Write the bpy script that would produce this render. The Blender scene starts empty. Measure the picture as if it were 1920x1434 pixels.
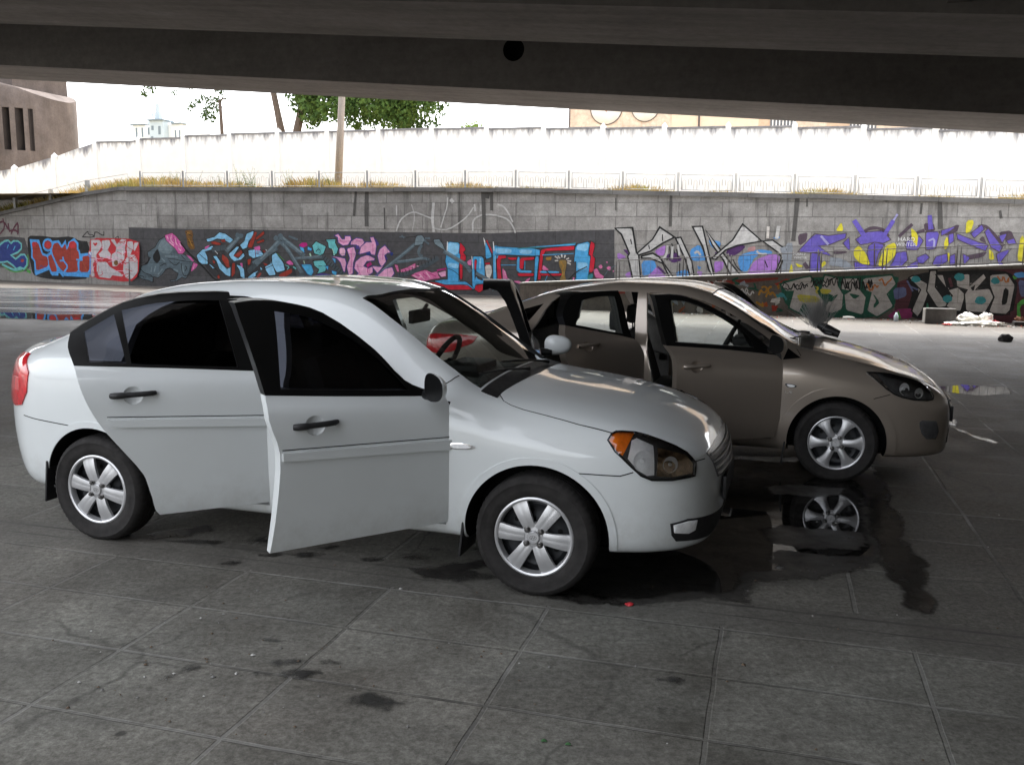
import bpy, bmesh, math, random
import numpy as np
from mathutils import Vector, Matrix, geometry
from mathutils.bvhtree import BVHTree
R = math.radians
rnd = random.Random(7)
scene = bpy.context.scene
COL = scene.collection

# ---------------------------------------------------------------- camera, sky, sun, exposure
cam_data = bpy.data.cameras.new('camera')
cam_data.sensor_width = 36.0
cam_data.lens = 32.232
cam_data.clip_start = 0.05
cam_data.clip_end = 3000
camera = bpy.data.objects.new('camera', cam_data)
COL.objects.link(camera)
camera.matrix_world = (Matrix.Translation((0, 0, 1.65)) @ Matrix.Rotation(math.pi / 2 - 0.1505, 4, 'X')
                       @ Matrix.Rotation(0.0109, 4, 'Z'))
scene.camera = camera

world = bpy.data.worlds.new('World')
scene.world = world
world.use_nodes = True
wn = world.node_tree
wn.nodes.clear()
sky = wn.nodes.new('ShaderNodeTexSky')
sky.sky_type = 'NISHITA'
sky.sun_disc = False
SUN_EL, SUN_AZ = 64, 8                                # high beyond the wall; azimuth clockwise from +Y
sky.sun_elevation = R(SUN_EL)
sky.sun_rotation = R(SUN_AZ)
sky.air_density = 1.0
sky.dust_density = 4.0
sky.ozone_density = 1.0
sat = wn.nodes.new('ShaderNodeHueSaturation')       # an overcast sky is nearly colourless
sat.inputs['Saturation'].default_value = 0.22
bg = wn.nodes.new('ShaderNodeBackground')
bg.inputs['Strength'].default_value = 0.15
wo = wn.nodes.new('ShaderNodeOutputWorld')
wn.links.new(sky.outputs[0], sat.inputs['Color'])
wn.links.new(sat.outputs[0], bg.inputs['Color'])
wn.links.new(bg.outputs[0], wo.inputs['Surface'])

sun_data = bpy.data.lights.new('sun', 'SUN')
sun_data.energy = 0.7
sun_data.angle = R(6)
sun_data.color = (1.0, 0.97, 0.92)
sun = bpy.data.objects.new('sun', sun_data)
COL.objects.link(sun)
sun.rotation_euler = (R(90-SUN_EL), 0, R(180-SUN_AZ))

scene.view_settings.view_transform = 'Standard'
scene.view_settings.look = 'None'
scene.view_settings.exposure = 2.55
scene.view_settings.gamma = 1.0
scene.render.engine = 'CYCLES'
scene.cycles.use_denoising = True
scene.cycles.max_bounces = 10
scene.cycles.diffuse_bounces = 5
scene.cycles.transparent_max_bounces = 16

# ---------------------------------------------------------------- object helpers
def link(o, parent=None, kind=None, label=None, cat=None, group=None):
    COL.objects.link(o)
    if parent is not None: o.parent = parent
    if kind: o['kind'] = kind
    if label: o['label'] = label
    if cat: o['category'] = cat
    if group: o['group'] = group
    return o

def empty(name, loc, rz=0.0, label=None, cat=None, group=None):
    o = bpy.data.objects.new(name, None)
    o.empty_display_size = 0.2
    o.location = loc
    o.rotation_euler = (0, 0, rz)
    return link(o, None, None, label, cat, group)

def shade(me, angle=35):
    for p in me.polygons: p.use_smooth = True
    me.set_sharp_from_angle(angle=R(angle))

def ob(name, me, parent=None, mats=None, smooth=None, **kw):
    if mats is not None:
        if len(me.materials): me.materials.clear()
        for m in (mats if isinstance(mats, (list, tuple)) else [mats]): me.materials.append(m)
    if smooth: shade(me, smooth)
    o = bpy.data.objects.new(name, me)
    return link(o, parent, **kw)

def to_mesh(bm, name='mesh', recalc=True):
    if recalc: bmesh.ops.recalc_face_normals(bm, faces=bm.faces[:])
    me = bpy.data.meshes.new(name)
    bm.to_mesh(me); bm.free()
    return me

def pyd(verts, faces, name='mesh'):
    me = bpy.data.meshes.new(name)
    me.from_pydata([tuple(v) for v in verts], [], [tuple(f) for f in faces])
    me.update()
    return me

def bbox(bm, lo, hi, mi=0, bevel=0.0, rot=None, piv=None):
    x0, y0, z0 = lo; x1, y1, z1 = hi
    vs = [bm.verts.new(p) for p in [(x0,y0,z0),(x1,y0,z0),(x1,y1,z0),(x0,y1,z0),(x0,y0,z1),(x1,y0,z1),(x1,y1,z1),(x0,y1,z1)]]
    fs = [bm.faces.new([vs[i] for i in f]) for f in [(0,3,2,1),(4,5,6,7),(0,1,5,4),(1,2,6,5),(2,3,7,6),(3,0,4,7)]]
    for f in fs: f.material_index = mi
    if rot is not None: bmesh.ops.rotate(bm, verts=vs, cent=piv or ((x0+x1)/2,(y0+y1)/2,(z0+z1)/2), matrix=rot)
    if bevel: bmesh.ops.bevel(bm, geom=list({e for f in fs for e in f.edges}), offset=bevel, segments=2, affect='EDGES', profile=0.6)
    return vs

def tube(bm, pts, rad, n=8, mi=0, caps=True):
    pts = [Vector(p) for p in pts]
    rads = rad if isinstance(rad, (list, tuple)) else [rad]*len(pts)
    rings = []
    up = None
    for i, p in enumerate(pts):
        d = (pts[min(i+1, len(pts)-1)] - pts[max(i-1, 0)]).normalized()
        if up is None: up = Vector((0,0,1)) if abs(d.z) < .9 else Vector((1,0,0))
        a = d.cross(up).normalized(); b = a.cross(d).normalized(); up = b
        rings.append([bm.verts.new(p + rads[i]*(a*math.cos(t)+b*math.sin(t))) for t in [2*math.pi*k/n for k in range(n)]])
    for r0, r1 in zip(rings, rings[1:]):
        for k in range(n):
            f = bm.faces.new([r0[k], r0[(k+1)%n], r1[(k+1)%n], r1[k]]); f.material_index = mi; f.smooth = True
    if caps:
        for r in (rings[0], rings[-1]):
            try: bm.faces.new(r).material_index = mi
            except ValueError: pass
    return rings

def lathe_y(bm, prof, n=48, mi=0, cx=0, cy=0, cz=0, closed=False, rmod=None):
    """profile of (radius, y) turned about the y axis"""
    rings = []
    for j, (r, y) in enumerate(prof):
        ring = []
        for k in range(n):
            a = 2*math.pi*k/n
            rr = r + (rmod(j, k) if rmod else 0)
            ring.append(bm.verts.new((cx+rr*math.cos(a), cy+y, cz+rr*math.sin(a))))
        rings.append(ring)
    pairs = list(zip(rings, rings[1:]))
    if closed: pairs.append((rings[-1], rings[0]))
    for r0, r1 in pairs:
        for k in range(n):
            f = bm.faces.new([r0[k], r0[(k+1)%n], r1[(k+1)%n], r1[k]]); f.material_index = mi; f.smooth = True
    return rings

def prism_xz(poly, y0, y1, mat=None):
    """closed prism of an (x,z) outline between y0 and y1"""
    n = len(poly)
    v = [(x, y0, z) for x, z in poly] + [(x, y1, z) for x, z in poly]
    f = [tuple(range(n)), tuple(range(2*n-1, n-1, -1))] + [(i, n+i, n+(i+1)%n, (i+1)%n) for i in range(n)]
    bm = bmesh.new()
    vs = [bm.verts.new(p) for p in v]
    for q in f: bm.faces.new([vs[i] for i in q])
    bmesh.ops.triangulate(bm, faces=[g for g in bm.faces if len(g.verts) > 4])
    me = to_mesh(bm)
    if mat: me.materials.append(mat)
    return me

def volume(me):
    bm = bmesh.new(); bm.from_mesh(me); v = bm.calc_volume(signed=True); bm.free(); return v

def boolean(a, b, op):
    """exact boolean; nudges the cutter and tries again when the result is not a sound solid"""
    va, vb = abs(volume(a)), abs(volume(b))
    best = None
    for k in range(6):
        oa = bpy.data.objects.new('a', a); o2 = bpy.data.objects.new('b', b)
        o2.location = (.0011*k*(-1)**k, .0007*k, .0009*k*(-1)**(k//2))
        COL.objects.link(oa); COL.objects.link(o2)
        m = oa.modifiers.new('b', 'BOOLEAN'); m.object = o2; m.operation = op; m.solver = 'EXACT'; m.material_mode = 'TRANSFER'; m.use_self = k in (1, 3, 5)
        dg = bpy.context.evaluated_depsgraph_get(); dg.update()
        me = bpy.data.meshes.new_from_object(oa.evaluated_get(dg), depsgraph=dg)
        bpy.data.objects.remove(oa); bpy.data.objects.remove(o2)
        bm = bmesh.new(); bm.from_mesh(me)
        vr = bm.calc_volume(signed=True); hole = sum(1 for e in bm.edges if len(e.link_faces) != 2); bm.free()
        if op == 'DIFFERENCE': ok = va-vb-.003 <= vr <= va+.003
        else: ok = .0005 < vr <= min(va, vb)+.003
        if ok and hole < 20: return me
        print('boolean retry', op, k, round(va, 4), round(vb, 4), round(vr, 4), hole)
        if ok and best is None: best = me
    return best or me

def resample(poly, step, closed=True):
    out = []
    n = len(poly)
    for i in range(n if closed else n-1):
        a = np.array(poly[i], float); b = np.array(poly[(i+1) % n], float)
        k = max(1, int(np.linalg.norm(b-a)/step + .5))
        out += [tuple(a+(b-a)*j/k) for j in range(k)]
    if not closed: out.append(tuple(poly[-1]))
    return out

def rounded(poly, it=2, q=.25):
    """Chaikin corner cutting of a closed outline"""
    P = [np.array(p, float) for p in poly]
    for _ in range(it):
        N = []
        for i in range(len(P)):
            a, b = P[i], P[(i+1) % len(P)]
            N += [a+(b-a)*q, a+(b-a)*(1-q)]
        P = N
    return [tuple(p) for p in P]

def smooth_poly(poly, corner=42, n=3):
    """curve through the outline's points, keeping its sharp corners"""
    P = [np.array(p, float) for p in poly]; m = len(P); sharp = []
    for i in range(m):
        a = P[i]-P[i-1]; b = P[(i+1) % m]-P[i]
        t = math.degrees(abs(math.atan2(a[0]*b[1]-a[1]*b[0], a @ b)))
        sharp.append(t > corner)
    out = []
    for i in range(m):
        p1, p2 = P[i], P[(i+1) % m]
        p0 = P[i-1] if not sharp[i] else p1-(p2-p1)
        p3 = P[(i+2) % m] if not sharp[(i+1) % m] else p2+(p2-p1)
        l = np.linalg.norm(p2-p1)
        m1 = (p2-p0); m2 = (p3-p1)
        m1 = m1/max(1e-9, np.linalg.norm(m1))*l; m2 = m2/max(1e-9, np.linalg.norm(m2))*l
        for k in range(n):
            t = k/n
            out.append(tuple((2*t**3-3*t*t+1)*p1+(t**3-2*t*t+t)*m1+(-2*t**3+3*t*t)*p2+(t**3-t*t)*m2))
    return out

def inside(p, poly):
    x, y = p; c = False
    j = len(poly)-1
    for i in range(len(poly)):
        xi, yi = poly[i]; xj, yj = poly[j]
        if (yi > y) != (yj > y) and x < (xj-xi)*(y-yi)/(yj-yi+1e-12)+xi: c = not c
        j = i
    return c

def cdt(poly, step):
    """outline filled with triangles about `step` wide; returns 2-D points and faces"""
    poly = resample(poly, step)
    xs = [p[0] for p in poly]; ys = [p[1] for p in poly]
    pts = list(poly)
    nx = int((max(xs)-min(xs))/step)+1; ny = int((max(ys)-min(ys))/step)+1
    for i in range(nx+1):
        for j in range(ny+1):
            p = (min(xs)+(i+.5*(j % 2))*step, min(ys)+j*step*.87)
            if inside(p, poly) and min((p[0]-a)**2+(p[1]-b)**2 for a, b in poly) > (step*.45)**2: pts.append(p)
    n = len(poly)
    r = geometry.delaunay_2d_cdt([Vector(p) for p in pts], [(i, (i+1) % n) for i in range(n)], [list(range(n))], 1, 1e-6)
    return [tuple(v) for v in r[0]], [tuple(f) for f in r[2]]

# ---------------------------------------------------------------- materials
def mat(name):
    m = bpy.data.materials.new(name)
    m.use_nodes = True
    nt = m.node_tree
    return m, nt, nt.nodes['Principled BSDF']

def N(nt, t, **kw):
    n = nt.nodes.new('ShaderNode'+t)
    for k, v in kw.items():
        if k in n.inputs: n.inputs[k].default_value = v
        else: setattr(n, k, v)
    return n

def noise(nt, vec, scale, detail=6, rough=.6):
    n = N(nt, 'TexNoise'); n.inputs['Scale'].default_value = scale; n.inputs['Detail'].default_value = detail
    n.inputs['Roughness'].default_value = rough
    if vec is not None: nt.links.new(vec, n.inputs['Vector'])
    return n.outputs['Fac']

def ramp(nt, fac, stops):
    r = N(nt, 'ValToRGB')
    cr = r.color_ramp
    while len(cr.elements) < len(stops): cr.elements.new(.5)
    for e, (p, c) in zip(cr.elements, stops):
        e.position = p
        e.color = (*c, 1) if isinstance(c, (tuple, list)) else (c, c, c, 1)
    nt.links.new(fac, r.inputs[0])
    return r.outputs[0]

def mixc(nt, fac, a, b, mode='MIX'):
    m = N(nt, 'Mix', data_type='RGBA', blend_type=mode)
    for sock, v in ((m.inputs[0], fac), (m.inputs[6], a), (m.inputs[7], b)):
        if hasattr(v, 'links'): nt.links.new(v, sock)
        elif isinstance(v, (int, float)): sock.default_value = v
        else: sock.default_value = (*v, 1)
    return m.outputs[2]

def mth(nt, op, a, b=None, clamp=False):
    m = N(nt, 'Math', operation=op, use_clamp=clamp)
    for s, v in zip(m.inputs, (a, b)):
        if v is None: continue
        if hasattr(v, 'links'): nt.links.new(v, s)
        else: s.default_value = v
    return m.outputs[0]

def bump(nt, bsdf, h, strength=.3, dist=.01):
    b = N(nt, 'Bump'); b.inputs['Strength'].default_value = strength; b.inputs['Distance'].default_value = dist
    nt.links.new(h, b.inputs['Height']); nt.links.new(b.outputs[0], bsdf.inputs['Normal'])

def objco(nt): return N(nt, 'TexCoord').outputs['Object']

def simple(name, col, rough=.5, metal=0.0, coat=0.0, var=.12, scale=6.0, bmp=0.0, spec=.5):
    """one colour with faint uneven tone and gloss"""
    m, nt, b = mat(name)
    co = objco(nt)
    f = noise(nt, co, scale)
    c = tuple(col)
    lo = tuple(x*(1-var) for x in c); hi = tuple(min(1, x*(1+var)) for x in c)
    nt.links.new(ramp(nt, f, [(.3, lo), (.7, hi)]), b.inputs['Base Color'])
    rr = ramp(nt, noise(nt, co, scale*2.3), [(.3, max(.02, rough*.85)), (.75, min(1, rough*1.15))])
    nt.links.new(rr, b.inputs['Roughness'])
    b.inputs['Metallic'].default_value = metal
    b.inputs['Specular IOR Level'].default_value = spec
    b.inputs['Coat Weight'].default_value = coat
    b.inputs['Coat Roughness'].default_value = .04
    if bmp: bump(nt, b, noise(nt, co, scale*12), bmp, .004)
    return m

def glass(name, tint, gloss=.06, rough=.0):
    m = bpy.data.materials.new(name); m.use_nodes = True
    nt = m.node_tree; nt.nodes.clear()
    o = N(nt, 'OutputMaterial'); t = N(nt, 'BsdfTransparent'); g = N(nt, 'BsdfGlossy')
    t.inputs[0].default_value = (*tint, 1); g.inputs['Roughness'].default_value = rough
    g.inputs['Color'].default_value = (.95, .97, 1, 1)
    fr = N(nt, 'Fresnel'); fr.inputs['IOR'].default_value = 1.5
    mx = N(nt, 'MixShader')
    nt.links.new(mth(nt, 'MULTIPLY', fr.outputs[0], gloss/.04, True), mx.inputs[0])
    nt.links.new(t.outputs[0], mx.inputs[1]); nt.links.new(g.outputs[0], mx.inputs[2])
    nt.links.new(mx.outputs[0], o.inputs[0])
    return m

def paint(name, col, metal=0.0, rough=.35, coat=.9, dirt=.25):
    m, nt, b = mat(name)
    co = objco(nt)
    sep = N(nt, 'SeparateXYZ'); nt.links.new(co, sep.inputs[0])
    d1 = noise(nt, co, 9, 8, .7)
    low = ramp(nt, sep.outputs[2], [(.18, 1.0), (.55, 0.0)])          # road film settles on the lower panels
    film = mth(nt, 'MULTIPLY', low, ramp(nt, d1, [(.42, 0.0), (.72, dirt*2.2)]), True)
    film2 = mth(nt, 'MAXIMUM', film, ramp(nt, noise(nt, co, 2.2, 5), [(.45, 0.0), (.8, dirt*.35)]))
    nt.links.new(mixc(nt, film2, col, (.30, .27, .22)), b.inputs['Base Color'])
    b.inputs['Metallic'].default_value = metal
    nt.links.new(ramp(nt, film2, [(0, rough), (.5, .6)]), b.inputs['Roughness'])
    b.inputs['Coat Weight'].default_value = coat
    nt.links.new(ramp(nt, d1, [(.35, .015), (.75, .06)]), b.inputs['Coat Roughness'])
    return m

M = {}
M['white'] = paint('white_paint', (.72, .75, .75), 0, .38, 1.0, .22)
M['beige'] = paint('beige_metallic_paint', (.44, .375, .315), .62, .30, .9, .2)
M['black_film'] = simple('black_film', (.006, .006, .006), .35, 0, .0, .2, spec=.25)
M['black_plastic'] = simple('black_plastic', (.018, .018, .019), .5, 0, 0, .2, 20, .05)
M['rubber'] = simple('tyre_rubber', (.028, .026, .025), .85, 0, 0, .3, 14, .25, spec=.25)
M['wheel_silver'] = simple('wheel_silver', (.62, .62, .63), .38, .7, .3, .06, 8)
M['wheel_dark'] = simple('steel_wheel_dark', (.03, .032, .035), .5, .4, 0, .3, 12)
M['chrome'] = simple('chrome', (.75, .75, .76), .12, 1.0, 0, .05)
M['nut'] = simple('wheel_nut', (.16, .155, .15), .35, .9, 0, .2)
M['cabin'] = simple('cabin_trim', (.05, .048, .046), .8, 0, 0, .2, 12, .1)
M['seat'] = simple('seat_cloth', (.055, .053, .052), .9, 0, 0, .25, 30, .2)
M['well'] = simple('wheel_well_liner', (.012, .012, .012), .9, 0, 0, .3, spec=.1)
M['dash'] = simple('dashboard_plastic', (.03, .03, .03), .6, 0, 0, .2, 20, .1)
M['tint'] = glass('tinted_glass', (.10, .105, .13), .05)
M['clear'] = glass('clear_glass', (.80, .86, .84), .055)
M['screen'] = glass('windscreen_glass', (.55, .61, .59), .07)
M['lens'] = glass('lamp_lens', (.96, .96, .96), .06)
M['amber'] = simple('amber_lens', (.85, .20, .015), .15, 0, .8, .2, 30)
M['red_lens'] = simple('red_lens', (.62, .012, .02), .12, 0, .9, .3, 30)
M['reflector'] = simple('lamp_reflection_white', (.90, .90, .90), .2, .0, 0, .1, 40)  # matt white paints in the bright reflection of the lamp mirrors
M['lampdark'] = simple('lamp_housing', (.13, .13, .135), .25, .5, 0, .3, 30)
M['paper'] = simple('paper', (.55, .66, .64), .7, 0, 0, .1)
M['gap'] = simple('panel_gap', (.012, .012, .012), .9, spec=.1)
# ---------------------------------------------------------------- car bodies
def pchip(xk, yk, x):
    xk = np.asarray(xk, float); yk = np.asarray(yk, float)
    h = np.diff(xk); d = np.diff(yk)/h
    m = np.zeros_like(yk)
    for i in range(1, len(xk)-1):
        if d[i-1]*d[i] > 0:
            w1 = 2*h[i]+h[i-1]; w2 = h[i]+2*h[i-1]
            m[i] = (w1+w2)/(w1/d[i-1]+w2/d[i])
    m[0] = d[0]; m[-1] = d[-1]
    i = np.clip(np.searchsorted(xk, x)-1, 0, len(xk)-2)
    t = (x-xk[i])/h[i]
    return (2*t**3-3*t*t+1)*yk[i]+(t**3-2*t*t+t)*h[i]*m[i]+(-2*t**3+3*t*t)*yk[i+1]+(t**3-t*t)*h[i]*m[i+1]

SEGS = [2, 3, 7, 7, 4, 10, 5, 5]

def section(c):
    """half section through nine control points, centripetal Catmull-Rom"""
    P = [np.array((-c[1][0], c[1][1]))] + [np.array(p) for p in c] + [np.array((-c[-2][0], c[-2][1]))]
    out = []
    for i in range(1, len(P)-2):
        p0, p1, p2, p3 = P[i-1:i+3]
        t0 = 0; t1 = max(1e-4, np.linalg.norm(p1-p0))**.5; t2 = t1+max(1e-4, np.linalg.norm(p2-p1))**.5; t3 = t2+max(1e-4, np.linalg.norm(p3-p2))**.5
        for k in range(SEGS[i-1]):
            t = t1+(t2-t1)*k/SEGS[i-1]
            a1 = (t1-t)/(t1-t0)*p0+(t-t0)/(t1-t0)*p1; a2 = (t2-t)/(t2-t1)*p1+(t-t1)/(t2-t1)*p2; a3 = (t3-t)/(t3-t2)*p2+(t-t2)/(t3-t2)*p3
            b1 = (t2-t)/(t2-t0)*a1+(t-t0)/(t2-t0)*a2; b2 = (t3-t)/(t3-t1)*a2+(t-t1)/(t3-t1)*a3
            q = (t2-t)/(t2-t1)*b1+(t-t1)/(t2-t1)*b2
            out.append((max(0.0, q[0]), q[1]))
    out.append((0.0, c[-1][1]))
    out[0] = (0.0, c[0][1])
    return out

class Hull:
    def __init__(s, table, inset=0.0, floor=None, xr=None):
        T = np.array(sorted(table), float)
        s.x = T[:, 0]; s.T = T; s.inset = inset; s.floor = floor
        s.xr = xr or (T[0, 0], T[-1, 0])
    def ctrl(s, x):
        v = [float(pchip(s.x, s.T[:, k], x)) for k in range(1, 14)]
        zb, yb, ym, zm, ys, zs, ye, ze, y6, z6, y7, z7, z8 = v
        d = s.inset
        if s.floor is not None: zb = s.floor(x)
        if d:
            zm = max(zm, zb+.05); zs = max(zs, zm+.06); ze = max(ze, zs+.02)
        return [(0, zb), ((yb-d)*.85, zb), (yb-d, zb+.025), (ym-d, zm), (ys-d, zs), (ye-d, ze), (y6-d*.8, z6-d*.45), (y7-d*.3, z7-d*.8), (0, z8-d*.85)]
    def mesh(s, mat=None):
        a, b = s.xr
        L = b-a
        n1 = 26; e = .45
        xs = [a+e*(1-math.cos(math.pi/2*k/n1)) for k in range(1, n1)] if not s.inset else [a]
        mid0 = xs[-1]+.03; mid1 = (b-e) if not s.inset else b
        nm = max(2, int((mid1-mid0)/.035))
        xs += [mid0+(mid1-mid0)*k/nm for k in range(nm+1)]
        if not s.inset: xs += [b-e*(1-math.cos(math.pi/2*k/n1)) for k in range(n1-1, 0, -1)]
        rings = []
        for x in xs:
            h = section(s.ctrl(x))
            r = [(x, y, z) for y, z in h]
            r += [(x, -y, z) for y, z in h[-2:0:-1]]
            rings.append(r)
        n = len(rings[0]); v = [p for r in rings for p in r]
        f = [(i*n+k, i*n+(k+1) % n, (i+1)*n+(k+1) % n, (i+1)*n+k) for i in range(len(rings)-1) for k in range(n)]
        f += [tuple(range(n)), tuple(range((len(rings)-1)*n, len(rings)*n))]
        bm = bmesh.new(); vs = [bm.verts.new(p) for p in v]
        for q in f: bm.faces.new([vs[i] for i in q])
        me = to_mesh(bm)
        if mat: me.materials.append(mat)
        return me

class Skin:
    """ray casts onto the outer body surface"""
    def __init__(s, me):
        s.t = BVHTree.FromPolygons([v.co[:] for v in me.vertices], [tuple(p.vertices) for p in me.polygons])
    def side(s, x, z, sgn=-1):
        h = s.t.ray_cast(Vector((x, 2*sgn, z)), Vector((0, -sgn, 0)))
        if h[0] is None:
            q = s.t.find_nearest(Vector((x, .7*sgn, z))); return q[0], q[1]
        return h[0], h[1]
    def top(s, x, y):
        h = s.t.ray_cast(Vector((x, y, 3)), Vector((0, 0, -1)))
        if h[0] is None:
            q = s.t.find_nearest(Vector((x, y, .8))); return q[0], q[1]
        return h[0], h[1]
    def near(s, p):
        q = s.t.find_nearest(Vector(p)); return q[0], q[1]
    def patch(s, pts, off=.003, thick=.004, step=.03, dome=0.0, rim=True):
        """a panel lying on the body inside the outline of 3-D points"""
        P = [Vector(p) for p in pts]
        c = sum(P, Vector())/len(P)
        nrm = Vector()
        for a, b in zip(P, P[1:]+P[:1]): nrm += (a-c).cross(b-c)
        nrm.normalize()
        if nrm.dot(s.near(c)[1]) < 0: nrm = -nrm
        u = nrm.orthogonal().normalized(); w = nrm.cross(u)
        p2, f = cdt([((p-c).dot(u), (p-c).dot(w)) for p in P], step)
        out = []; nn = []
        for a, b in p2:
            o = c+a*u+b*w
            h = s.t.ray_cast(o+nrm*.6, -nrm)
            if h[0] is None or (h[0]-o).length > .3: h = s.t.find_nearest(o)
            out.append(h[0]); nn.append(h[1])
        edge = len(resample([((p-c).dot(u), (p-c).dot(w)) for p in P], step))
        bm = bmesh.new()
        tv = []; bv = []
        for i, (p, q) in enumerate(zip(out, nn)):
            d = off
            if dome and i >= edge: d = off+dome
            tv.append(bm.verts.new(p+q*d)); bv.append(bm.verts.new(p+q*(off-thick)))
        for t in f:
            try: bm.faces.new([tv[i] for i in t]).smooth = True
            except ValueError: pass
        be = [e for e in bm.edges if e.is_boundary]
        idx = {v: i for i, v in enumerate(tv)}
        if thick:
            for e in be:
                i, j = idx[e.verts[0]], idx[e.verts[1]]
                try: bm.faces.new([tv[i], tv[j], bv[j], bv[i]])
                except ValueError: pass
        bmesh.ops.delete(bm, geom=[v for v in bm.verts if not v.link_faces], context='VERTS')
        return to_mesh(bm)
    def strip(s, pts, w=.005, off=.0018, closed=False):
        """a narrow ribbon on the surface: panel gaps, seams"""
        P = resample(pts, .03, closed)
        P = [Vector(p) for p in P]
        v = []; f = []
        n = len(P)
        for i, p in enumerate(P):
            q, nr = s.near(p)
            a = P[(i-1) % n] if closed or i > 0 else P[0]; b = P[(i+1) % n] if closed or i < n-1 else P[-1]
            t = (b-a).normalized(); sd = t.cross(nr).normalized()
            v += [q+nr*off+sd*w/2, q+nr*off-sd*w/2]
        for i in range(n if closed else n-1):
            j = (i+1) % n
            f.append((2*i, 2*i+1, 2*j+1, 2*j))
        return pyd(v, f)

def mirror_y(me):
    m = me.copy()
    for v in m.vertices: v.co.y = -v.co.y
    m.flip_normals()
    return m

def pane(skin, poly, inset=.014, sgn=-1, step=.05, hinge=(0, 0)):
    p2, f = cdt(poly, step)
    v = []
    for x, z in p2:
        p, n = skin.side(x, z, sgn)
        v.append((p.x-hinge[0], p.y-sgn*inset-hinge[1], p.z))
    me = pyd(v, f)
    for p in me.polygons: p.use_smooth = True
    return me

def make_wheel(name, spec, side):
    """steel wheel (dark disc) > tyre, rim; axis along y, outer face towards -y"""
    r = spec['tyre_r']; k = r/.296
    bm = bmesh.new()
    lathe_y(bm, [(.001, -.035), (.06, -.04), (.10, -.028), (.135, -.022), (.150, -.03), (.172*k, -.02), (.186*k, -.055), (.186*k, .07), (.001, .07)], 40)
    for q in range(8):                                      # vent holes of the pressed steel disc
        a = q*math.pi/4+.2
        c = Vector((.118*math.cos(a), -.0275, .118*math.sin(a)))
        vs = [bm.verts.new(c+Vector((.013*math.cos(t), 0, .013*math.sin(t)))) for t in [math.pi/4*j for j in range(8)]]
        bm.faces.new(vs).material_index = 1
    me = to_mesh(bm)
    wheel = ob(name, me, None, [M['wheel_dark'], M['well']], 40)
    bm = bmesh.new()
    prof = [(.186, -.070), (.190, -.078), (.205, -.088), (.235, -.094), (.258, -.093), (.262, -.0955), (.268, -.093), (.282, -.083), (.291, -.070), (.2955, -.052),
            (.2960, -.034), (.2900, -.0335), (.2900, -.0255), (.2960, -.025), (.2962, -.004), (.2900, -.0035), (.2900, .0035), (.2962, .004), (.2960, .025), (.29, .0255), (.29, .0335), (.296, .034),
            (.2955, .052), (.291, .070), (.282, .083), (.258, .093), (.205, .088), (.186, .07)]
    prof = [(a*k, y) for a, y in prof]
    lathe_y(bm, prof, 180, rmod=lambda j, q: (-.0035 if (q % 3 == 0 and j in (7, 8, 9, 22, 23, 24)) else 0))
    tyre = ob('tyre', to_mesh(bm), wheel, M['rubber'], 50)
    # rim / trim
    bm = bmesh.new()
    R0 = spec['rim_r']
    yo = -.083
    lathe_y(bm, [(R0-.004, yo+.03), (R0, yo+.006), (R0-.003, yo), (R0-.010, yo-.003), (R0-.018, yo), (R0-.023, yo+.012), (R0-.026, yo+.03)], 72)
    lathe_y(bm, [(.001, yo-.006), (.027, yo-.006), (.030, yo-.003), (.033, yo+.003), (.062, yo+.006), (.068, yo+.016), (.07, yo+.03)], 48)
    a0 = spec['spoke_a']
    for q in range(6):
        a = R(a0+60*q)
        ca, sa = math.cos(a), math.sin(a)
        rows = []
        K = 12
        for i in range(K+1):
            t = i/K
            rr = .045+(R0-.012-.045)*t
            hw = spec['spoke_w'](t)
            dy = yo+.004-.006*math.sin(math.pi*min(1, t*1.1))+.003*t
            row = []
            for u, dd in spec['spoke_prof']:
                w = u*hw
                row.append(bm.verts.new((rr*ca-w*sa, dy+dd, rr*sa+w*ca)))
            rows.append(row)
        for r0, r1 in zip(rows, rows[1:]):
            for j in range(len(r0)-1):
                bm.faces.new([r0[j], r0[j+1], r1[j+1], r1[j]]).smooth = True
    me = to_mesh(bm)
    rim = ob('rim', me, wheel, M['wheel_silver'], 40)
    for q in range(4):
        a = R(spec['nut_a']+90*q)
        bm = bmesh.new()
        cx, cz = .047*math.cos(a), .047*math.sin(a)
        lathe_y(bm, [(.0155, yo+.012), (.0155, yo-.001), (.0125, yo-.003), (.0115, yo-.004), (.0105, yo-.010), (.0085, yo-.0135), (.0001, yo-.0145)], 14, 0, cx, 0, cz)
        ob('wheel_nut', to_mesh(bm), wheel, M['nut'], 35)
    # oval badge with a slanted letter on the centre cap
    bm = bmesh.new()
    E = [(.017*math.cos(t), .0115*math.sin(t)) for t in [2*math.pi*j/24 for j in range(24)]]
    for j in range(24):
        (x0, z0), (x1, z1) = E[j], E[(j+1) % 24]
        bm.faces.new([bm.verts.new((x0*q, yo-.0078, z0*q)) for q in (1,)] + [bm.verts.new((x1, yo-.0078, z1)), bm.verts.new((x1*.84, yo-.0078, z1*.84)), bm.verts.new((x0*.84, yo-.0078, z0*.84))])
    for poly in ([(-.009, -.007), (-.006, -.007), (-.002, .007), (-.005, .007)], [(.002, -.007), (.005, -.007), (.009, .007), (.006, .007)], [(-.0052, -.0015), (.004, -.0002), (.0046, .0018), (-.0046, .0005)]):
        bm.faces.new([bm.verts.new((x, yo-.0078, z)) for x, z in poly])
    ob('wheel_badge', to_mesh(bm), wheel, M['chrome'])
    return wheel

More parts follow.
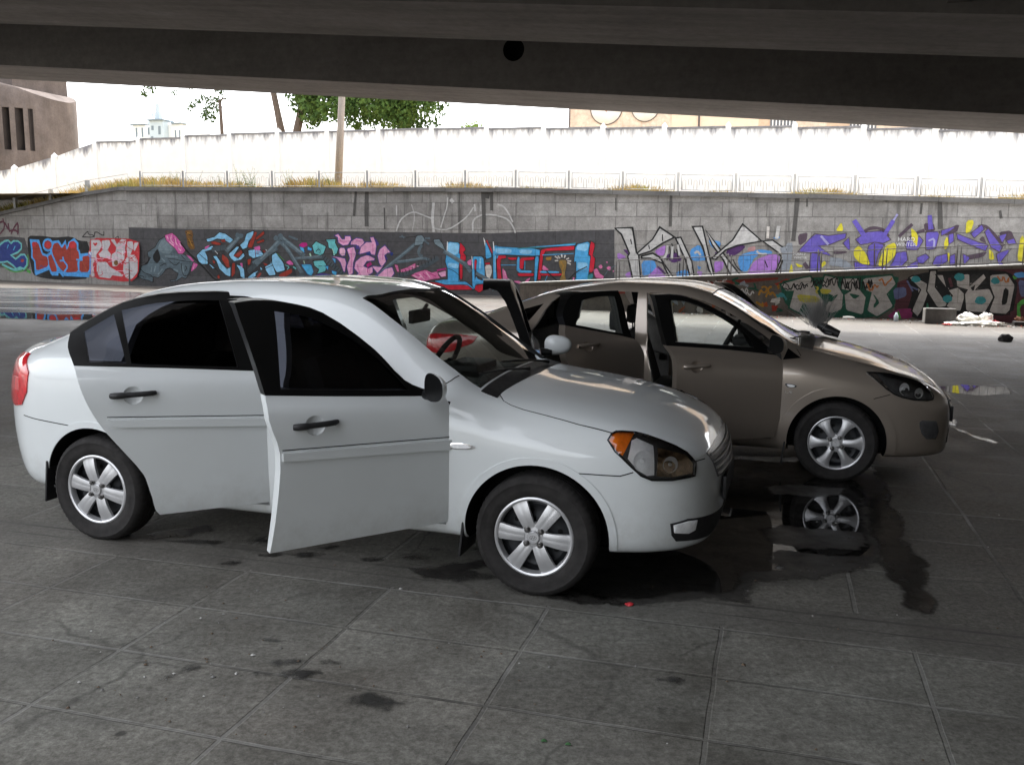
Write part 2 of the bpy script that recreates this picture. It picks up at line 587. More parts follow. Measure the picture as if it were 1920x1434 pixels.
def make_seat(parent, x, y, back=18, bench=None):
    w = bench or .25
    bm = bmesh.new()
    bbox(bm, (x-.02, y-w, .33), (x+.46, y+w, .50), 0, .05)
    bbox(bm, (x-.10, y-w, .40), (x+.03, y+w, .98), 0, .05, Matrix.Rotation(R(-back), 3, 'Y'), (x, y, .42))
    s = ob('seat', to_mesh(bm), parent, M['seat'], 50)
    hx = x-.66*math.sin(R(back))
    for yy in ([y] if not bench else [y-.38, y+.38]):
        bm = bmesh.new()
        bbox(bm, (hx-.06, yy-.12, .98), (hx+.03, yy+.12, 1.14), 0, .035)
        tube(bm, [(hx-.01, yy-.05, .93), (hx-.01, yy-.05, 1.0)], .007, 6)
        tube(bm, [(hx-.01, yy+.05, .93), (hx-.01, yy+.05, 1.0)], .007, 6)
        ob('headrest', to_mesh(bm), s, M['seat'], 50)
    s.location = (0, 0, 0)
    return s
# ---------------------------------------------------------------- the place
SA = R(-16.5)                                   # site axis: s along the wall, t away from the viewer
def W3(s, t, z=0.0): return Vector((s*math.cos(SA)-t*math.sin(SA), s*math.sin(SA)+t*math.cos(SA), z))

def brickmat(name, bw, bh, c1, c2, mort, msize, rot=0.0, loc=(0, 0), plane='xz', rough=.85, dark_top=None, bmp=.5, offset=.5, stain=(.07, .065, .06)):
    m, nt, b = mat(name)
    co = objco(nt)
    sep = N(nt, 'SeparateXYZ'); nt.links.new(co, sep.inputs[0])
    cb = N(nt, 'CombineXYZ'); nt.links.new(sep.outputs[0], cb.inputs[0]); nt.links.new(sep.outputs[2 if plane == 'xz' else 1], cb.inputs[1])
    # joints wander a little
    wob = N(nt, 'TexNoise'); wob.inputs['Scale'].default_value = 1.3; wob.inputs['Detail'].default_value = 3
    nt.links.new(cb.outputs[0], wob.inputs['Vector'])
    vm = N(nt, 'VectorMath', operation='MULTIPLY_ADD'); vm.inputs[1].default_value = (.035, .025, 0); 
    nt.links.new(wob.outputs['Color'], vm.inputs[0]); nt.links.new(cb.outputs[0], vm.inputs[2])
    br = N(nt, 'TexBrick'); br.offset = offset; br.squash = 1.0
    br.inputs['Scale'].default_value = 1; br.inputs['Brick Width'].default_value = bw; br.inputs['Row Height'].default_value = bh
    br.inputs['Mortar Size'].default_value = msize; br.inputs['Mortar Smooth'].default_value = .3; br.inputs['Bias'].default_value = 0
    br.inputs['Color1'].default_value = (*c1, 1); br.inputs['Color2'].default_value = (*c2, 1); br.inputs['Mortar'].default_value = (*mort, 1)
    nt.links.new(vm.outputs[0], br.inputs['Vector'])
    n1 = noise(nt, co, 1.1, 6, .65); n2 = noise(nt, co, 38, 3, .7); n3 = noise(nt, co, 6, 8, .7)
    col = mixc(nt, .75, br.outputs['Color'], ramp(nt, n1, [(.3, (.62, .60, .58)), (.7, (1.25, 1.22, 1.2))]), 'MULTIPLY')
    col = mixc(nt, .8, col, ramp(nt, n3, [(.3, (.72, .71, .70)), (.68, (1.18, 1.18, 1.18))]), 'MULTIPLY')
    col = mixc(nt, .6, col, ramp(nt, n2, [(.3, (.7, .7, .7)), (.7, (1.25, 1.25, 1.25))]), 'MULTIPLY')
    # water runs: noise stretched down the face
    mp = N(nt, 'Mapping'); mp.inputs['Scale'].default_value = (2.6, 2.6, .22); nt.links.new(co, mp.inputs[0])
    st = ramp(nt, noise(nt, mp.outputs[0], 1.6, 6, .6), [(.56, 0), (.70, .75)])
    col = mixc(nt, st, col, stain)
    nt.links.new(col, b.inputs['Base Color'])
    b.inputs['Roughness'].default_value = rough
    b.inputs['Specular IOR Level'].default_value = .3
    h = mth(nt, 'ADD', mth(nt, 'MULTIPLY', br.outputs['Fac'], -1.0), mth(nt, 'MULTIPLY', n3, .6))
    bump(nt, b, h, bmp, .02)
    return m

def concrete(name, col, var=.25, scale=1.0, rough=.85, streak=None, bmp=.25):
    m, nt, b = mat(name)
    co = objco(nt)
    n1 = noise(nt, co, .7*scale, 8, .65); n2 = noise(nt, co, 9*scale, 6, .7)
    c = tuple(col)
    k = lambda f: tuple(x*f for x in c)
    a = ramp(nt, n1, [(.28, k(1-var)), (.5, c), (.72, k(1+var))])
    a = mixc(nt, .7, a, ramp(nt, n2, [(.3, (.78, .78, .78)), (.7, (1.2, 1.2, 1.2))]), 'MULTIPLY')
    if streak:
        mp = N(nt, 'Mapping'); mp.inputs['Scale'].default_value = streak; nt.links.new(co, mp.inputs[0])
        a = mixc(nt, .7, a, ramp(nt, noise(nt, mp.outputs[0], 1.0, 7, .7), [(.3, (.66, .65, .64)), (.65, (1.15, 1.15, 1.15))]), 'MULTIPLY')
    nt.links.new(a, b.inputs['Base Color'])
    b.inputs['Roughness'].default_value = rough; b.inputs['Specular IOR Level'].default_value = .25
    bump(nt, b, n2, bmp, .01)
    return m

# ---- ground: one sheet of large stone slabs
def ground_mat():
    m, nt, b = mat('stone_slab_paving')
    co = objco(nt)
    mp = N(nt, 'Mapping'); mp.inputs['Rotation'].default_value = (0, 0, .2761); nt.links.new(co, mp.inputs[0])
    ad = N(nt, 'VectorMath', operation='ADD')
    gx, gy = -2.0626, 4.6423
    c_, s_ = math.cos(.2761), math.sin(.2761)
    ad.inputs[1].default_value = (-(gx*c_-gy*s_), -(gx*s_+gy*c_), 0)
    nt.links.new(mp.outputs[0], ad.inputs[0])
    ab = ad.outputs[0]
    sp = N(nt, 'SeparateXYZ'); nt.links.new(ab, sp.inputs[0])
    wob = N(nt, 'TexNoise'); wob.inputs['Scale'].default_value = 2.0; wob.inputs['Detail'].default_value = 4; nt.links.new(ab, wob.inputs['Vector'])
    vm = N(nt, 'VectorMath', operation='MULTIPLY_ADD'); vm.inputs[1].default_value = (.022, .018, 0)
    nt.links.new(wob.outputs['Color'], vm.inputs[0]); nt.links.new(ab, vm.inputs[2])
    def brick(bw, bh, ms, shift=(0, 0, 0)):
        v = N(nt, 'VectorMath', operation='ADD'); v.inputs[1].default_value = shift; nt.links.new(vm.outputs[0], v.inputs[0])
        br = N(nt, 'TexBrick'); br.offset = 0; br.squash = 1
        for k_, val in (('Scale', 1), ('Brick Width', bw), ('Row Height', bh), ('Mortar Size', ms), ('Mortar Smooth', .4), ('Bias', 0)): br.inputs[k_].default_value = val
        br.inputs['Color1'].default_value = (.80, .80, .80, 1); br.inputs['Color2'].default_value = (1.12, 1.12, 1.12, 1); br.inputs['Mortar'].default_value = (.9, .9, .9, 1)
        nt.links.new(v.outputs[0], br.inputs['Vector'])
        return br
    near = brick(.779, .4696, .011)
    far = brick(.779, .62, .012, (.2, -.36, 0))
    isfar = mth(nt, 'GREATER_THAN', sp.outputs[1], .36)
    slab = mixc(nt, isfar, near.outputs['Color'], far.outputs['Color'])
    joint0 = N(nt, 'Mix', data_type='FLOAT'); nt.links.new(isfar, joint0.inputs[0]); nt.links.new(near.outputs['Fac'], joint0.inputs[2]); nt.links.new(far.outputs['Fac'], joint0.inputs[3])
    # the kerb strip: no cross joints, two long seams
    band = mth(nt, 'MULTIPLY', mth(nt, 'GREATER_THAN', sp.outputs[1], .02), mth(nt, 'LESS_THAN', sp.outputs[1], .355))
    joint = mth(nt, 'MULTIPLY', joint0.outputs[0], mth(nt, 'SUBTRACT', 1.0, band))
    vy = N(nt, 'SeparateXYZ'); nt.links.new(vm.outputs[0], vy.inputs[0])
    def seam(b0, w): return mth(nt, 'LESS_THAN', mth(nt, 'ABSOLUTE', mth(nt, 'SUBTRACT', vy.outputs[1], b0)), w)
    seams = mth(nt, 'MAXIMUM', seam(.17, .007), mth(nt, 'MULTIPLY', seam(.30, .012), 1.0))
    n_big = noise(nt, co, .35, 5, .6); n_mid = noise(nt, co, 2.2, 8, .68); n_fine = noise(nt, co, 26, 6, .75); n_grain = noise(nt, co, 160, 3, .7)
    base = ramp(nt, n_big, [(.32, (.150, .138, .124)), (.55, (.186, .184, .168)), (.75, (.174, .182, .170))])
    base = mixc(nt, .85, base, slab, 'MULTIPLY')
    base = mixc(nt, .9, base, ramp(nt, n_mid, [(.25, (.50, .48, .46)), (.5, (.98, .98, .98)), (.75, (1.42, 1.42, 1.41))]), 'MULTIPLY')
    base = mixc(nt, .9, base, ramp(nt, n_fine, [(.3, (.52, .50, .48)), (.7, (1.42, 1.42, 1.40))]), 'MULTIPLY')
    base = mixc(nt, .8, base, ramp(nt, noise(nt, co, 55, 4, .8), [(.32, (.55, .54, .52)), (.68, (1.4, 1.4, 1.38))]), 'MULTIPLY')
    base = mixc(nt, .5, base, ramp(nt, n_grain, [(.3, (.7, .7, .7)), (.7, (1.3, 1.3, 1.3))]), 'MULTIPLY')
    # damp brown paving beyond the cars, darkened further to put missing shade into colour
    far_damp_shade = ramp(nt, mth(nt, 'ADD', mth(nt, 'MULTIPLY', sp.outputs[1], .1), mth(nt, 'MULTIPLY', n_mid, .25)), [(.20, 0), (.42, 1)])
    base = mixc(nt, mth(nt, 'MULTIPLY', far_damp_shade, .85), base, mixc(nt, 1.0, base, (.42, .365, .33), 'MULTIPLY'))
    # scuffs and drag marks along the slabs
    mp2 = N(nt, 'Mapping'); mp2.inputs['Scale'].default_value = (.7, 5.5, 1); mp2.inputs['Rotation'].default_value = (0, 0, .9); nt.links.new(co, mp2.inputs[0])
    scf = ramp(nt, noise(nt, mp2.outputs[0], 2.2, 5, .6), [(.56, 0), (.72, .5)])
    base = mixc(nt, scf, base, (.10, .094, .088))
    # dark splats
    vo = N(nt, 'TexVoronoi', feature='F1'); vo.inputs['Scale'].default_value = 2.6; nt.links.new(co, vo.inputs['Vector'])
    spl = mth(nt, 'MULTIPLY', ramp(nt, mth(nt, 'ADD', vo.outputs['Distance'], mth(nt, 'MULTIPLY', n_fine, .10)), [(.085, 1), (.105, 0)]), ramp(nt, n_mid, [(.52, 0), (.56, .8)]))
    base = mixc(nt, spl, base, (.035, .033, .03))
    # hairline cracks
    vc = N(nt, 'TexVoronoi', feature='DISTANCE_TO_EDGE'); vc.inputs['Scale'].default_value = .55; nt.links.new(vm.outputs[0], vc.inputs['Vector'])
    wv = N(nt, 'TexNoise'); wv.inputs['Scale'].default_value = 3; wv.inputs['Detail'].default_value = 6; nt.links.new(co, wv.inputs['Vector'])
    vw = N(nt, 'VectorMath', operation='MULTIPLY_ADD'); vw.inputs[1].default_value = (.35, .35, 0); nt.links.new(wv.outputs['Color'], vw.inputs[0]); nt.links.new(vm.outputs[0], vw.inputs[2]); nt.links.new(vw.outputs[0], vc.inputs['Vector'])
    crk = mth(nt, 'MULTIPLY', ramp(nt, vc.outputs['Distance'], [(.002, 1), (.007, 0)]), ramp(nt, n_big, [(.45, 0), (.6, .8)]))
    base = mixc(nt, crk, base, (.04, .037, .034))
    # joints: pale mortar in places, dark open gaps in others
    jc = ramp(nt, noise(nt, co, .9, 3), [(.42, (.055, .052, .049)), (.53, (.27, .265, .25))])
    jf = mth(nt, 'MULTIPLY', joint, ramp(nt, noise(nt, co, 2.3, 6, .7), [(.38, .0), (.66, .8)]))
    base = mixc(nt, jf, base, jc)
    base = mixc(nt, mth(nt, 'MULTIPLY', seams, ramp(nt, noise(nt, co, 2.0, 5), [(.35, .15), (.6, .9)])), base, (.05, .047, .044))
    base = mixc(nt, mth(nt, 'MULTIPLY', band, .35), base, (.105, .098, .09))
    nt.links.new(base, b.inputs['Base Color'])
    # the far side of the plaza is damp and shines
    wet = ramp(nt, mth(nt, 'ADD', n_big, mth(nt, 'MULTIPLY', n_mid, .4)), [(.55, 0), (.85, 1)])
    rr = ramp(nt, mth(nt, 'ADD', n_mid, mth(nt, 'MULTIPLY', wet, -.15)), [(.25, .50), (.7, .82)])
    nt.links.new(rr, b.inputs['Roughness'])
    b.inputs['Specular IOR Level'].default_value = .28
    h = mth(nt, 'ADD', mth(nt, 'MULTIPLY', joint, -.8), mth(nt, 'ADD', mth(nt, 'MULTIPLY', n_fine, .30), mth(nt, 'MULTIPLY', n_mid, .35)))
    h = mth(nt, 'ADD', h, mth(nt, 'MULTIPLY', seams, -.9))
    bump(nt, b, h, .55, .012)
    return m
bm = bmesh.new()
L = 700
vs = [bm.verts.new(p) for p in [(-L, -L, 0), (L, -L, 0), (L, L, 0), (-L, L, 0)]]
bm.faces.new(vs)
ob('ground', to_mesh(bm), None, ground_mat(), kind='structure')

# ---- water and damp patches lying on the slabs
def wetmat(name, col, rough, fade=.05, patchy=0.0, streak=None):
    """thin wet film; `rim` is the distance in metres to the edge of the film"""
    m, nt, b = mat(name)
    co = objco(nt)
    b.inputs['Base Color'].default_value = (*col, 1)
    nt.links.new(ramp(nt, noise(nt, co, 3, 5), [(.35, rough*.6), (.7, rough*1.6)]), b.inputs['Roughness'])
    b.inputs['Specular IOR Level'].default_value = .5
    if streak:
        mp = N(nt, 'Mapping'); mp.inputs['Rotation'].default_value = (0, 0, .29); mp.inputs['Scale'].default_value = streak; nt.links.new(co, mp.inputs[0])
        n = noise(nt, mp.outputs[0], 1.0, 5, .6)
        bump(nt, b, n, .5, .05)
        nt.links.new(ramp(nt, n, [(.38, .02), (.62, .30)]), b.inputs['Roughness'])
        nt.links.new(ramp(nt, n, [(.35, col), (.65, (.10, .095, .09))]), b.inputs['Base Color'])
    else:
        bump(nt, b, noise(nt, co, 5, 3), .02, .01)
    at = N(nt, 'Attribute'); at.attribute_name = 'rim'
    e = mth(nt, 'ADD', mth(nt, 'DIVIDE', at.outputs['Fac'], fade), mth(nt, 'MULTIPLY', mth(nt, 'SUBTRACT', noise(nt, co, 16, 6, .7), .5), 2.2))
    a = ramp(nt, e, [(.05, 0), (.75, 1)])
    if patchy:
        a = mth(nt, 'MULTIPLY', a, ramp(nt, noise(nt, co, 4.5, 7, .7), [(.34, 1-patchy), (.58, 1)]))
    nt.links.new(a, b.inputs['Alpha'])
    return m
M['puddle'] = wetmat('puddle_water', (.016, .015, .014), .018, .05, .28)
M['damp'] = wetmat('damp_stone', (.030, .028, .026), .30, .05, .55)
M['wetfar'] = wetmat('wet_paving_by_wall', (.03, .028, .027), .05, .5, 0, (.25, 3.0, 1))
M['channel'] = wetmat('wet_channel', (.022, .020, .018), .22, .04, .15)
M['wetrim'] = wetmat('drying_rim', (.055, .052, .048), .38, .07, .35)
def sheet(name, poly, m, z, holes=(), jag=.05, step=.10, seed=1, **kw):
    r = random.Random(seed)
    def rough_edge(p):
        q = resample(p, step)
        out = []
        n = len(q)
        a = [r.uniform(-1, 1) for _ in range(n)]
        for i, (x, y) in enumerate(q):
            px, py = q[i-1]; nx, ny = q[(i+1) % n]
            dx, dy = nx-px, ny-py; l = math.hypot(dx, dy)+1e-9
            k = jag*(a[i]*.6+a[i-1]*.4+.4*math.sin(i*.7+seed))
            out.append((x-dy/l*k, y+dx/l*k))
        return out
    loops = [rough_edge(poly)]+[rough_edge(h) for h in holes]
    gx = [p[0] for p in loops[0]]; gy = [p[1] for p in loops[0]]
    extra = []
    q = max(step*.5, .012)
    nx = min(90, int((max(gx)-min(gx))/q)); ny = min(90, int((max(gy)-min(gy))/q))
    allb = np.array([p for lp in loops for p in lp])
    for i in range(nx):
        for k in range(ny):
            p = (min(gx)+(i+.5)*(max(gx)-min(gx))/nx, min(gy)+(k+.5)*(max(gy)-min(gy))/ny)
            if inside(p, loops[0]) and not any(inside(p, h) for h in loops[1:]): extra.append(p)
    pts = []; ed = []
    for lp in loops:
        k = len(pts); pts += lp; ed += [(k+i, k+(i+1) % len(lp)) for i in range(len(lp))]
    res = geometry.delaunay_2d_cdt([Vector(p) for p in pts+extra], ed, [], 0, 1e-6)
    v = [(*p, z) for p in res[0]]
    f = []
    for t in res[2]:
        c = (sum(v[i][0] for i in t)/3, sum(v[i][1] for i in t)/3)
        if inside(c, loops[0]) and not any(inside(c, h) for h in loops[1:]): f.append(t if t else t)
    me = pyd(v, f)
    me.update()
    for p in me.polygons:
        if p.normal.z < 0: p.flip()
    dense = np.array([q for lp in loops for q in resample(lp, .02)])
    at = me.attributes.new('rim', 'FLOAT', 'POINT')
    at.data.foreach_set('value', [float(np.sqrt(((dense-np.array(q[:2]))**2).sum(1).min())) for q in v])
    return ob(name, me, None, m, **kw)
sheet('puddle', [(.20,4.30),(.43,4.10),(.61,4.11),(.89,4.2),(1.07,4.18),(1.16,4.34),(1.2,4.47),(1.40,4.50),(1.56,4.58),(1.70,4.63),(1.98,4.72),(2.1,5.2),(2.3,5.7),(2.5,6.3),(2.55,6.75),(2.25,6.98),(1.66,7.0),(1.3,6.3),(1.05,5.6),(.6,5.0),(.3,4.7)], M['puddle'], .004,
      [[(1.50,4.98),(1.62,4.90),(1.90,4.86),(2.02,5.0),(2.04,5.16),(1.8,5.22),(1.62,5.28),(1.48,5.2)], [(1.42,4.53),(1.66,4.63),(1.9,4.73),(1.7,4.76),(1.56,4.78),(1.47,4.8),(1.40,4.66)], [(1.78,6.0),(1.98,5.98),(2.22,6.0),(2.3,6.16),(1.96,6.2),(1.78,6.14)]], .035, .09, 3, kind='structure')
sheet('damp_patch', [(.05,4.30),(.40,4.0),(.65,4.02),(.95,4.08),(1.12,4.06),(1.25,4.34),(1.5,4.38),(1.76,4.5),(2.02,4.62),(2.2,5.2),(2.45,5.8),(2.62,6.4),(2.66,6.85),(2.3,7.12),(1.5,7.1),(1.0,6.3),(.8,5.6),(.3,5.1),(0,4.7)], M['wetrim'], .0025, (), .06, .10, 33, kind='structure')
sheet('puddle', [(2.47,6.9),(2.72,6.75),(2.66,6.3),(2.54,5.91),(2.31,5.13),(2.18,4.64),(2.0,4.12),(1.90,3.98),(1.80,4.06),(1.89,4.42),(2.06,5.04),(2.26,5.67),(2.42,6.3)], M['channel'], .008, (), .035, .08, 5, kind='structure')
sheet('puddle', [(4.22,8.85),(4.30,8.74),(4.12,8.1),(4.19,7.73),(4.12,7.66),(4.06,7.78),(4.04,8.2)], M['puddle'], .004, (), .05, .12, 8, kind='structure')
sheet('puddle', [(5.1,10.9),(5.5,11.15),(5.95,10.9),(5.75,10.35),(5.3,10.2),(5.0,10.5)], M['puddle'], .004, (), .06, .15, 9, kind='structure')
sheet('puddle', [(-20,30.5),(-15.5,30.9),(-12.2,29.2),(-9.5,27.2),(-7.5,25.2),(-7.0,22.2),(-8.2,20.6),(-10.2,19.4),(-13.5,19.8),(-18,22)], M['wetfar'], .004, (), .35, .5, 11, kind='structure')
sheet('puddle', [(-16,20.6),(-12.5,19.2),(-9.6,18.7),(-7.4,18.9),(-6.2,19.6),(-7.6,20.2),(-10,20.2),(-13,20.7)], M['puddle'], .008, (), .15, .3, 12, kind='structure')
M['dirt'] = wetmat('dirt_by_wall', (.085, .074, .063), .85, .16, .25)
pd = [W3(s_, t)[:2] for s_, t in [(-6, 22.88), (-6, 22.1), (-3, 22.2), (-1, 22.0), (1.5, 22.15), (3, 21.85), (5, 21.6), (8, 21.8), (9.4, 22.2), (9.4, 22.88)]]
sheet('dirt_strip', pd, M['dirt'], .0045, (), .12, .2, 61, kind='structure')
pd = [W3(s_, t)[:2] for s_, t in [(-22, 27.74), (-22, 27.0), (-15, 26.9), (-8, 26.95), (-7.0, 27.74)]]
sheet('dirt_strip', pd, M['dirt'], .0065, (), .12, .25, 62, kind='structure')
for i, (pl, jg) in enumerate([([(-2.05,5.0),(-1.87,5.14),(-1.74,5.17),(-1.68,5.06),(-1.82,4.93),(-1.98,4.9)], .03), ([(-1.93,4.88),(-1.72,4.94),(-1.57,4.88),(-1.62,4.81),(-1.80,4.83)], .02),
        ([(-.50,4.50),(-.35,4.58),(-.14,4.64),(-.09,4.53),(-.18,4.48),(-.03,4.40),(-.28,4.27),(-.42,4.38)], .035), ([(-1.34,3.24),(-1.26,3.40),(-1.20,3.42),(-1.21,3.36),(-1.27,3.27)], .015),
        ([(.05,4.30),(.2,4.36),(.42,4.18),(.55,4.06),(.35,4.02),(.1,4.14)], .03), ([(-.62,3.10),(-.52,3.2),(-.40,3.14),(-.30,3.13),(-.44,3.04)], .015)]):
    sheet('damp_patch', pl, M['damp'], .004, (), jg, .05, 20+i, kind='structure')
for i, (x, y, r_) in enumerate([(-1.4,4.9,.06),(-1.28,4.67,.05),(-1.46,4.54,.05),(-.99,4.81,.05),(-1.05,4.68,.06),(-.49,4.65,.05),(-.4,4.79,.045),(-.72,4.62,.05),(-.19,4.80,.05),(-.88,3.42,.05),(-.80,3.33,.06),(-.72,3.42,.04),(-.95,3.32,.035),(.62,3.30,.05),(.55,3.08,.03),(-1.0,3.62,.04)]):
    sheet('damp_patch', [(x+r_*1.5*math.cos(t), y+r_*.8*math.sin(t)) for t in [k*math.pi/4 for k in range(8)]], M['damp'], .004, (), r_*.35, .03, 40+i, kind='structure')

# ---- retaining wall, coping, seam to the sloping left end
STONE = brickmat('stone_block_wall', 1.25, .415, (.27, .264, .256), (.36, .354, .344), (.19, .185, .18), .014, stain=(.07, .066, .063))
STONE_L = brickmat('stone_block_wall_left', 1.5, .50, (.27, .264, .256), (.34, .334, .325), (.18, .175, .17), .016, stain=(.08, .076, .072))
COPE = concrete('coping_stone', (.16, .155, .15), .35, 2.0, .85, (.6, 1, 1))
WT = 27.75
TOP = [(-22.5, 3.47), (-14.89, 3.39), (-8.29, 3.34), (-4.95, 3.25), (.24, 3.12), (5.96, 2.95), (14, 2.75), (40, 2.3)]
TOP = [(s, z-.12) for s, z in TOP]
def wall_prism(top, d0, d1, z0=-.3):
    bm = bmesh.new()
    a = [[bm.verts.new((s, d, z)) for (s, z) in top] for d in (d0, d1)]
    b = [[bm.verts.new((s, d, z0)) for (s, z) in top] for d in (d0, d1)]
    n = len(top)
    for i in range(n-1):
        bm.faces.new([b[0][i], b[0][i+1], a[0][i+1], a[0][i]]); bm.faces.new([a[1][i], a[1][i+1], b[1][i+1], b[1][i]])
        bm.faces.new([a[0][i], a[0][i+1], a[1][i+1], a[1][i]]); bm.faces.new([b[1][i], b[1][i+1], b[0][i+1], b[0][i]])
    for i in (0, n-1): bm.faces.new([a[0][i], a[1][i], b[1][i], b[0][i]])
    return to_mesh(bm)
def zat(top, s):
    for (s0, z0), (s1, z1) in zip(top, top[1:]):
        if s0 <= s <= s1: return z0+(z1-z0)*(s-s0)/(s1-s0)
    return top[0][1] if s < top[0][0] else top[-1][1]
wall = empty('retaining_wall', (0, 0, 0), SA, 'long grey stone retaining wall covered in graffiti behind the cars', 'wall')
o = ob('stonework', wall_prism(TOP, WT, WT+.6), wall, STONE)
s = -22.5
while s < 30:
    w = rnd.uniform(1.6, 2.0); e_ = min(s+w, 30)
    bm = bmesh.new()
    z0, z1 = zat(TOP, s), zat(TOP, e_)
    dz = rnd.uniform(-.008, .008)
    P = []
    for (ss, zz) in ((s+.006, z0), (e_-.006, z1)):
        P.append([bm.verts.new((ss, t, zz+h+dz)) for t, h in ((WT-.09, .002), (WT-.09, .13), (WT+.62, .13), (WT+.62, .002))])
    for k in range(4): bm.faces.new([P[0][k], P[0][(k+1) % 4], P[1][(k+1) % 4], P[1][k]])
    bm.faces.new(P[0]); bm.faces.new(P[1])
    ob('coping_stone', to_mesh(bm), wall, COPE)
    s = e_
# left end, turning away and falling
LA = R(180-27)
LQ = Vector((-13.692, 32.998, 0))
lwall = empty('side_wall', LQ, LA, 'shorter stone wall with a falling top at the far left, painted with bubble letters', 'wall')
LTOP = [(0, 3.35), (.36, 3.34), (2.12, 3.19), (3.74, 2.96), (5.44, 2.72), (7.05, 2.50), (16, 1.35)]
ob('stonework', wall_prism(LTOP, -.6, 0.0), lwall, STONE_L)
for (a0, a1) in [(0, .36), (.36, 2.12), (2.12, 3.74), (3.74, 5.44), (5.44, 7.05), (7.05, 9.3), (9.3, 11.5)]:
    bm = bmesh.new(); P = []
    for ss in (a0+.006, a1-.006):
        zz = zat(LTOP, ss)
        P.append([bm.verts.new((ss, t, zz+h)) for t, h in ((.09, .002), (.09, .13), (-.62, .13), (-.62, .002))])
    for k in range(4): bm.faces.new([P[0][k], P[0][(k+1) % 4], P[1][(k+1) % 4], P[1][k]])
    bm.faces.new(P[0]); bm.faces.new(P[1])
    ob('coping_stone', to_mesh(bm), lwall, COPE)

# ---- raised ground behind the wall
EARTH = concrete('dry_earth', (.36, .28, .17), .3, 2.0, .95)
BANK_BLOCKER = concrete('blocker_bank', (.07, .064, .055), .3, 1.0, .95)
bm = bmesh.new()
rows = []
for s_, z in [(-160, 3.3), (-22.5, 3.28)] + [(a, b-.08) for a, b in TOP[1:]] + [(160, 2.2)]:
    rows.append([bm.verts.new(W3(s_, t, z if t < 60 else 3.3)) for t in (WT+.3, 34, 60, 600)])
for a, b in zip(rows, rows[1:]):
    for k in range(3): bm.faces.new([a[k], b[k], b[k+1], a[k+1]])
ob('terrain', to_mesh(bm), None, EARTH, kind='structure')
# unseen bank added to block low sky light from the right and behind
bm = bmesh.new()
rows = []
for x, y, h, nx, ny in [(15, 12, 5.0, 1, .1), (12.5, 4, 7.0, 1, -.1), (10, -4, 8.0, .9, -.5), (5, -8.5, 8.0, .4, -.9), (0, -10, 6.5, 0, -1), (-4, -12, 2.5, -.1, -1), (-8, -15, .4, -.2, -1)]:
    rows.append([bm.verts.new((x+nx*d, y+ny*d, z)) for d, z in ((0, -.05), (1.2, h*.7), (3, h), (60, h+1))])
for a, b in zip(rows, rows[1:]):
    for k in range(3): bm.faces.new([a[k], b[k], b[k+1], a[k+1]])
ob('terrain', to_mesh(bm), None, BANK_BLOCKER, kind='structure')
# bank running down behind the falling wall
bm = bmesh.new()
rows = []
for u, z in LTOP:
    p0 = LQ+Vector((math.cos(LA)*u, math.sin(LA)*u, z-.05)); nrm = Vector((math.sin(LA), -math.cos(LA), 0))
    rows.append([bm.verts.new(p0+nrm*.3), bm.verts.new(p0+nrm*2.2+Vector((0, 0, .25))), bm.verts.new(p0+nrm*9+Vector((0, 0, .3)))])
for a, b in zip(rows, rows[1:]):
    for k in range(2): bm.faces.new([a[k], b[k], b[k+1], a[k+1]])
ob('grass_bank', to_mesh(bm), None, EARTH, kind='structure')

# ---- dry grass and weeds along the top
def grassmat(name, cols, scale=3):
    m, nt, b = mat(name)
    nt.links.new(ramp(nt, noise(nt, objco(nt), scale, 4), cols), b.inputs['Base Color'])
    b.inputs['Roughness'].default_value = .8; b.inputs['Specular IOR Level'].default_value = .2
    return m
STRAW = grassmat('dry_grass', [(.3, (.34, .23, .07)), (.5, (.46, .34, .13)), (.68, (.30, .28, .07))], 1.2)
WEED = grassmat('weed_leaf', [(.3, (.06, .10, .025)), (.7, (.12, .17, .05))], 6)
def blade(v, f, p, h, w, lean, rr):
    a = rr.uniform(0, 6.28); dx, dy = math.cos(a), math.sin(a)
    la = rr.uniform(0, 6.28); k = len(v)
    mx, my = lean*math.cos(la)*h, lean*math.sin(la)*h
    v += [(p[0]-dx*w, p[1]-dy*w, p[2]), (p[0]+dx*w, p[1]+dy*w, p[2]), (p[0]+mx*.4+dx*w*.6, p[1]+my*.4+dy*w*.6, p[2]+h*.6), (p[0]+mx, p[1]+my, p[2]+h)]
    f += [(k, k+1, k+2), (k, k+2, k+3)]
v = []; f = []
rr = random.Random(4)
for i in range(24000):
    s_ = rr.uniform(-23.5, 13); t = WT+.62+abs(rr.gauss(0, .8))
    dens = .5+.5*math.sin(s_*1.7)*math.sin(s_*.53+1)
    if rr.random() > .35+.65*dens: continue
    h = rr.uniform(.16, .46)*(.6+.7*dens)*(1.2 if s_ < -12 else .85)
    p = W3(s_, t, zat(TOP, max(s_, -22.5))-.09)
    blade(v, f, p, h, .010, .5, rr)
for i in range(7000):
    u = rr.uniform(0, 11); d = .3+abs(rr.gauss(0, 1.1))
    p = LQ+Vector((math.cos(LA)*u, math.sin(LA)*u, zat(LTOP, u)-.03+min(d, 1.9)*.13))+Vector((math.sin(LA), -math.cos(LA), 0))*d
    blade(v, f, p, rr.uniform(.15, .5), .011, .5, rr)
ob('grass', pyd(v, f), None, STRAW, kind='stuff', label='dry straw coloured grass along the top of the wall', cat='grass')
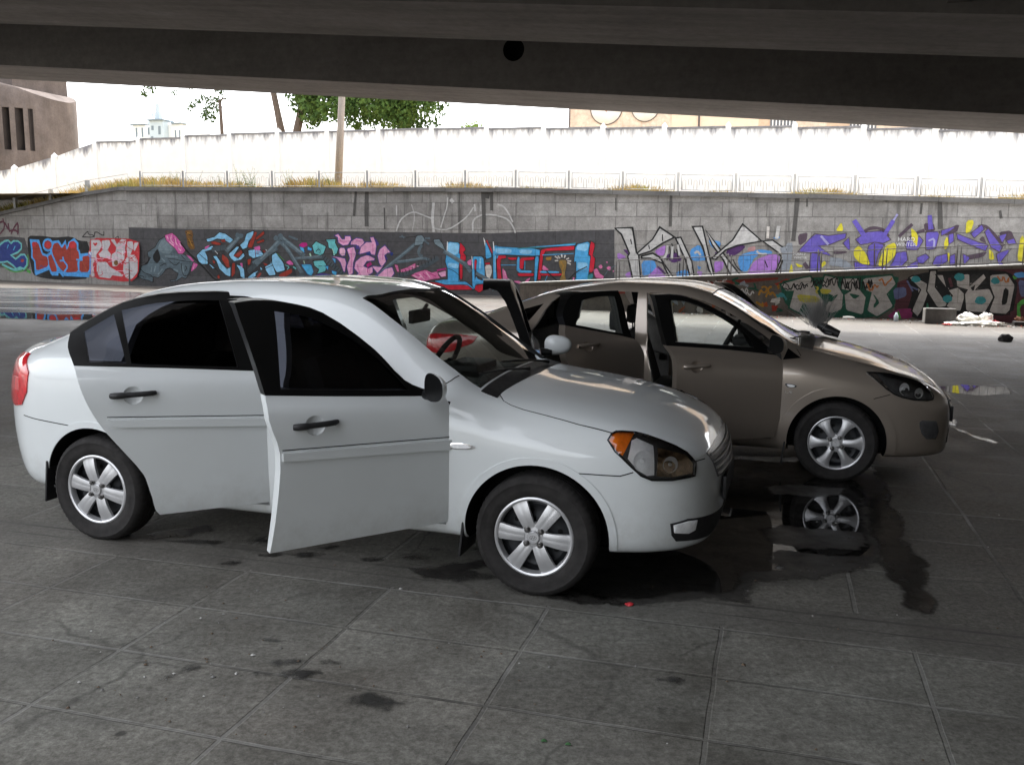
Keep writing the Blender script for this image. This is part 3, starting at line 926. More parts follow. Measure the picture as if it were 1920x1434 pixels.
def weed(p, h, seed, label, group, green=1.0):
    r = random.Random(seed)
    root = empty('weed_plant', p, r.uniform(0, 6), label, 'plant', group)
    bm = bmesh.new(); v = []; f = []
    for k in range(r.randint(4, 7)):
        a = r.uniform(0, 6.28); l = r.uniform(.05, .35); hh = h*r.uniform(.6, 1)
        pts = [(.08*math.cos(a)*q+l*q*q*math.cos(a), .08*math.sin(a)*q+l*q*q*math.sin(a), hh*q) for q in (0, .35, .7, 1)]
        tube(bm, pts, [.012, .009, .006, .002], 5)
        for j in range(26):
            q = r.uniform(.15, 1); x = l*q*q*math.cos(a)+.08*math.cos(a)*q; y = l*q*q*math.sin(a)+.08*math.sin(a)*q
            b = r.uniform(0, 6.28); s_ = r.uniform(.05, .14)*(1.3-q*.9); c, n_ = math.cos(b), math.sin(b)
            i0 = len(v); z = hh*q
            v += [(x, y, z), (x+c*s_*.5-n_*s_*.2, y+n_*s_*.5+c*s_*.2, z+s_*.3), (x+c*s_, y+n_*s_, z+s_*.1), (x+c*s_*.5+n_*s_*.2, y+n_*s_*.5-c*s_*.2, z+s_*.25)]
            f.append((i0, i0+1, i0+2, i0+3))
    ob('stem', to_mesh(bm), root, WEED); ob('leaves', pyd(v, f), root, WEED)
for i, (s_, t, h) in enumerate([(-21.6,28.9,.9),(-21.1,28.9,1.0),(-20.3,28.7,.85),(-19.4,28.8,.8),(-18.5,28.6,1.15),(-18.2,28.7,1.0),(-17.9,28.6,1.0),(-16.6,28.7,.95),(-15.0,28.8,.8)]):
    weed(W3(s_, t, zat(TOP, s_)-.1), h, i, 'tall green weed growing behind the low railing above the wall', 'weeds along the railing')
pB = LQ+Vector((math.cos(LA)*4.6, math.sin(LA)*4.6, 2.95))+Vector((math.sin(LA), -math.cos(LA), 0))*1.6
weed(pB, .95, 51, 'dark bushy weed standing alone on the falling bank at the far left', None)
pB = LQ+Vector((math.cos(LA)*5.8, math.sin(LA)*5.8, 2.75))+Vector((math.sin(LA), -math.cos(LA), 0))*1.0
weed(pB, .6, 52, 'low bright green weed on the falling bank, left of the dark bushy one', None)

# ---- low railing on the wall
RAILM = simple('galvanised_rail', (.30, .305, .305), .55, .3, 0, .25, 8)
def rail_panel(bm, p0, p1, h, nloop):
    """frame with a row of upright hoops"""
    p0 = Vector(p0); p1 = Vector(p1); up = Vector((0, 0, 1))
    d = (p1-p0)
    a = p0+d*.06; b = p1-d*.06
    for q0, q1 in ((a+up*.06, b+up*.06), (a+up*h, b+up*h)): tube(bm, [q0, q1], .010, 5)
    tube(bm, [a+up*.06, a+up*h], .012, 5); tube(bm, [b+up*.06, b+up*h], .012, 5)
    for k in range(nloop):
        c = a+(b-a)*((k+.5)/nloop); w = (b-a)/nloop*.28
        z0, z1 = (h*.40, h*.72) if k % 2 else (.06, h*.62)
        tube(bm, [c-w+up*z0, c-w+up*z1, c+up*(z1+.04), c+w+up*z1, c+w+up*z0], .006, 4)
rail = empty('railing', (0, 0, 0), SA, 'low grey metal railing with hooped panels on top of the long wall', 'railing')
PS = [-22.13, -20.36, -18.59, -16.85, -15.08, -13.33, -11.63, -9.93, -8.26, -6.56, -4.89, -3.23, -1.56, .08, 1.71, 3.34, 4.95, 6.6, 8.25, 9.9, 11.5]
for a, b in zip(PS, PS[1:]):
    bm = bmesh.new(); rail_panel(bm, (a, WT+.30, zat(TOP, a)+.13), (b, WT+.30, zat(TOP, b)+.13), .50, 9)
    ob('railing_panel', to_mesh(bm), rail, RAILM)
for a in PS:
    z = zat(TOP, a)+.13
    bm = bmesh.new(); bbox(bm, (a-.026, WT+.28, z), (a-.008, WT+.32, z+.56)); bbox(bm, (a+.008, WT+.28, z), (a+.026, WT+.32, z+.56))
    ob('post', to_mesh(bm), rail, RAILM)
rail2 = empty('railing', LQ, LA, 'low metal railing stepping down along the falling wall at far left', 'railing')
for a, b in ((.1, 2.38), (2.38, 4.42), (4.42, 6.53), (6.53, 8.7), (8.7, 10.8)):
    bm = bmesh.new(); rail_panel(bm, (a, -.30, zat(LTOP, a)+.13), (b, -.30, zat(LTOP, b)+.13), .48, 10)
    ob('railing_panel', to_mesh(bm), rail2, RAILM)
    bm = bmesh.new(); bbox(bm, (b-.07, -.34, zat(LTOP, b)+.10), (b+.07, -.26, zat(LTOP, b)+.62)); ob('post', to_mesh(bm), rail2, RAILM)

# ---- white concrete fence behind
def fencemat():
    m, nt, b = mat('whitewashed_concrete')
    co = objco(nt); sep = N(nt, 'SeparateXYZ'); nt.links.new(co, sep.inputs[0])
    mp = N(nt, 'Mapping'); mp.inputs['Scale'].default_value = (1.7, 1.7, .30); nt.links.new(co, mp.inputs[0])
    n = noise(nt, mp.outputs[0], 1.6, 6, .65)
    # rain-washed soot hanging from the top edge (object origin = top edge)
    d = mth(nt, 'ADD', mth(nt, 'MULTIPLY', sep.outputs[2], .75), mth(nt, 'MULTIPLY', n, 1.35))
    st = ramp(nt, d, [(.50, 0), (.74, .85)])
    nt.links.new(mixc(nt, st, ramp(nt, noise(nt, co, 2, 5), [(.3, (.70, .70, .71)), (.7, (.80, .80, .79))]), (.10, .10, .125)), b.inputs['Base Color'])
    b.inputs['Roughness'].default_value = .9
    return m
FENCE = fencemat()
FCAP = concrete('fence_cap', (.20, .20, .21), .4, 3)
fence = empty('concrete_fence', (0, 0, 0), SA, 'white concrete panel fence with pointed posts behind the railing', 'fence')
FX = [-60, -33.3, -31.25, -29.32, -29.11, -25.89, -21.7, -17.04, -12.58, -6.14, .34, 6.3, 30]; FZ = [3.0, 4.49, 4.94, 5.33, 5.62, 5.75, 5.89, 5.88, 5.89, 5.74, 5.63, 5.36, 4.9]
FT = 33.0
ss = [-21.7+2.17*k for k in range(-16, 19)]
for a, b in zip(ss, ss[1:]):
    z = (float(np.interp(a, FX, FZ))+float(np.interp(b, FX, FZ)))/2
    zb = 2.6
    if b < -28:                                            # the last panels fall with the ground
        za, zb2 = float(np.interp(a, FX, FZ)), float(np.interp(b, FX, FZ))
        pts = [(a+.06, zb), (b-.06, zb), (b-.06, zb2-.03)] + ([(-29.2, 5.40)] if a < -29.2 < b else []) + [(a+.06, za-.03)]
        me = prism_xz([(x-(a+b)/2, q-z) for x, q in pts], 0, .12)
        o = ob('fence_panel', me, fence, FENCE); o.location = ((a+b)/2, FT, z)
        continue
    bm = bmesh.new(); bbox(bm, (-(b-a)/2+.06, 0, zb-z), ((b-a)/2-.06, .12, -.07)); 
    o = ob('fence_panel', to_mesh(bm), fence, FENCE); o.location = ((a+b)/2, FT, z)
    bm = bmesh.new(); bbox(bm, (-(b-a)/2+.07, -.02, -.068), ((b-a)/2-.07, .14, 0)); o2 = ob('fence_cap', to_mesh(bm), o, FCAP)
WPOST = simple('fence_post_white', (.78, .78, .77), .9, 0, 0, .06)
for a in ss:
    z = float(np.interp(a, FX, FZ))
    bm = bmesh.new()
    v0 = bbox(bm, (a-.09, FT-.05, 2.6), (a+.09, FT+.17, z+.02))
    top = bm.verts.new((a, FT+.06, z+.16))
    t4 = v0[4:]
    for k in range(4): bm.faces.new([t4[k], t4[(k+1) % 4], top])
    ob('fence_post', to_mesh(bm), fence, WPOST)

# ---- ramp in front of the wall at the right, its graffitied side and railing
RT_ = 22.9
def rz(s): return .73+(s+4.57)*.0572
ramp_o = empty('ramp', W3(0, 0), SA, 'rising concrete ramp with a graffitied side wall at the right', 'ramp')
rampm = brickmat('ramp_side_stone', 1.6, .6, (.13, .115, .10), (.17, .15, .135), (.10, .09, .085), .012, stain=(.05, .045, .04))
ob('side_wall', wall_prism([(-6.6, rz(-6.6)), (30, rz(30))], RT_, RT_+.4), ramp_o, rampm)
RCON = concrete('ramp_concrete', (.30, .29, .27), .25, 1.5)
bm = bmesh.new()
q = [bm.verts.new(p) for p in [(-6.6, RT_+.4, rz(-6.6)-.1), (30, RT_+.4, rz(30)-.1), (30, WT, rz(30)-.1), (-6.6, WT, rz(-6.6)-.1)]]
bm.faces.new(q); q2 = [bm.verts.new((v_.co.x, v_.co.y, -.05)) for v_ in q]
bm.faces.new([q[0], q[3], q2[3], q2[0]]); bm.faces.new([q[1], q[2], q2[2], q2[1]])
ob('ramp_deck', to_mesh(bm), ramp_o, RCON)
bm = bmesh.new()
P = [[bm.verts.new((s_, t, rz(s_)+h)) for t, h in ((RT_-.03, .002), (RT_-.03, .035), (RT_+.42, .035), (RT_+.42, .002))] for s_ in (-6.6, 30)]
for k in range(4): bm.faces.new([P[0][k], P[0][(k+1) % 4], P[1][(k+1) % 4], P[1][k]])
bm.faces.new(P[0]); bm.faces.new(P[1])
ob('edge_strip', to_mesh(bm), ramp_o, RCON)
rail3 = empty('railing', (0, 0, 0), SA, 'thin metal handrail along the edge of the rising ramp, in front of graffiti', 'railing')
RUST = simple('rusty_rail', (.10, .092, .088), .7, .3, 0, .3, 10)
PR = [-4.08, -2.42, -1.35, -.19, .72, 2.15, 3.71, 5.06, 6.6, 8.2]
for a, b in zip(PR, PR[1:]):
    bm = bmesh.new()
    for h in (.09, .49): tube(bm, [(a, RT_+.1, rz(a)+h), (b, RT_+.1, rz(b)+h)], .011, 5)
    n = int((b-a)/.16)
    for k in range(1, n):
        s_ = a+(b-a)*k/n; tube(bm, [(s_, RT_+.1, rz(s_)+.09), (s_, RT_+.1, rz(s_)+.49)], .0045, 4)
    ob('railing_panel', to_mesh(bm), rail3, RUST)
for a in PR:
    bm = bmesh.new(); tube(bm, [(a-.03, RT_+.1, rz(a)+.03), (a-.03, RT_+.1, rz(a)+.55)], .016, 6); tube(bm, [(a+.05, RT_+.1, rz(a)+.03), (a+.05, RT_+.1, rz(a)+.52)], .013, 6)
    ob('post', to_mesh(bm), rail3, RUST)

# ---- the bridge overhead: box girders along s, deck, diaphragms
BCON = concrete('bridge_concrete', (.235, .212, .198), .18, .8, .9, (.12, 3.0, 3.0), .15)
BSHADE = concrete('bridge_concrete_shaded', (.15, .138, .128), .15, .8, .9, (.12, 3.0, 1.0), .15)  # darker copy of the concrete: shade on webs and deck put into colour
BA, BK = 4.31, .08
bridge = empty('bridge', (0, 0, 0), SA, 'dark concrete road bridge with deep girders spanning overhead', 'bridge')
def slab(bm, t0, t1, z0, z1, s0=-48, s1=42, mi=None):
    P = []
    for s_ in (s0, s1):
        zz = BA-BK*s_
        P.append([bm.verts.new((s_, t, zz+h)) for t, h in ((t0, z0), (t1, z0), (t1, z1), (t0, z1))])
    fs = [bm.faces.new([P[0][k], P[0][(k+1) % 4], P[1][(k+1) % 4], P[1][k]]) for k in range(4)]
    fs += [bm.faces.new(P[0]), bm.faces.new(P[1])]
    if mi:
        for i, k in mi.items(): fs[i].material_index = k
GT = [(18.66, 21.2), (11.43, 13.7), (4.2, 6.5), (-2.6, -.4)]
for i, (t0, t1) in enumerate(GT):
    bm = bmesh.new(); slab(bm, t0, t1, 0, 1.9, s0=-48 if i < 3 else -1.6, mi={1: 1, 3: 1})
    me = to_mesh(bm); me.materials.append(BCON); me.materials.append(BSHADE)
    if i == 0:
        bm = bmesh.new()
        hs = -5.57; hz = BA-BK*hs+.79
        lathe_y(bm, [(.0, -.3), (.225, -.3), (.225, .5), (.0, .5)], 40, 0, hs, t0, hz)
        bmesh.ops.remove_doubles(bm, verts=bm.verts[:], dist=1e-5)
        c = to_mesh(bm); c.materials.append(M['well'])
        me = boolean(me, c, 'DIFFERENCE')
    ob('girder', me, bridge)
bm = bmesh.new(); slab(bm, 2.2, 21.6, 1.905, 2.25); slab(bm, -16, 2.195, 1.905, 2.25, s0=-1.6); ob('deck', to_mesh(bm), bridge, BSHADE)  # second slab: unseen deck extension behind the viewer, added to block light
for (ta, tb) in ((13.705, 18.655), (6.505, 11.425), (-.395, 4.195)):
    for k in range(-14, 12):
        s_ = -1.14+2.78*k
        if (ta > 10 and abs(s_+5) < 14) or (ta < 0 and s_ < -1.6): continue
        bm = bmesh.new()
        zz = BA-BK*s_
        bbox(bm, (s_-.12, ta, zz+.11), (s_+.12, tb, zz+1.86)); ob('diaphragm', to_mesh(bm), bridge, BCON)
# unseen wall added at the right to block light under the bridge
ab = empty('blocker_wall', (0, 0, 0), SA, 'unseen stone wall added at the right to keep light out', 'wall')
bm = bmesh.new(); bbox(bm, (9.5, -6, -.2), (11.5, 21, 3.2)); ob('blocker_wall_body', to_mesh(bm), ab, STONE)

# ---- hammerhead pier at the left
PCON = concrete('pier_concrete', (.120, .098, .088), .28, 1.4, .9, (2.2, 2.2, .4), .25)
pier = empty('bridge_pier', W3(-22, 20), SA, 'dark rounded concrete pier with narrow slots at the left edge, behind the white fence', 'pier')
pier.location = (0, 0, 0)
SLOTM = concrete('slot_concrete', (.030, .024, .022), .3, 2)
PKF = 2.22                                     # the pier was surveyed at another distance; scaled from the eye
def pk(me):
    for v_ in me.vertices: v_.co = Vector((v_.co.x*PKF, v_.co.y*PKF, 1.65+(v_.co.z-1.65)*PKF))
    return me
bm = bmesh.new()
rings = []
for s_ in [-26, -22, -19, -17.8, -17.4, -17.1, -16.8, -16.5, -16.25, -16.1, -15.98, -15.9, -15.83, -15.78, -15.74, -15.71]:
    zt = float(np.interp(s_, [-26, -17, -16.1, -15.7], [5.4, 5.10, 4.86, 4.66])); zb = float(np.interp(s_, [-26, -20, -17.5, -16.5, -15.7], [1.9, 1.9, 1.9, 1.9, 1.9]))
    hw = 1.4*math.sqrt(max(0.0004, 1-max(0, (s_+17.4)/1.70)**2))
    ch = .05
    rings.append([bm.verts.new((s_, 17.4+a, z)) for a, z in ((-hw+ch*hw, zb), (hw-ch*hw, zb), (hw, zb+ch), (hw, zt-ch), (hw-ch*hw, zt), (-hw+ch*hw, zt), (-hw, zt-ch), (-hw, zb+ch))])
for a, b in zip(rings, rings[1:]):
    for k in range(8): bm.faces.new([a[k], a[(k+1) % 8], b[(k+1) % 8], b[k]])
bm.faces.new(rings[0]); bm.faces.new(rings[-1])
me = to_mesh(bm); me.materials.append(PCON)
for s0, s1 in ((-16.31, -16.20), (-16.12, -16.01), (-15.95, -15.85)):
    bm = bmesh.new(); bbox(bm, (s0, 15.0, 3.53), (s1, 16.75, 4.42)); c_ = to_mesh(bm); c_.materials.append(SLOTM)
    me = boolean(me, c_, 'DIFFERENCE')
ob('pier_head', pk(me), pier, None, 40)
bm = bmesh.new()
z_ = lambda s_: BA-BK*s_
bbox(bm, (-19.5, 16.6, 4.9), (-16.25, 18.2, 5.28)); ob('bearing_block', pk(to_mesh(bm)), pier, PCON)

# ---- concrete lamp post, leaning a little
POLE = concrete('post_concrete', (.40, .345, .30), .15, 3, .9, (3, 3, .5))
post = empty('lamp_post', W3(-15.41, 30, 3.2), SA, 'tall round concrete post leaning slightly behind the railing', 'post')
bm = bmesh.new(); tube(bm, [(0, 0, 0), (.21, 0, 3.2), (.42, 0, 6.4), (.5, 0, 8.2)], [.138, .118, .10, .09], 16); ob('shaft', to_mesh(bm), post, POLE)
bm = bmesh.new(); tube(bm, [(.5, 0, 8.0), (.5, -.3, 8.5), (.5, -1.1, 8.7)], .04, 8); ob('bracket', to_mesh(bm), post, RAILM)
bm = bmesh.new(); bbox(bm, (.40, -1.6, 8.62), (.60, -1.05, 8.76), 0, .03); ob('lamp_head', to_mesh(bm), post, RAILM)

# ---- trees beyond the fence
BARK = concrete('bark', (.12, .092, .075), .35, 5, .95, (6, 6, .6), .8)
LEAF = grassmat('tree_leaf', [(.25, (.022, .045, .010)), (.5, (.05, .095, .020)), (.75, (.09, .14, .032))], 1.1)
LEAF2 = grassmat('tree_leaf_dark', [(.3, (.03, .06, .015)), (.7, (.07, .11, .03))], 2)
def leaves(clumps, n, size, seed):
    r = random.Random(seed); v = []; f = []
    for (cx, cy, cz, rad) in clumps:
        for k in range(int(n*rad*rad)):
            d = Vector((r.gauss(0, 1), r.gauss(0, 1), r.gauss(0, 1))); d.normalize()
            p = Vector((cx, cy, cz))+d*rad*(r.random()**.45)*Vector((1, 1, .8)).length/1.62
            a = Vector((r.gauss(0, 1), r.gauss(0, 1), r.gauss(0, .6))).normalized(); b = a.orthogonal().normalized(); c = a.cross(b)
            s_ = size*r.uniform(.6, 1.3); t = r.uniform(0, 6.28); u = b*math.cos(t)+c*math.sin(t); w = a.cross(u)
            i = len(v); v += [p-u*s_*.6, p+w*s_*.32, p+u*s_*.6, p-w*s_*.32]; f.append((i, i+1, i+2, i+3))
    return pyd(v, f)
def tree(label, base, trunk, rads, limbs, clumps, n, size, seed, lm, group=None):
    t = empty('tree', W3(*base), SA, label, 'tree', group)
    bm = bmesh.new(); tube(bm, trunk, rads, 12); ob('trunk', to_mesh(bm), t, BARK)
    for pts, rr_ in limbs:
        bm = bmesh.new(); tube(bm, pts, rr_, 8); ob('limb', to_mesh(bm), t, BARK)
    ob('crown', leaves(clumps, n, size, seed), t, lm)
    return t
r = random.Random(12)
TT = 45
cl = []
for k in range(120):
    a = r.uniform(0, 6.28); q = r.random()**.5
    x = 3.75*q*math.cos(a); y = 3.0*q*math.sin(a)
    z = r.uniform(0, 1)
    h = 7.55+.55*abs(x)/3.75*r.random()+z*(4.5*math.sqrt(max(.05, 1-q*q))+.6)
    cl.append((x, y, h-3.3, r.uniform(.45, .95)))
tree('broad green leafy tree beyond the fence with a leaning trunk', (-21.35, TT, 3.3), [(-3.9, -.6, 0), (-3.75, -.6, 4.1), (-3.45, -.6, 5.2), (-3.1, -.5, 6.2), (-2.2, -.5, 8), (-1, -.5, 9.5)], [.26, .22, .20, .18, .14, .05],
     [([(-3.2, -.6, 5.9), (-3.9, -.6, 7.2), (-4.2, -.5, 8.6)], [.14, .1, .04]), ([(-2.4, -.5, 7.6), (0, -.4, 7.7), (2.4, .2, 7.9)], [.15, .1, .04])], cl, 330, .20, 5, LEAF)
cl2 = [(x-(.85 if x > -5.2 else .2), y, z, q) for x, y, z, q in [(-3.55,-.3,5.95,.30),(-3.2,0,5.75,.42),(-2.95,.1,5.5,.36),(-3.35,-.2,5.2,.38),(-3.75,.1,5.0,.28),(-3.15,0,4.95,.22),(-2.6,0,6.3,.25),(-2.75,0,5.95,.2),(-2.85,.1,6.6,.3),(-4.35,0,5.7,.22),(-4.65,.1,5.55,.2),(-4.05,0,5.85,.2),(-6.0,0,6.9,.26),(-6.2,0,6.4,.18),(-5.3,.1,6.7,.22),(-7.9,.2,6.75,.32),(-8.25,.1,6.45,.28),(-7.6,0,6.4,.15),(-1.9,0,6.5,.2),(-4.8,0,6.8,.16)]]
for k in range(60):
    a = r.uniform(0, 6.28); q = r.random()**.5
    cl2.append((-3.4+5.2*q*math.cos(a), 2.6*q*math.sin(a), 8.9+r.uniform(0, 3.5)*(1.05-q), r.uniform(.5, .9)))
tree('tall tree with a thick bare trunk beyond the fence and thin hanging sprays of leaves', (-26.6, TT, 3.3), [(.55, 0, 0), (.38, 0, 3.4), (.18, 0, 4.3), (.0, 0, 5.2), (-.25, 0, 6.4), (-.6, 0, 8.5), (-1.5, .3, 10.5)], [.27, .24, .20, .17, .16, .14, .05],
     [([(-.4, 0, 7.3), (-2.8, 0, 7.9), (-3.7, 0, 6.9), (-4.0, 0, 5.7)], [.12, .07, .03, .01]), ([(-.8, 0, 9), (-5, 0, 9.0), (-7.9, .1, 7.6), (-8.0, .1, 6.6)], [.14, .08, .03, .01]), ([(-2.0, 0, 7.85), (-4.2, 0, 7.2), (-4.5, 0, 5.7)], [.06, .03, .01]), ([(-4.4, 0, 9), (-5.9, 0, 8), (-6.0, 0, 6.6)], [.05, .03, .01])], cl2, 520, .16, 6, LEAF2)
tree('thin dead tree trunk with a broken top beyond the fence', (-30.05, TT, 3.3), [(.06, 0, 0), (.02, 0, 3.5), (-.03, 0, 5.0), (-.08, 0, 5.9)], [.13, .11, .09, .085],
     [([(-.08, 0, 5.8), (.14, 0, 5.98), (.34, 0, 5.9)], [.06, .05, .02]), ([(.1, 0, 5.95), (.18, 0, 6.15)], [.03, .01])], [(.12, 0, 5.98, .18), (.3, 0, 5.95, .13)], 700, .09, 7, LEAF2)
cl3 = [(r.uniform(-.55, .55), r.uniform(-.4, .4), r.uniform(3.2, 4.15), r.uniform(.2, .38)) for _ in range(26)]
tree('small bright green treetop just showing over the fence', (-15.45, TT, 3.3), [(0, 0, 0), (.03, 0, 2.6), (.0, 0, 3.8)], [.09, .06, .03], [([(0, 0, 2.4), (.35, 0, 3.4)], [.03, .01])], cl3, 420, .12, 8, grassmat('tree_leaf_light', [(.3, (.11, .18, .03)), (.7, (.20, .28, .06))], 2))

# ---- peach building with round emblems, and a pale church far off
PEACH = brickmat('peach_brick', .5, .14, (.66, .54, .43), (.70, .58, .47), (.68, .58, .49), .012, stain=(.52, .36, .25), bmp=.1)
bld = empty('building', W3(-14.05, 60, 3.2), SA, 'peach brick building with round white wall emblems behind the fence', 'building')
bm = bmesh.new(); bbox(bm, (0, 0, 0), (28, 14, 14)); ob('wall', to_mesh(bm), bld, PEACH)
PLAIN = simple('plain_render_peach', (.70, .56, .42), .85, 0, 0, .06)
bm = bmesh.new(); bbox(bm, (6.6, -.06, 0), (11.9, -.003, 13.5)); ob('rendered_bay', to_mesh(bm), bld, PLAIN)
WHITEP = simple('white_emblem_paint', (.80, .78, .75), .8, 0, 0, .05)
DKRED = simple('emblem_red', (.42, .10, .05), .8, 0, 0, .1)
DKBR = simple('emblem_dark', (.10, .08, .08), .8, 0, 0, .1)
def emblem(cx, cz, rad):
    bm = bmesh.new(); lathe_y(bm, [(0.001, -.05), (rad, -.05), (rad, .0)], 48, 0, cx, 0, cz)
    e = ob('wall_emblem', to_mesh(bm), bld, WHITEP)
    bm = bmesh.new(); lathe_y(bm, [(rad*1.0, -.055), (rad*1.05, -.055), (rad*1.05, 0)], 48, 0, cx, 0, cz); ob('emblem_rim', to_mesh(bm), e, DKBR)
    bm = bmesh.new()
    for poly, m_ in (([(-.36, .16), (.36, .16), (0, -.36)], 0), ([(-.5, .42), (-.3, .42), (-.3, .24), (-.5, .24)], 1), ([(-.1, .5), (.14, .5), (.14, .26), (-.1, .26)], 1), ([(.3, .42), (.52, .42), (.52, .26), (.3, .26)], 1)):
        bm.faces.new([bm.verts.new((cx+x*rad, -.056, cz+.1+z*rad)) for x, z in poly]).material_index = m_
    ob('emblem_figure', to_mesh(bm), e, [DKRED, DKBR])
emblem(2.4, 7.08, 1.0); emblem(4.9, 7.05, .85); emblem(16, 8.2, 1.0)
bm = bmesh.new(); tube(bm, [(8.3, -.12, 0), (8.3, -.12, 13.8)], .06, 8); ob('downpipe', to_mesh(bm), bld, DKBR)
bm = bmesh.new(); tube(bm, [(-.02, -.02, 0), (-.02, -.02, 14)], .05, 8); ob('corner_trim', to_mesh(bm), bld, DKBR)
for x in (12.6, 17.2, 21.8):
    bm = bmesh.new(); bbox(bm, (x, -.03, 5.2), (x+1.5, .02, 7.4)); w_ = ob('window', to_mesh(bm), bld, M['lampdark'])
    for k in range(7):
        bm = bmesh.new(); bbox(bm, (x+.12+k*.2, -.07, 5.2), (x+.18+k*.2, -.035, 7.4)); ob('window_bar', to_mesh(bm), w_, WHITEP)
    bm = bmesh.new(); bbox(bm, (x-1.3, -.05, 4.6), (x-.04, -.003, 8.2)); ob('pilaster', to_mesh(bm), bld, simple('brick_pilaster', (.56, .40, .28), .85))
bm = bmesh.new(); bbox(bm, (-.4, -.4, 14), (28.4, 14.4, 14.5)); ob('roof', to_mesh(bm), bld, FCAP)

PALE = simple('church_pale_blue', (.40, .47, .51), .8, 0, 0, .04, .3)
PALW = simple('church_white', (.62, .65, .66), .8, 0, 0, .03, .3)
CHW = simple('church_window', (.14, .18, .21), .6)
ch = empty('church', W3(-113.8, 150, 0), SA, 'pale blue domed church with a small cross, faint in the far distance', 'church')
bm = bmesh.new(); bbox(bm, (-5.6, 0, 0), (5.0, 9, 22.8)); ob('wall', to_mesh(bm), ch, PALW)
bm = bmesh.new(); bbox(bm, (-.7, -1.6, 0), (2.2, -.005, 23.3)); tw = ob('tower', to_mesh(bm), ch, PALE)
bm = bmesh.new()
for x0, x1, z in ((-6.0, -2.9, 22.8), (3.0, 5.3, 22.8), (-.9, 2.4, 23.3)): bbox(bm, (x0, -2 if z > 23 else -.4, z+.003), (x1, 1.5, z+.25))
ob('cornice', to_mesh(bm), ch, CHW)
for x in (-5.0, -3.7, -2.3, -1.3): 
    bm = bmesh.new(); bbox(bm, (x, -.04, 20.6+.4*(x > -3)), (x+.32, .3, 22.3)); ob('window', to_mesh(bm), ch, CHW)
for x in (3.6, 4.5):
    bm = bmesh.new(); bbox(bm, (x, -.04, 20.4), (x+.25, .3, 21.7)); ob('window', to_mesh(bm), ch, CHW)
for x, z0, z1 in ((-.3, 21.6, 22.4), (1.2, 20.8, 22.3), (-.45, 19.0, 20.5)):
    bm = bmesh.new(); bbox(bm, (x, -1.64, z0), (x+.5, -1.2, z1)); ob('window', to_mesh(bm), tw, CHW)
bm = bmesh.new()
def dome(bm, cx, cy, cz, rad, h):
    prof = [(rad*math.cos(a), h*math.sin(a)) for a in np.linspace(0, math.pi/2*.96, 8)]
    rings = [[bm.verts.new((cx+q*math.cos(t), cy+q*math.sin(t), cz+z)) for t in [2*math.pi*k/20 for k in range(20)]] for q, z in prof]
    for a, b in zip(rings, rings[1:]):
        for k in range(20): bm.faces.new([a[k], a[(k+1) % 20], b[(k+1) % 20], b[k]])
dome(bm, -1.6, 2, 22.9, 2.0, 1.5)
ob('dome', to_mesh(bm), ch, PALE, 60)
bm = bmesh.new()
for cx, cz, w, h in ((-.2, 23.4, 1.0, 1.6), (-.2, 25.0, .7, 1.6), (-1.5, 24.2, .25, .9), (1.0, 24.4, .22, .8), (1.3, 25.4, .22, .8)):
    bbox(bm, (cx-w/2, .5-w/2, cz), (cx+w/2, .5+w/2, cz+h))
bbox(bm, (-.26, .44, 26.6), (-.14, .56, 28.4)); bbox(bm, (-.6, .44, 27.5), (.2, .56, 27.65))
ob('lantern', to_mesh(bm), ch, PALE)
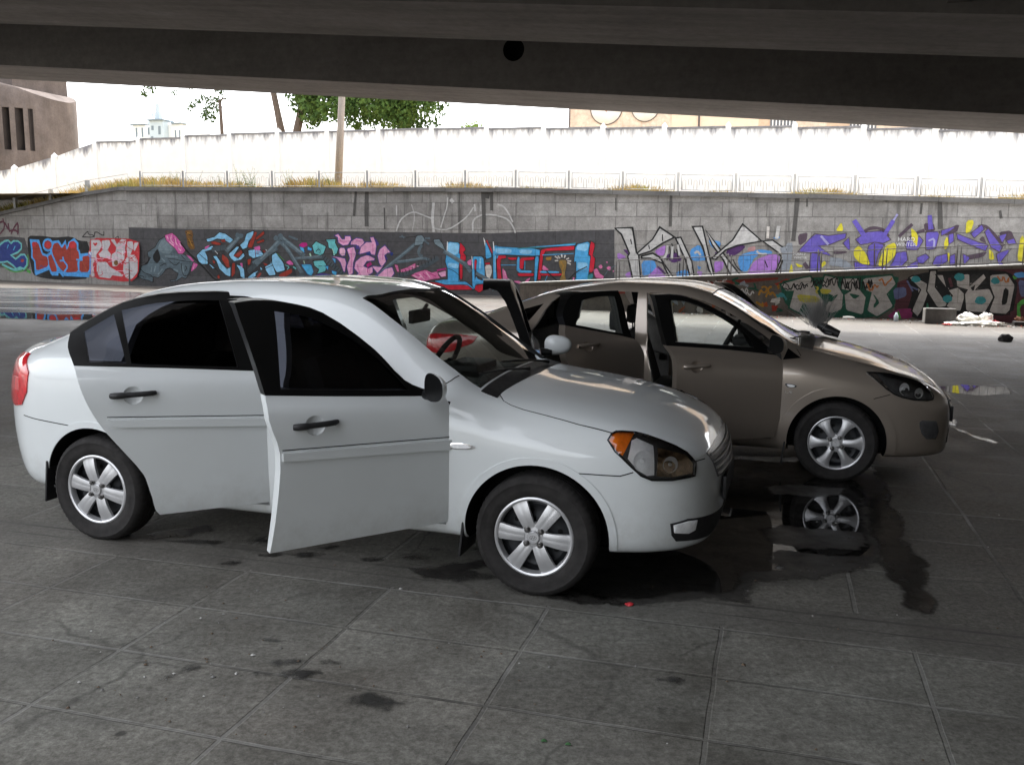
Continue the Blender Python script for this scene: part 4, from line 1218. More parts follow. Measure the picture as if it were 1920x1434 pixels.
# body tables: x, zb, yb, ym, zm, ys, zs, ye, ze, y6, z6, y7, z7, z8
WHITE_T = [
 (.822,.40,.04,.07,.45,.07,.49,.05,.53,.04,.54,.02,.545,.55),
 (.80,.28,.25,.30,.44,.29,.53,.25,.60,.18,.62,.09,.63,.635),
 (.76,.225,.42,.47,.45,.46,.56,.42,.64,.32,.665,.16,.68,.685),
 (.70,.215,.53,.59,.46,.585,.60,.54,.685,.40,.72,.20,.735,.74),
 (.60,.21,.63,.685,.46,.68,.64,.635,.725,.48,.765,.24,.785,.79),
 (.45,.21,.71,.755,.48,.75,.67,.70,.765,.54,.815,.27,.84,.845),
 (.25,.21,.755,.80,.50,.795,.71,.725,.805,.58,.855,.30,.88,.885),
 (.0,.215,.78,.825,.53,.815,.755,.735,.84,.60,.89,.31,.915,.92),
 (-.2,.22,.79,.835,.54,.825,.79,.735,.872,.62,.912,.32,.938,.945),
 (-.30,.225,.79,.84,.54,.83,.82,.74,.895,.655,.925,.34,.955,.962),
 (-.5,.23,.79,.845,.54,.835,.85,.775,.93,.665,1.035,.36,1.075,1.088),
 (-.8,.23,.79,.845,.55,.835,.88,.785,.955,.64,1.235,.35,1.272,1.284),
 (-1.0,.23,.79,.845,.55,.835,.90,.785,.972,.61,1.345,.34,1.375,1.385),
 (-1.2,.23,.79,.845,.55,.835,.915,.785,.985,.605,1.394,.33,1.415,1.424),
 (-1.6,.23,.79,.845,.56,.835,.935,.785,1.008,.60,1.412,.33,1.434,1.444),
 (-2.0,.23,.79,.845,.57,.835,.955,.78,1.03,.59,1.392,.33,1.418,1.43),
 (-2.35,.23,.79,.845,.58,.835,.975,.765,1.053,.57,1.335,.32,1.368,1.38),
 (-2.6,.23,.78,.84,.58,.825,.985,.745,1.06,.555,1.235,.33,1.285,1.30),
 (-2.85,.235,.765,.825,.58,.805,.98,.72,1.05,.57,1.115,.34,1.145,1.152),
 (-3.0,.24,.73,.785,.58,.765,.95,.68,1.025,.55,1.065,.3,1.085,1.09),
 (-3.2,.25,.60,.67,.58,.635,.915,.575,.985,.47,1.03,.25,1.055,1.062),
 (-3.33,.27,.45,.52,.58,.50,.86,.45,.93,.36,.98,.2,1.0,1.008),
 (-3.41,.31,.31,.37,.58,.355,.77,.31,.84,.25,.87,.14,.888,.895),
 (-3.45,.38,.15,.19,.58,.18,.66,.16,.70,.12,.72,.06,.73,.735),
 (-3.468,.48,.04,.06,.56,.06,.60,.05,.63,.04,.64,.02,.645,.65)]
BEIGE_T = [
 (.812,.33,.04,.07,.39,.07,.43,.05,.47,.04,.48,.02,.485,.49),
 (.79,.22,.28,.34,.40,.33,.46,.28,.52,.2,.54,.1,.55,.555),
 (.74,.18,.46,.51,.42,.505,.51,.46,.58,.32,.60,.16,.61,.615),
 (.66,.175,.56,.62,.43,.615,.56,.57,.645,.42,.665,.2,.675,.68),
 (.55,.175,.65,.70,.44,.695,.615,.645,.705,.50,.725,.24,.735,.74),
 (.40,.175,.72,.765,.46,.76,.67,.69,.76,.56,.775,.28,.785,.79),
 (.2,.18,.76,.80,.48,.795,.71,.71,.81,.58,.832,.29,.85,.855),
 (0,.185,.78,.825,.50,.815,.75,.72,.855,.60,.878,.3,.895,.90),
 (-.15,.19,.79,.835,.52,.825,.785,.725,.888,.61,.912,.31,.925,.93),
 (-.26,.19,.79,.84,.52,.83,.81,.735,.898,.64,.925,.32,.942,.947),
 (-.5,.19,.79,.845,.54,.835,.825,.76,.895,.645,1.015,.35,1.065,1.078),
 (-.75,.19,.79,.845,.55,.835,.845,.765,.912,.63,1.175,.34,1.212,1.224),
 (-.95,.19,.79,.845,.55,.835,.865,.765,.928,.61,1.27,.33,1.303,1.313),
 (-1.2,.19,.79,.845,.56,.835,.89,.765,.952,.60,1.325,.33,1.350,1.360),
 (-1.6,.19,.79,.845,.57,.835,.93,.765,.99,.595,1.335,.33,1.360,1.370),
 (-1.9,.19,.79,.845,.58,.835,.95,.76,1.012,.575,1.302,.32,1.332,1.342),
 (-2.2,.19,.785,.845,.60,.835,.965,.755,1.03,.56,1.245,.32,1.278,1.288),
 (-2.5,.20,.775,.835,.60,.825,.965,.735,1.035,.55,1.15,.32,1.185,1.195),
 (-2.8,.21,.745,.80,.60,.79,.935,.70,1.005,.55,1.05,.31,1.075,1.083),
 (-3.0,.22,.70,.755,.60,.745,.91,.66,.985,.53,1.015,.29,1.033,1.04),
 (-3.15,.24,.62,.68,.60,.67,.875,.60,.955,.49,.99,.26,1.008,1.014),
 (-3.25,.28,.50,.57,.60,.56,.80,.50,.88,.42,.915,.22,.93,.935),
 (-3.31,.34,.32,.38,.60,.37,.70,.32,.75,.26,.77,.14,.78,.785),
 (-3.34,.46,.05,.07,.58,.07,.62,.06,.65,.04,.66,.02,.665,.67)]
#BUILD
def sphere_mesh(c, s, mat=None, seg=20):
    bm = bmesh.new()
    bmesh.ops.create_uvsphere(bm, u_segments=seg, v_segments=seg//2, radius=1)
    for v in bm.verts: v.co = Vector((c[0]+v.co.x*s[0], c[1]+v.co.y*s[1], c[2]+v.co.z*s[2]))
    me = to_mesh(bm)
    if mat: me.materials.append(mat)
    return me

def make_mirror(parent, body, at, sgn):
    """wing mirror: painted shell, dark rim, mirror plate facing the rear"""
    x, y, z = at
    bm = bmesh.new()
    bmesh.ops.create_uvsphere(bm, u_segments=28, v_segments=18, radius=1)
    for v in bm.verts:
        c = v.co.copy()
        if c.x < -.02: c.x = -.02
        c.y = math.copysign(abs(c.y)**.8, c.y); c.z = math.copysign(abs(c.z)**.8, c.z)*(1-.15*(c.y*sgn))
        v.co = Vector((x+c.x*.048, y+c.y*.09, z+c.z*.064))
    for f in bm.faces:
        f.smooth = True
        if f.normal.x < -.9 or max(v.co.x for v in f.verts) < x+.001: f.material_index = 1
    tube(bm, [(x+.02, y-sgn*.11, z-.045), (x+.025, y-sgn*.04, z-.045)], [.026, .024], 10, 1)
    me = to_mesh(bm)
    o = ob('wing_mirror', me, parent, [body, M['black_film']], 50)
    return o

def door_meshes(hull_me, inner_me, lower, frame, windows, cup, body, sgn_y=(-1.2, -.42)):
    solid = hull_me
    lower = smooth_poly(lower); frame = smooth_poly(frame)
    lo = boolean(solid, prism_xz(lower, sgn_y[0], sgn_y[1], body), 'INTERSECT')
    lo = boolean(lo, inner_me, 'DIFFERENCE')
    if cup is not None: lo = boolean(lo, cup, 'DIFFERENCE')
    fr = boolean(solid, prism_xz(frame, sgn_y[0], sgn_y[1], M['black_film']), 'INTERSECT')
    fr = boolean(fr, inner_me, 'DIFFERENCE')
    fr.materials.clear(); fr.materials.append(M['black_film']); fr.polygons.foreach_set('material_index', [0]*len(fr.polygons))
    for w in windows:
        fr = boolean(fr, prism_xz(smooth_poly(w), -1.3, -.2, M['black_film']), 'DIFFERENCE')
    return lo, fr

def shift(me, dx, dy=0, dz=0):
    for v in me.vertices:
        v.co.x += dx; v.co.y += dy; v.co.z += dz
    return me

def build_car(S):
    body = S['paint']
    root = empty(S['name'], (0, 0, 0), S['yaw'], S['label'], S['cat'])
    OX = 1.25                                              # the empty stands under the middle of the car
    root.location = Vector((S['x'], S['y'], 0)) + Matrix.Rotation(S['yaw'], 3, 'Z') @ Vector((-OX, 0, 0))
    off = (OX, 0, 0)
    def part(name, me, mats=None, smooth=None, parent=None, **kw):
        o = ob(name, me, parent or root, mats, smooth, **kw)
        if parent is None: o.location = off
        return o
    T = S['table']
    hull_me = Hull(T).mesh(body)
    skin = Skin(hull_me)
    inner = Hull(T, .065, lambda x: .0, (-3.0, .25)).mesh(M['cabin'])
    cav = Hull(T, .055, lambda x: float(pchip([-3.2, -2.25, -2.12, .5], [.74, .74, .27, .27], x)), (S['cab'][1], S['cab'][0])).mesh(M['cabin'])
    # --- shell with its openings
    shell = hull_me.copy()
    for c in S['bumper_cut']:
        shell = boolean(shell, prism_xz(c, -1.5, 1.5, body), 'DIFFERENCE')
    fb = boolean(hull_me, prism_xz(S['bumper_cut'][0], -1.5, 1.5, body), 'INTERSECT')
    rb = boolean(hull_me, prism_xz(S['bumper_cut'][1], -1.5, 1.5, body), 'INTERSECT')
    bm = bmesh.new()
    for hx in (0, S['rear']):
        for s in (-1, 1):
            lathe_y(bm, [(.0, .58*s), (S['arch_r'], .58*s), (S['arch_r'], 1.1*s), (.0, 1.1*s)], 72, 0, hx, 0, S['hub'])
    bmesh.ops.remove_doubles(bm, verts=bm.verts[:], dist=1e-5)
    wells = to_mesh(bm); wells.materials.append(M['well'])
    shell = boolean(shell, wells, 'DIFFERENCE'); fb = boolean(fb, wells, 'DIFFERENCE'); rb = boolean(rb, wells, 'DIFFERENCE')
    for poly in S['open_near']: shell = boolean(shell, prism_xz(smooth_poly(poly), -1.3, -.30, body), 'DIFFERENCE')
    for poly in S['open_far']: shell = boolean(shell, prism_xz(smooth_poly(poly), .30, 1.3, body), 'DIFFERENCE')
    shell = boolean(shell, cav, 'DIFFERENCE')
    for poly in S['far_windows']: shell = boolean(shell, prism_xz(smooth_poly(poly), .30, 1.3, M['black_film']), 'DIFFERENCE')
    for poly in S.get('near_windows', []): shell = boolean(shell, prism_xz(poly, -1.3, -.30, M['black_film']), 'DIFFERENCE')
    h = Hull(T)
    def screen_cut(x0, x1, my):
        v = []; K = 12
        for i in range(K+1):
            x = x0+(x1-x0)*i/K
            c = h.ctrl(x); yy = c[6][0]-my; z0 = c[6][1]-.13; z1 = c[8][1]+.25
            v += [(x, -yy, z0), (x, yy, z0), (x, yy, z1), (x, -yy, z1)]
        f = [(4*i+k, 4*i+(k+1) % 4, 4*i+4+(k+1) % 4, 4*i+4+k) for i in range(K) for k in range(4)] + [(0, 1, 2, 3), (4*K, 4*K+1, 4*K+2, 4*K+3)]
        b = bmesh.new(); vs = [b.verts.new(p) for p in v]
        for q in f: b.faces.new([vs[i] for i in q])
        me = to_mesh(b); me.materials.append(M['black_film']); return me
    def screen(x0, x1, my, down=.010):
        K, J = 16, 16; v = []
        for i in range(K+1):
            x = x0+(x1-x0)*i/K; yy = h.ctrl(x)[6][0]-my
            for j in range(J+1):
                p, n = skin.top(x, yy*(2*j/J-1)); v.append(p-n*down)
        return pyd(v, [(i*(J+1)+j, i*(J+1)+j+1, (i+1)*(J+1)+j+1, (i+1)*(J+1)+j) for i in range(K) for j in range(J)])
    for a in (S['ws'], S['bl']): shell = boolean(shell, screen_cut(*a), 'DIFFERENCE')
    shell.materials.clear() if False else None
    part('body', shell, None, 32)
    part('front_bumper', fb, None, 32)
    part('rear_bumper', rb, None, 32)
    part('windscreen', screen(S['ws'][0]+.02, S['ws'][1]-.02, S['ws'][2]-.02), M['screen'], 60)
    part('rear_window', screen(S['bl'][0]-.02, S['bl'][1]+.02, S['bl'][2]-.02), M['tint'], 60)
    # black border of the windscreen and the cowl
    ws0, ws1, my = S['ws']
    b0 = [skin.top(ws0+.012+.045*(1-abs(t))**.5*0, t*(h.ctrl(ws0)[6][0]-.01))[0] for t in np.linspace(-1, 1, 15)]
    b1 = [skin.top(ws0+.13-.03*abs(t), t*(h.ctrl(ws0+.1)[6][0]+.03))[0] for t in np.linspace(1, -1, 15)]
    part('cowl', skin.patch(b0+b1, .004, .012, .03), M['black_plastic'], 40)
    for t0, t1 in ((.55, -.25), (-.05, -.80)):
        pts = []
        for k in range(9):
            t = t0+(t1-t0)*k/8
            p, n = skin.top(ws0+.07-.12*k/8, t*(h.ctrl(ws0)[6][0]))
            pts.append(p+n*(.018+.012*math.sin(k/8*math.pi)))
        bm = bmesh.new(); tube(bm, pts, [.012]+[.007]*7+[.004], 6)
        part('wiper', to_mesh(bm), M['black_plastic'], 40)
    # bonnet panel and seams
    he = S['hoodedge']
    front = S['hoodfront']
    out = he+front+[(x, -y, z) for x, y, z in he[::-1]]
    cowl = [skin.top(ws0+.125-.03*abs(t), t*abs(he[0][1]))[0][:] for t in np.linspace(.9, -.9, 9)]
    part('bonnet', skin.patch(out+cowl, .0035, .006, .035), body, 40)
    for s in (-1, 1):
        part('panel_seam', skin.strip([(x, y*-s, z) for x, y, z in he], .009, .0012), M['gap'])
    for ln in S['seams']:
        for s in (-1, 1): part('panel_seam', skin.strip([(x, y*-s, z) for x, y, z in ln], .005, .0015), M['gap'])
    # wheel-arch lips
    for hx in (0, S['rear']):
        for s in (-1, 1):
            a0, a1 = S['lip']
            r0, r1 = S['arch_r']-.001, S['arch_r']+S['lip_w']
            poly = [(hx+r0*math.cos(R(a)), S['hub']+r0*math.sin(R(a))) for a in np.linspace(a0, a1, 40)]
            poly += [(hx+r1*math.cos(R(a)), S['hub']+r1*math.sin(R(a))) for a in np.linspace(a1, a0, 40)]
            part('arch_lip', skin.patch([(x, skin.side(x, z, s)[0].y, z) for x, z in poly], S['lip_o'], .006, .02), body, 40)
    # --- lamps
    for s in (-1, 1):
        f = lambda pts: [(x, y*-s, z) for x, y, z in pts]
        hl = part('headlight', skin.patch(f(S['headlight']), .002, .004, .025), M['lampdark'], 40)
        for nm, pts, m_, o_ in S['lampbits']:
            ob(nm, skin.patch(f(pts), o_, .003, .022), hl, M[m_], 40)
        for (bx, bz, br) in S['bowls']:
            p, n = skin.side(bx, bz, s)
            bm = bmesh.new()
            n = Vector((.55, s*.83, .05)).normalized()
            u = n.orthogonal().normalized(); w = n.cross(u)
            pr = []
            for rr, dd in [(br, .012), (br*.93, .010), (br*.75, .004), (br*.45, .0025), (br*.25, .0025), (br*.2, .012), (.0005, .016)]:
                pr.append([bm.verts.new(p+n*dd+(u*math.cos(t)+w*math.sin(t))*rr) for t in [2*math.pi*k/24 for k in range(24)]])
            for r0, r1 in zip(pr, pr[1:]):
                for k in range(24): bm.faces.new([r0[k], r0[(k+1) % 24], r1[(k+1) % 24], r1[k]])
            ob('reflector_bowl', to_mesh(bm), hl, M['reflector'], 40)
        ob('lens', skin.patch(f(S['headlight']), .016, .016, .03, .006), hl, M['lens'], 60)
        ob('lamp_seal', skin.strip(f(S['headlight']), .010, .014, True), hl, M['gap'])
        tl = part('tail_light', skin.patch(f(S['tail']), .007, .009, .025, .004), M['red_lens'], 50)
        for pts in S.get('tailbits', []): ob('tail_light_band', skin.patch(f(pts), .0125, .002, .025), tl, M['tailband'], 50)
        rp = part('side_repeater', skin.patch(rounded(f(S['repeater']), 2), .005, .007, .015, .003), M['chrome'] if S['rep_chrome'] else M['lampdark'], 50)
        ob('repeater_lens', skin.patch(rounded([tuple(sum(q[i] for q in f(S['repeater']))/len(S['repeater'])*.3+p[i]*.7 for i in range(3)) for p in f(S['repeater'])], 2), .0095, .002, .012), rp, M['reflector'], 50)
    for nm, pts, m_, o_ in S['front_patches']:
        p0 = part(nm, skin.patch(pts, o_, .006, .03), M[m_], 40)
        if nm == 'grille':
            for q in S['slats']:
                bm = bmesh.new()
                pp = []
                for t in np.linspace(-1, 1, 15):
                    a = skin.near((.81, t*q[1], q[0]))
                    hh = skin.t.ray_cast(Vector((2, t*q[1], q[0])), Vector((-1, 0, 0)))
                    pp.append((hh[0] if hh[0] is not None else a[0])+Vector((.010, 0, 0)))
                tube(bm, pp, q[2], 6)
                ob('grille_slat', to_mesh(bm), p0, M['nut'], 50)
    for s in (-1, 1):
        fl = part('fog_light', skin.patch([(x, y*-s, z) for x, y, z in S['fog']], .009, .008, .02, .004), M[S.get('fog_mat', 'reflector')], 50)
    # number plate carrier seen edge-on at the nose
    bm = bmesh.new(); bbox(bm, (S['plate'][0], -.26, S['plate'][1]), (S['plate'][0]+.018, .26, S['plate'][1]+.115), 0, .004)
    part('plate_holder', to_mesh(bm), M['black_plastic'], 40)
    # --- far side glass, quarter glass
    for poly in S['far_windows']: part('window_pane', pane(skin, smooth_poly(poly), .016, 1), M[S['far_glass']])
    for poly in S.get('near_windows', []): part('quarter_window', pane(skin, poly, .004, -1), M['tint'])
    # --- doors
    for D in S['doors']:
        hx, hy = D['hinge']
        cup = None
        cx, cz = D['handle']
        if D['cup']:
            p, n = skin.side(cx, cz, -1)
            cup = sphere_mesh((cx, p.y-.012, cz), (.050, .030, .050), body, 28)
        lo, fr = door_meshes(hull_me, inner, D['lower'], D['frame'], D['windows'], cup, body)
        flip = D['side'] > 0
        if flip:                                           # seen from inside: painted inner frame, black outer film
            fr.materials.append(body)
            fr.polygons.foreach_set('material_index', [1 if p_.normal.y > .15 else 0 for p_ in fr.polygons])
        sg = 1 if flip else -1
        def fin(me):
            shift(me, -hx, -hy)
            return mirror_y(me) if flip else me
        door = part('door', fin(lo), None, 32, label=D.get('label'))
        door.location = (hx+OX, hy*(-1 if flip else 1), 0)
        door.rotation_euler = (0, 0, R(D['angle'])*(-1 if flip else 1))
        ob('window_frame', fin(fr), door, None, 40)
        for w in D['windows']:
            ob('window_pane', fin(pane(skin, smooth_poly(w), .016, -1)), door, M[D['glass']])
        # handle bar
        p, n = skin.side(cx, cz, -1)
        bm = bmesh.new()
        pts = []
        for t in np.linspace(-1, 1, 13):
            q, _ = skin.side(cx+t*.1, cz, -1)
            pts.append((cx+t*.1, q.y-.006-.016*(1-t**6), cz+.003*t))
        tube(bm, pts, [.013]+[.0155]*3+[.013]*6+[.0125]*2+[.010], 10)
        me = to_mesh(bm)
        ob('door_handle', fin(me), door, M[D['handle_mat']], 50)
        if D.get('mould'):
            me = skin.patch([(x, skin.side(x, z)[0].y, z) for x, z in D['mould']], .011, .013, .03)
            ob('side_moulding', fin(me), door, body, 40)
            ln = resample([D['mould'][0], D['mould'][1]], .05, False)
            me = skin.strip([(x, skin.side(x, z+.012)[0].y, z+.012) for x, z in ln], .004, .0015)
            ob('moulding_groove', fin(me), door, M['gap'])
        if D.get('mirror'):
            mx, my_, mz = D['mirror']
            make_mirror(door, body, (mx-hx, (my_-hy)*(-1 if flip else 1), mz), sg)
        # inner trim panel with armrest
        xs = [p_[0] for p_ in D['lower']]
        xm0, xm1 = min(xs)+.14, max(xs)-.10
        bm = bmesh.new()
        q, _ = skin.side((xm0+xm1)/2, .62, -1)
        bbox(bm, (xm0+.12, q.y+.062, .60), (xm1, q.y+.125, .665), 0, .02)
        ob('armrest', fin(to_mesh(bm)), door, M['cabin'], 50)
    # --- wheels
    for hx in (0, S['rear']):
        for s in (-1, 1):
            w = make_wheel('wheel', S['wheel'], s)
            w.parent = root
            w.location = (hx+OX, s*S['track'], S['hub'])
            w.rotation_euler = (0, S['wheel_rot'][0 if hx == 0 else 1], 0 if s < 0 else math.pi)
    for fx, z0, z1 in S['flaps']:
        for s in (-1, 1):
            bm = bmesh.new(); bbox(bm, (fx, min(s*.60, s*.825), z0), (fx+.012, max(s*.60, s*.825), z1), 0, .004, Matrix.Rotation(R(6), 3, 'Y'))
            part('mud_flap', to_mesh(bm), M['black_plastic'], 40)
    # --- cabin
    bm = bmesh.new()
    y0 = S['dash'][3]
    x0, x1, zt = S['dash'][:3]
    v = [(x0, .60), (x0, zt-.02), (x0-.12, zt), (x1+.12, zt+.012), (x1+.02, zt-.03), (x1, zt-.13), (x1+.08, .5), (x1+.1, .3), (x0, .3)]
    n = len(v)
    A = [bm.verts.new((x, -y0, z)) for x, z in v]; Bv = [bm.verts.new((x, y0, z)) for x, z in v]
    for i in range(n): bm.faces.new([A[i], A[(i+1) % n], Bv[(i+1) % n], Bv[i]])
    bm.faces.new(A); bm.faces.new(Bv)
    part('dashboard', to_mesh(bm), M['dash'], 30)
    bm = bmesh.new(); bbox(bm, (x1-.02, .18, zt-.02), (x1+.22, .56, zt+.05), 0, .03)
    part('instrument_hood', to_mesh(bm), M['dash'], 50)
    bm = bmesh.new()
    sx, sy, sz = S['steer']
    ring = [(sx+.175*math.sin(t)*math.sin(R(28)), sy+.175*math.cos(t), sz+.175*math.sin(t)*math.cos(R(28))) for t in [2*math.pi*k/32 for k in range(33)]]
    tube(bm, ring, .016, 8, caps=False)
    for a in (0, math.pi, -math.pi/2):
        tube(bm, [(sx+.02, sy, sz), (sx+.165*math.sin(a)*math.sin(R(28)), sy+.165*math.cos(a), sz+.165*math.sin(a)*math.cos(R(28)))], .014, 6)
    tube(bm, [(sx+.02, sy, sz), (sx+.25, sy, sz-.13)], .03, 8)
    part('steering_wheel', to_mesh(bm), M['dash'], 50)
    for yy in (-.37, .37):
        st = make_seat(root, S['seat_x'], yy); st.location = off
    st = make_seat(root, S['bench_x'], 0, 22, .62); st.location = off
    mx, mz = S['imirror']
    bm = bmesh.new(); bbox(bm, (mx-.015, -.125, mz-.035), (mx+.02, .125, mz+.04), 0, .012)
    tube(bm, [(mx, 0, mz), (mx+.05, 0, mz+.07)], .01, 6)
    part('interior_mirror', to_mesh(bm), M['dash'], 50)
    for (a, b, c, e) in S.get('papers', []):
        bm = bmesh.new(); bbox(bm, (a-c, b-e, zt+.016), (a+c, b+e, zt+.018), 0, 0, Matrix.Rotation(R(12), 3, 'Z'))
        part('paper_sheet', to_mesh(bm), M['paper'])
    for nm, fn in S.get('extra', []): fn(part, skin)
    return root, skin

def front_x(tab, u): return [(-.44-a, z) for a, z in u]
WD_F_LOWER = [(-.452,.318),(-.437,.52),(-.433,.80),(-.437,.925),(-.60,.938),(-1.0,.970),(-1.315,.998),(-1.319,.897),(-1.281,.757),(-1.296,.523),(-1.326,.313)]
WD_F_FRAME = [(-.437,.926),(-.60,.939),(-1.0,.971),(-1.315,.999),(-1.335,1.112),(-1.378,1.312),(-1.388,1.385),(-1.30,1.393),(-1.162,1.382),(-.99,1.330),(-.77,1.160),(-.64,1.012),(-.52,.955)]
WD_F_WIN = [(-.628,.966),(-1.243,1.018),(-1.222,1.345),(-1.06,1.312),(-.93,1.249),(-.815,1.165),(-.70,1.055)]
WD_R_LOWER = [(-1.407,.322),(-1.402,.50),(-1.408,.72),(-1.433,.884),(-1.476,.998),(-1.9,1.030),(-2.306,1.056),(-2.262,.90),(-2.20,.773),(-2.12,.66),(-2.025,.522),(-1.995,.42),(-1.98,.34),(-1.96,.308)]
WD_R_FRAME = [(-1.476,.999),(-1.9,1.031),(-2.306,1.057),(-2.33,1.14),(-2.318,1.205),(-2.239,1.258),(-2.08,1.34),(-1.905,1.382),(-1.65,1.392),(-1.577,1.388),(-1.545,1.22)]
WD_R_WIN = [[(-1.562,1.020),(-2.054,1.052),(-2.087,1.306),(-1.928,1.338),(-1.737,1.350),(-1.628,1.347)], [(-2.078,1.060),(-2.240,1.070),(-2.258,1.208),(-2.122,1.288)]]
def sym(pts): return pts+[(x, -y, z) for x, y, z in pts[::-1]]
M['tailband'] = simple('tail_light_pink', (.75, .12, .12), .15, 0, .9, .2, 30)
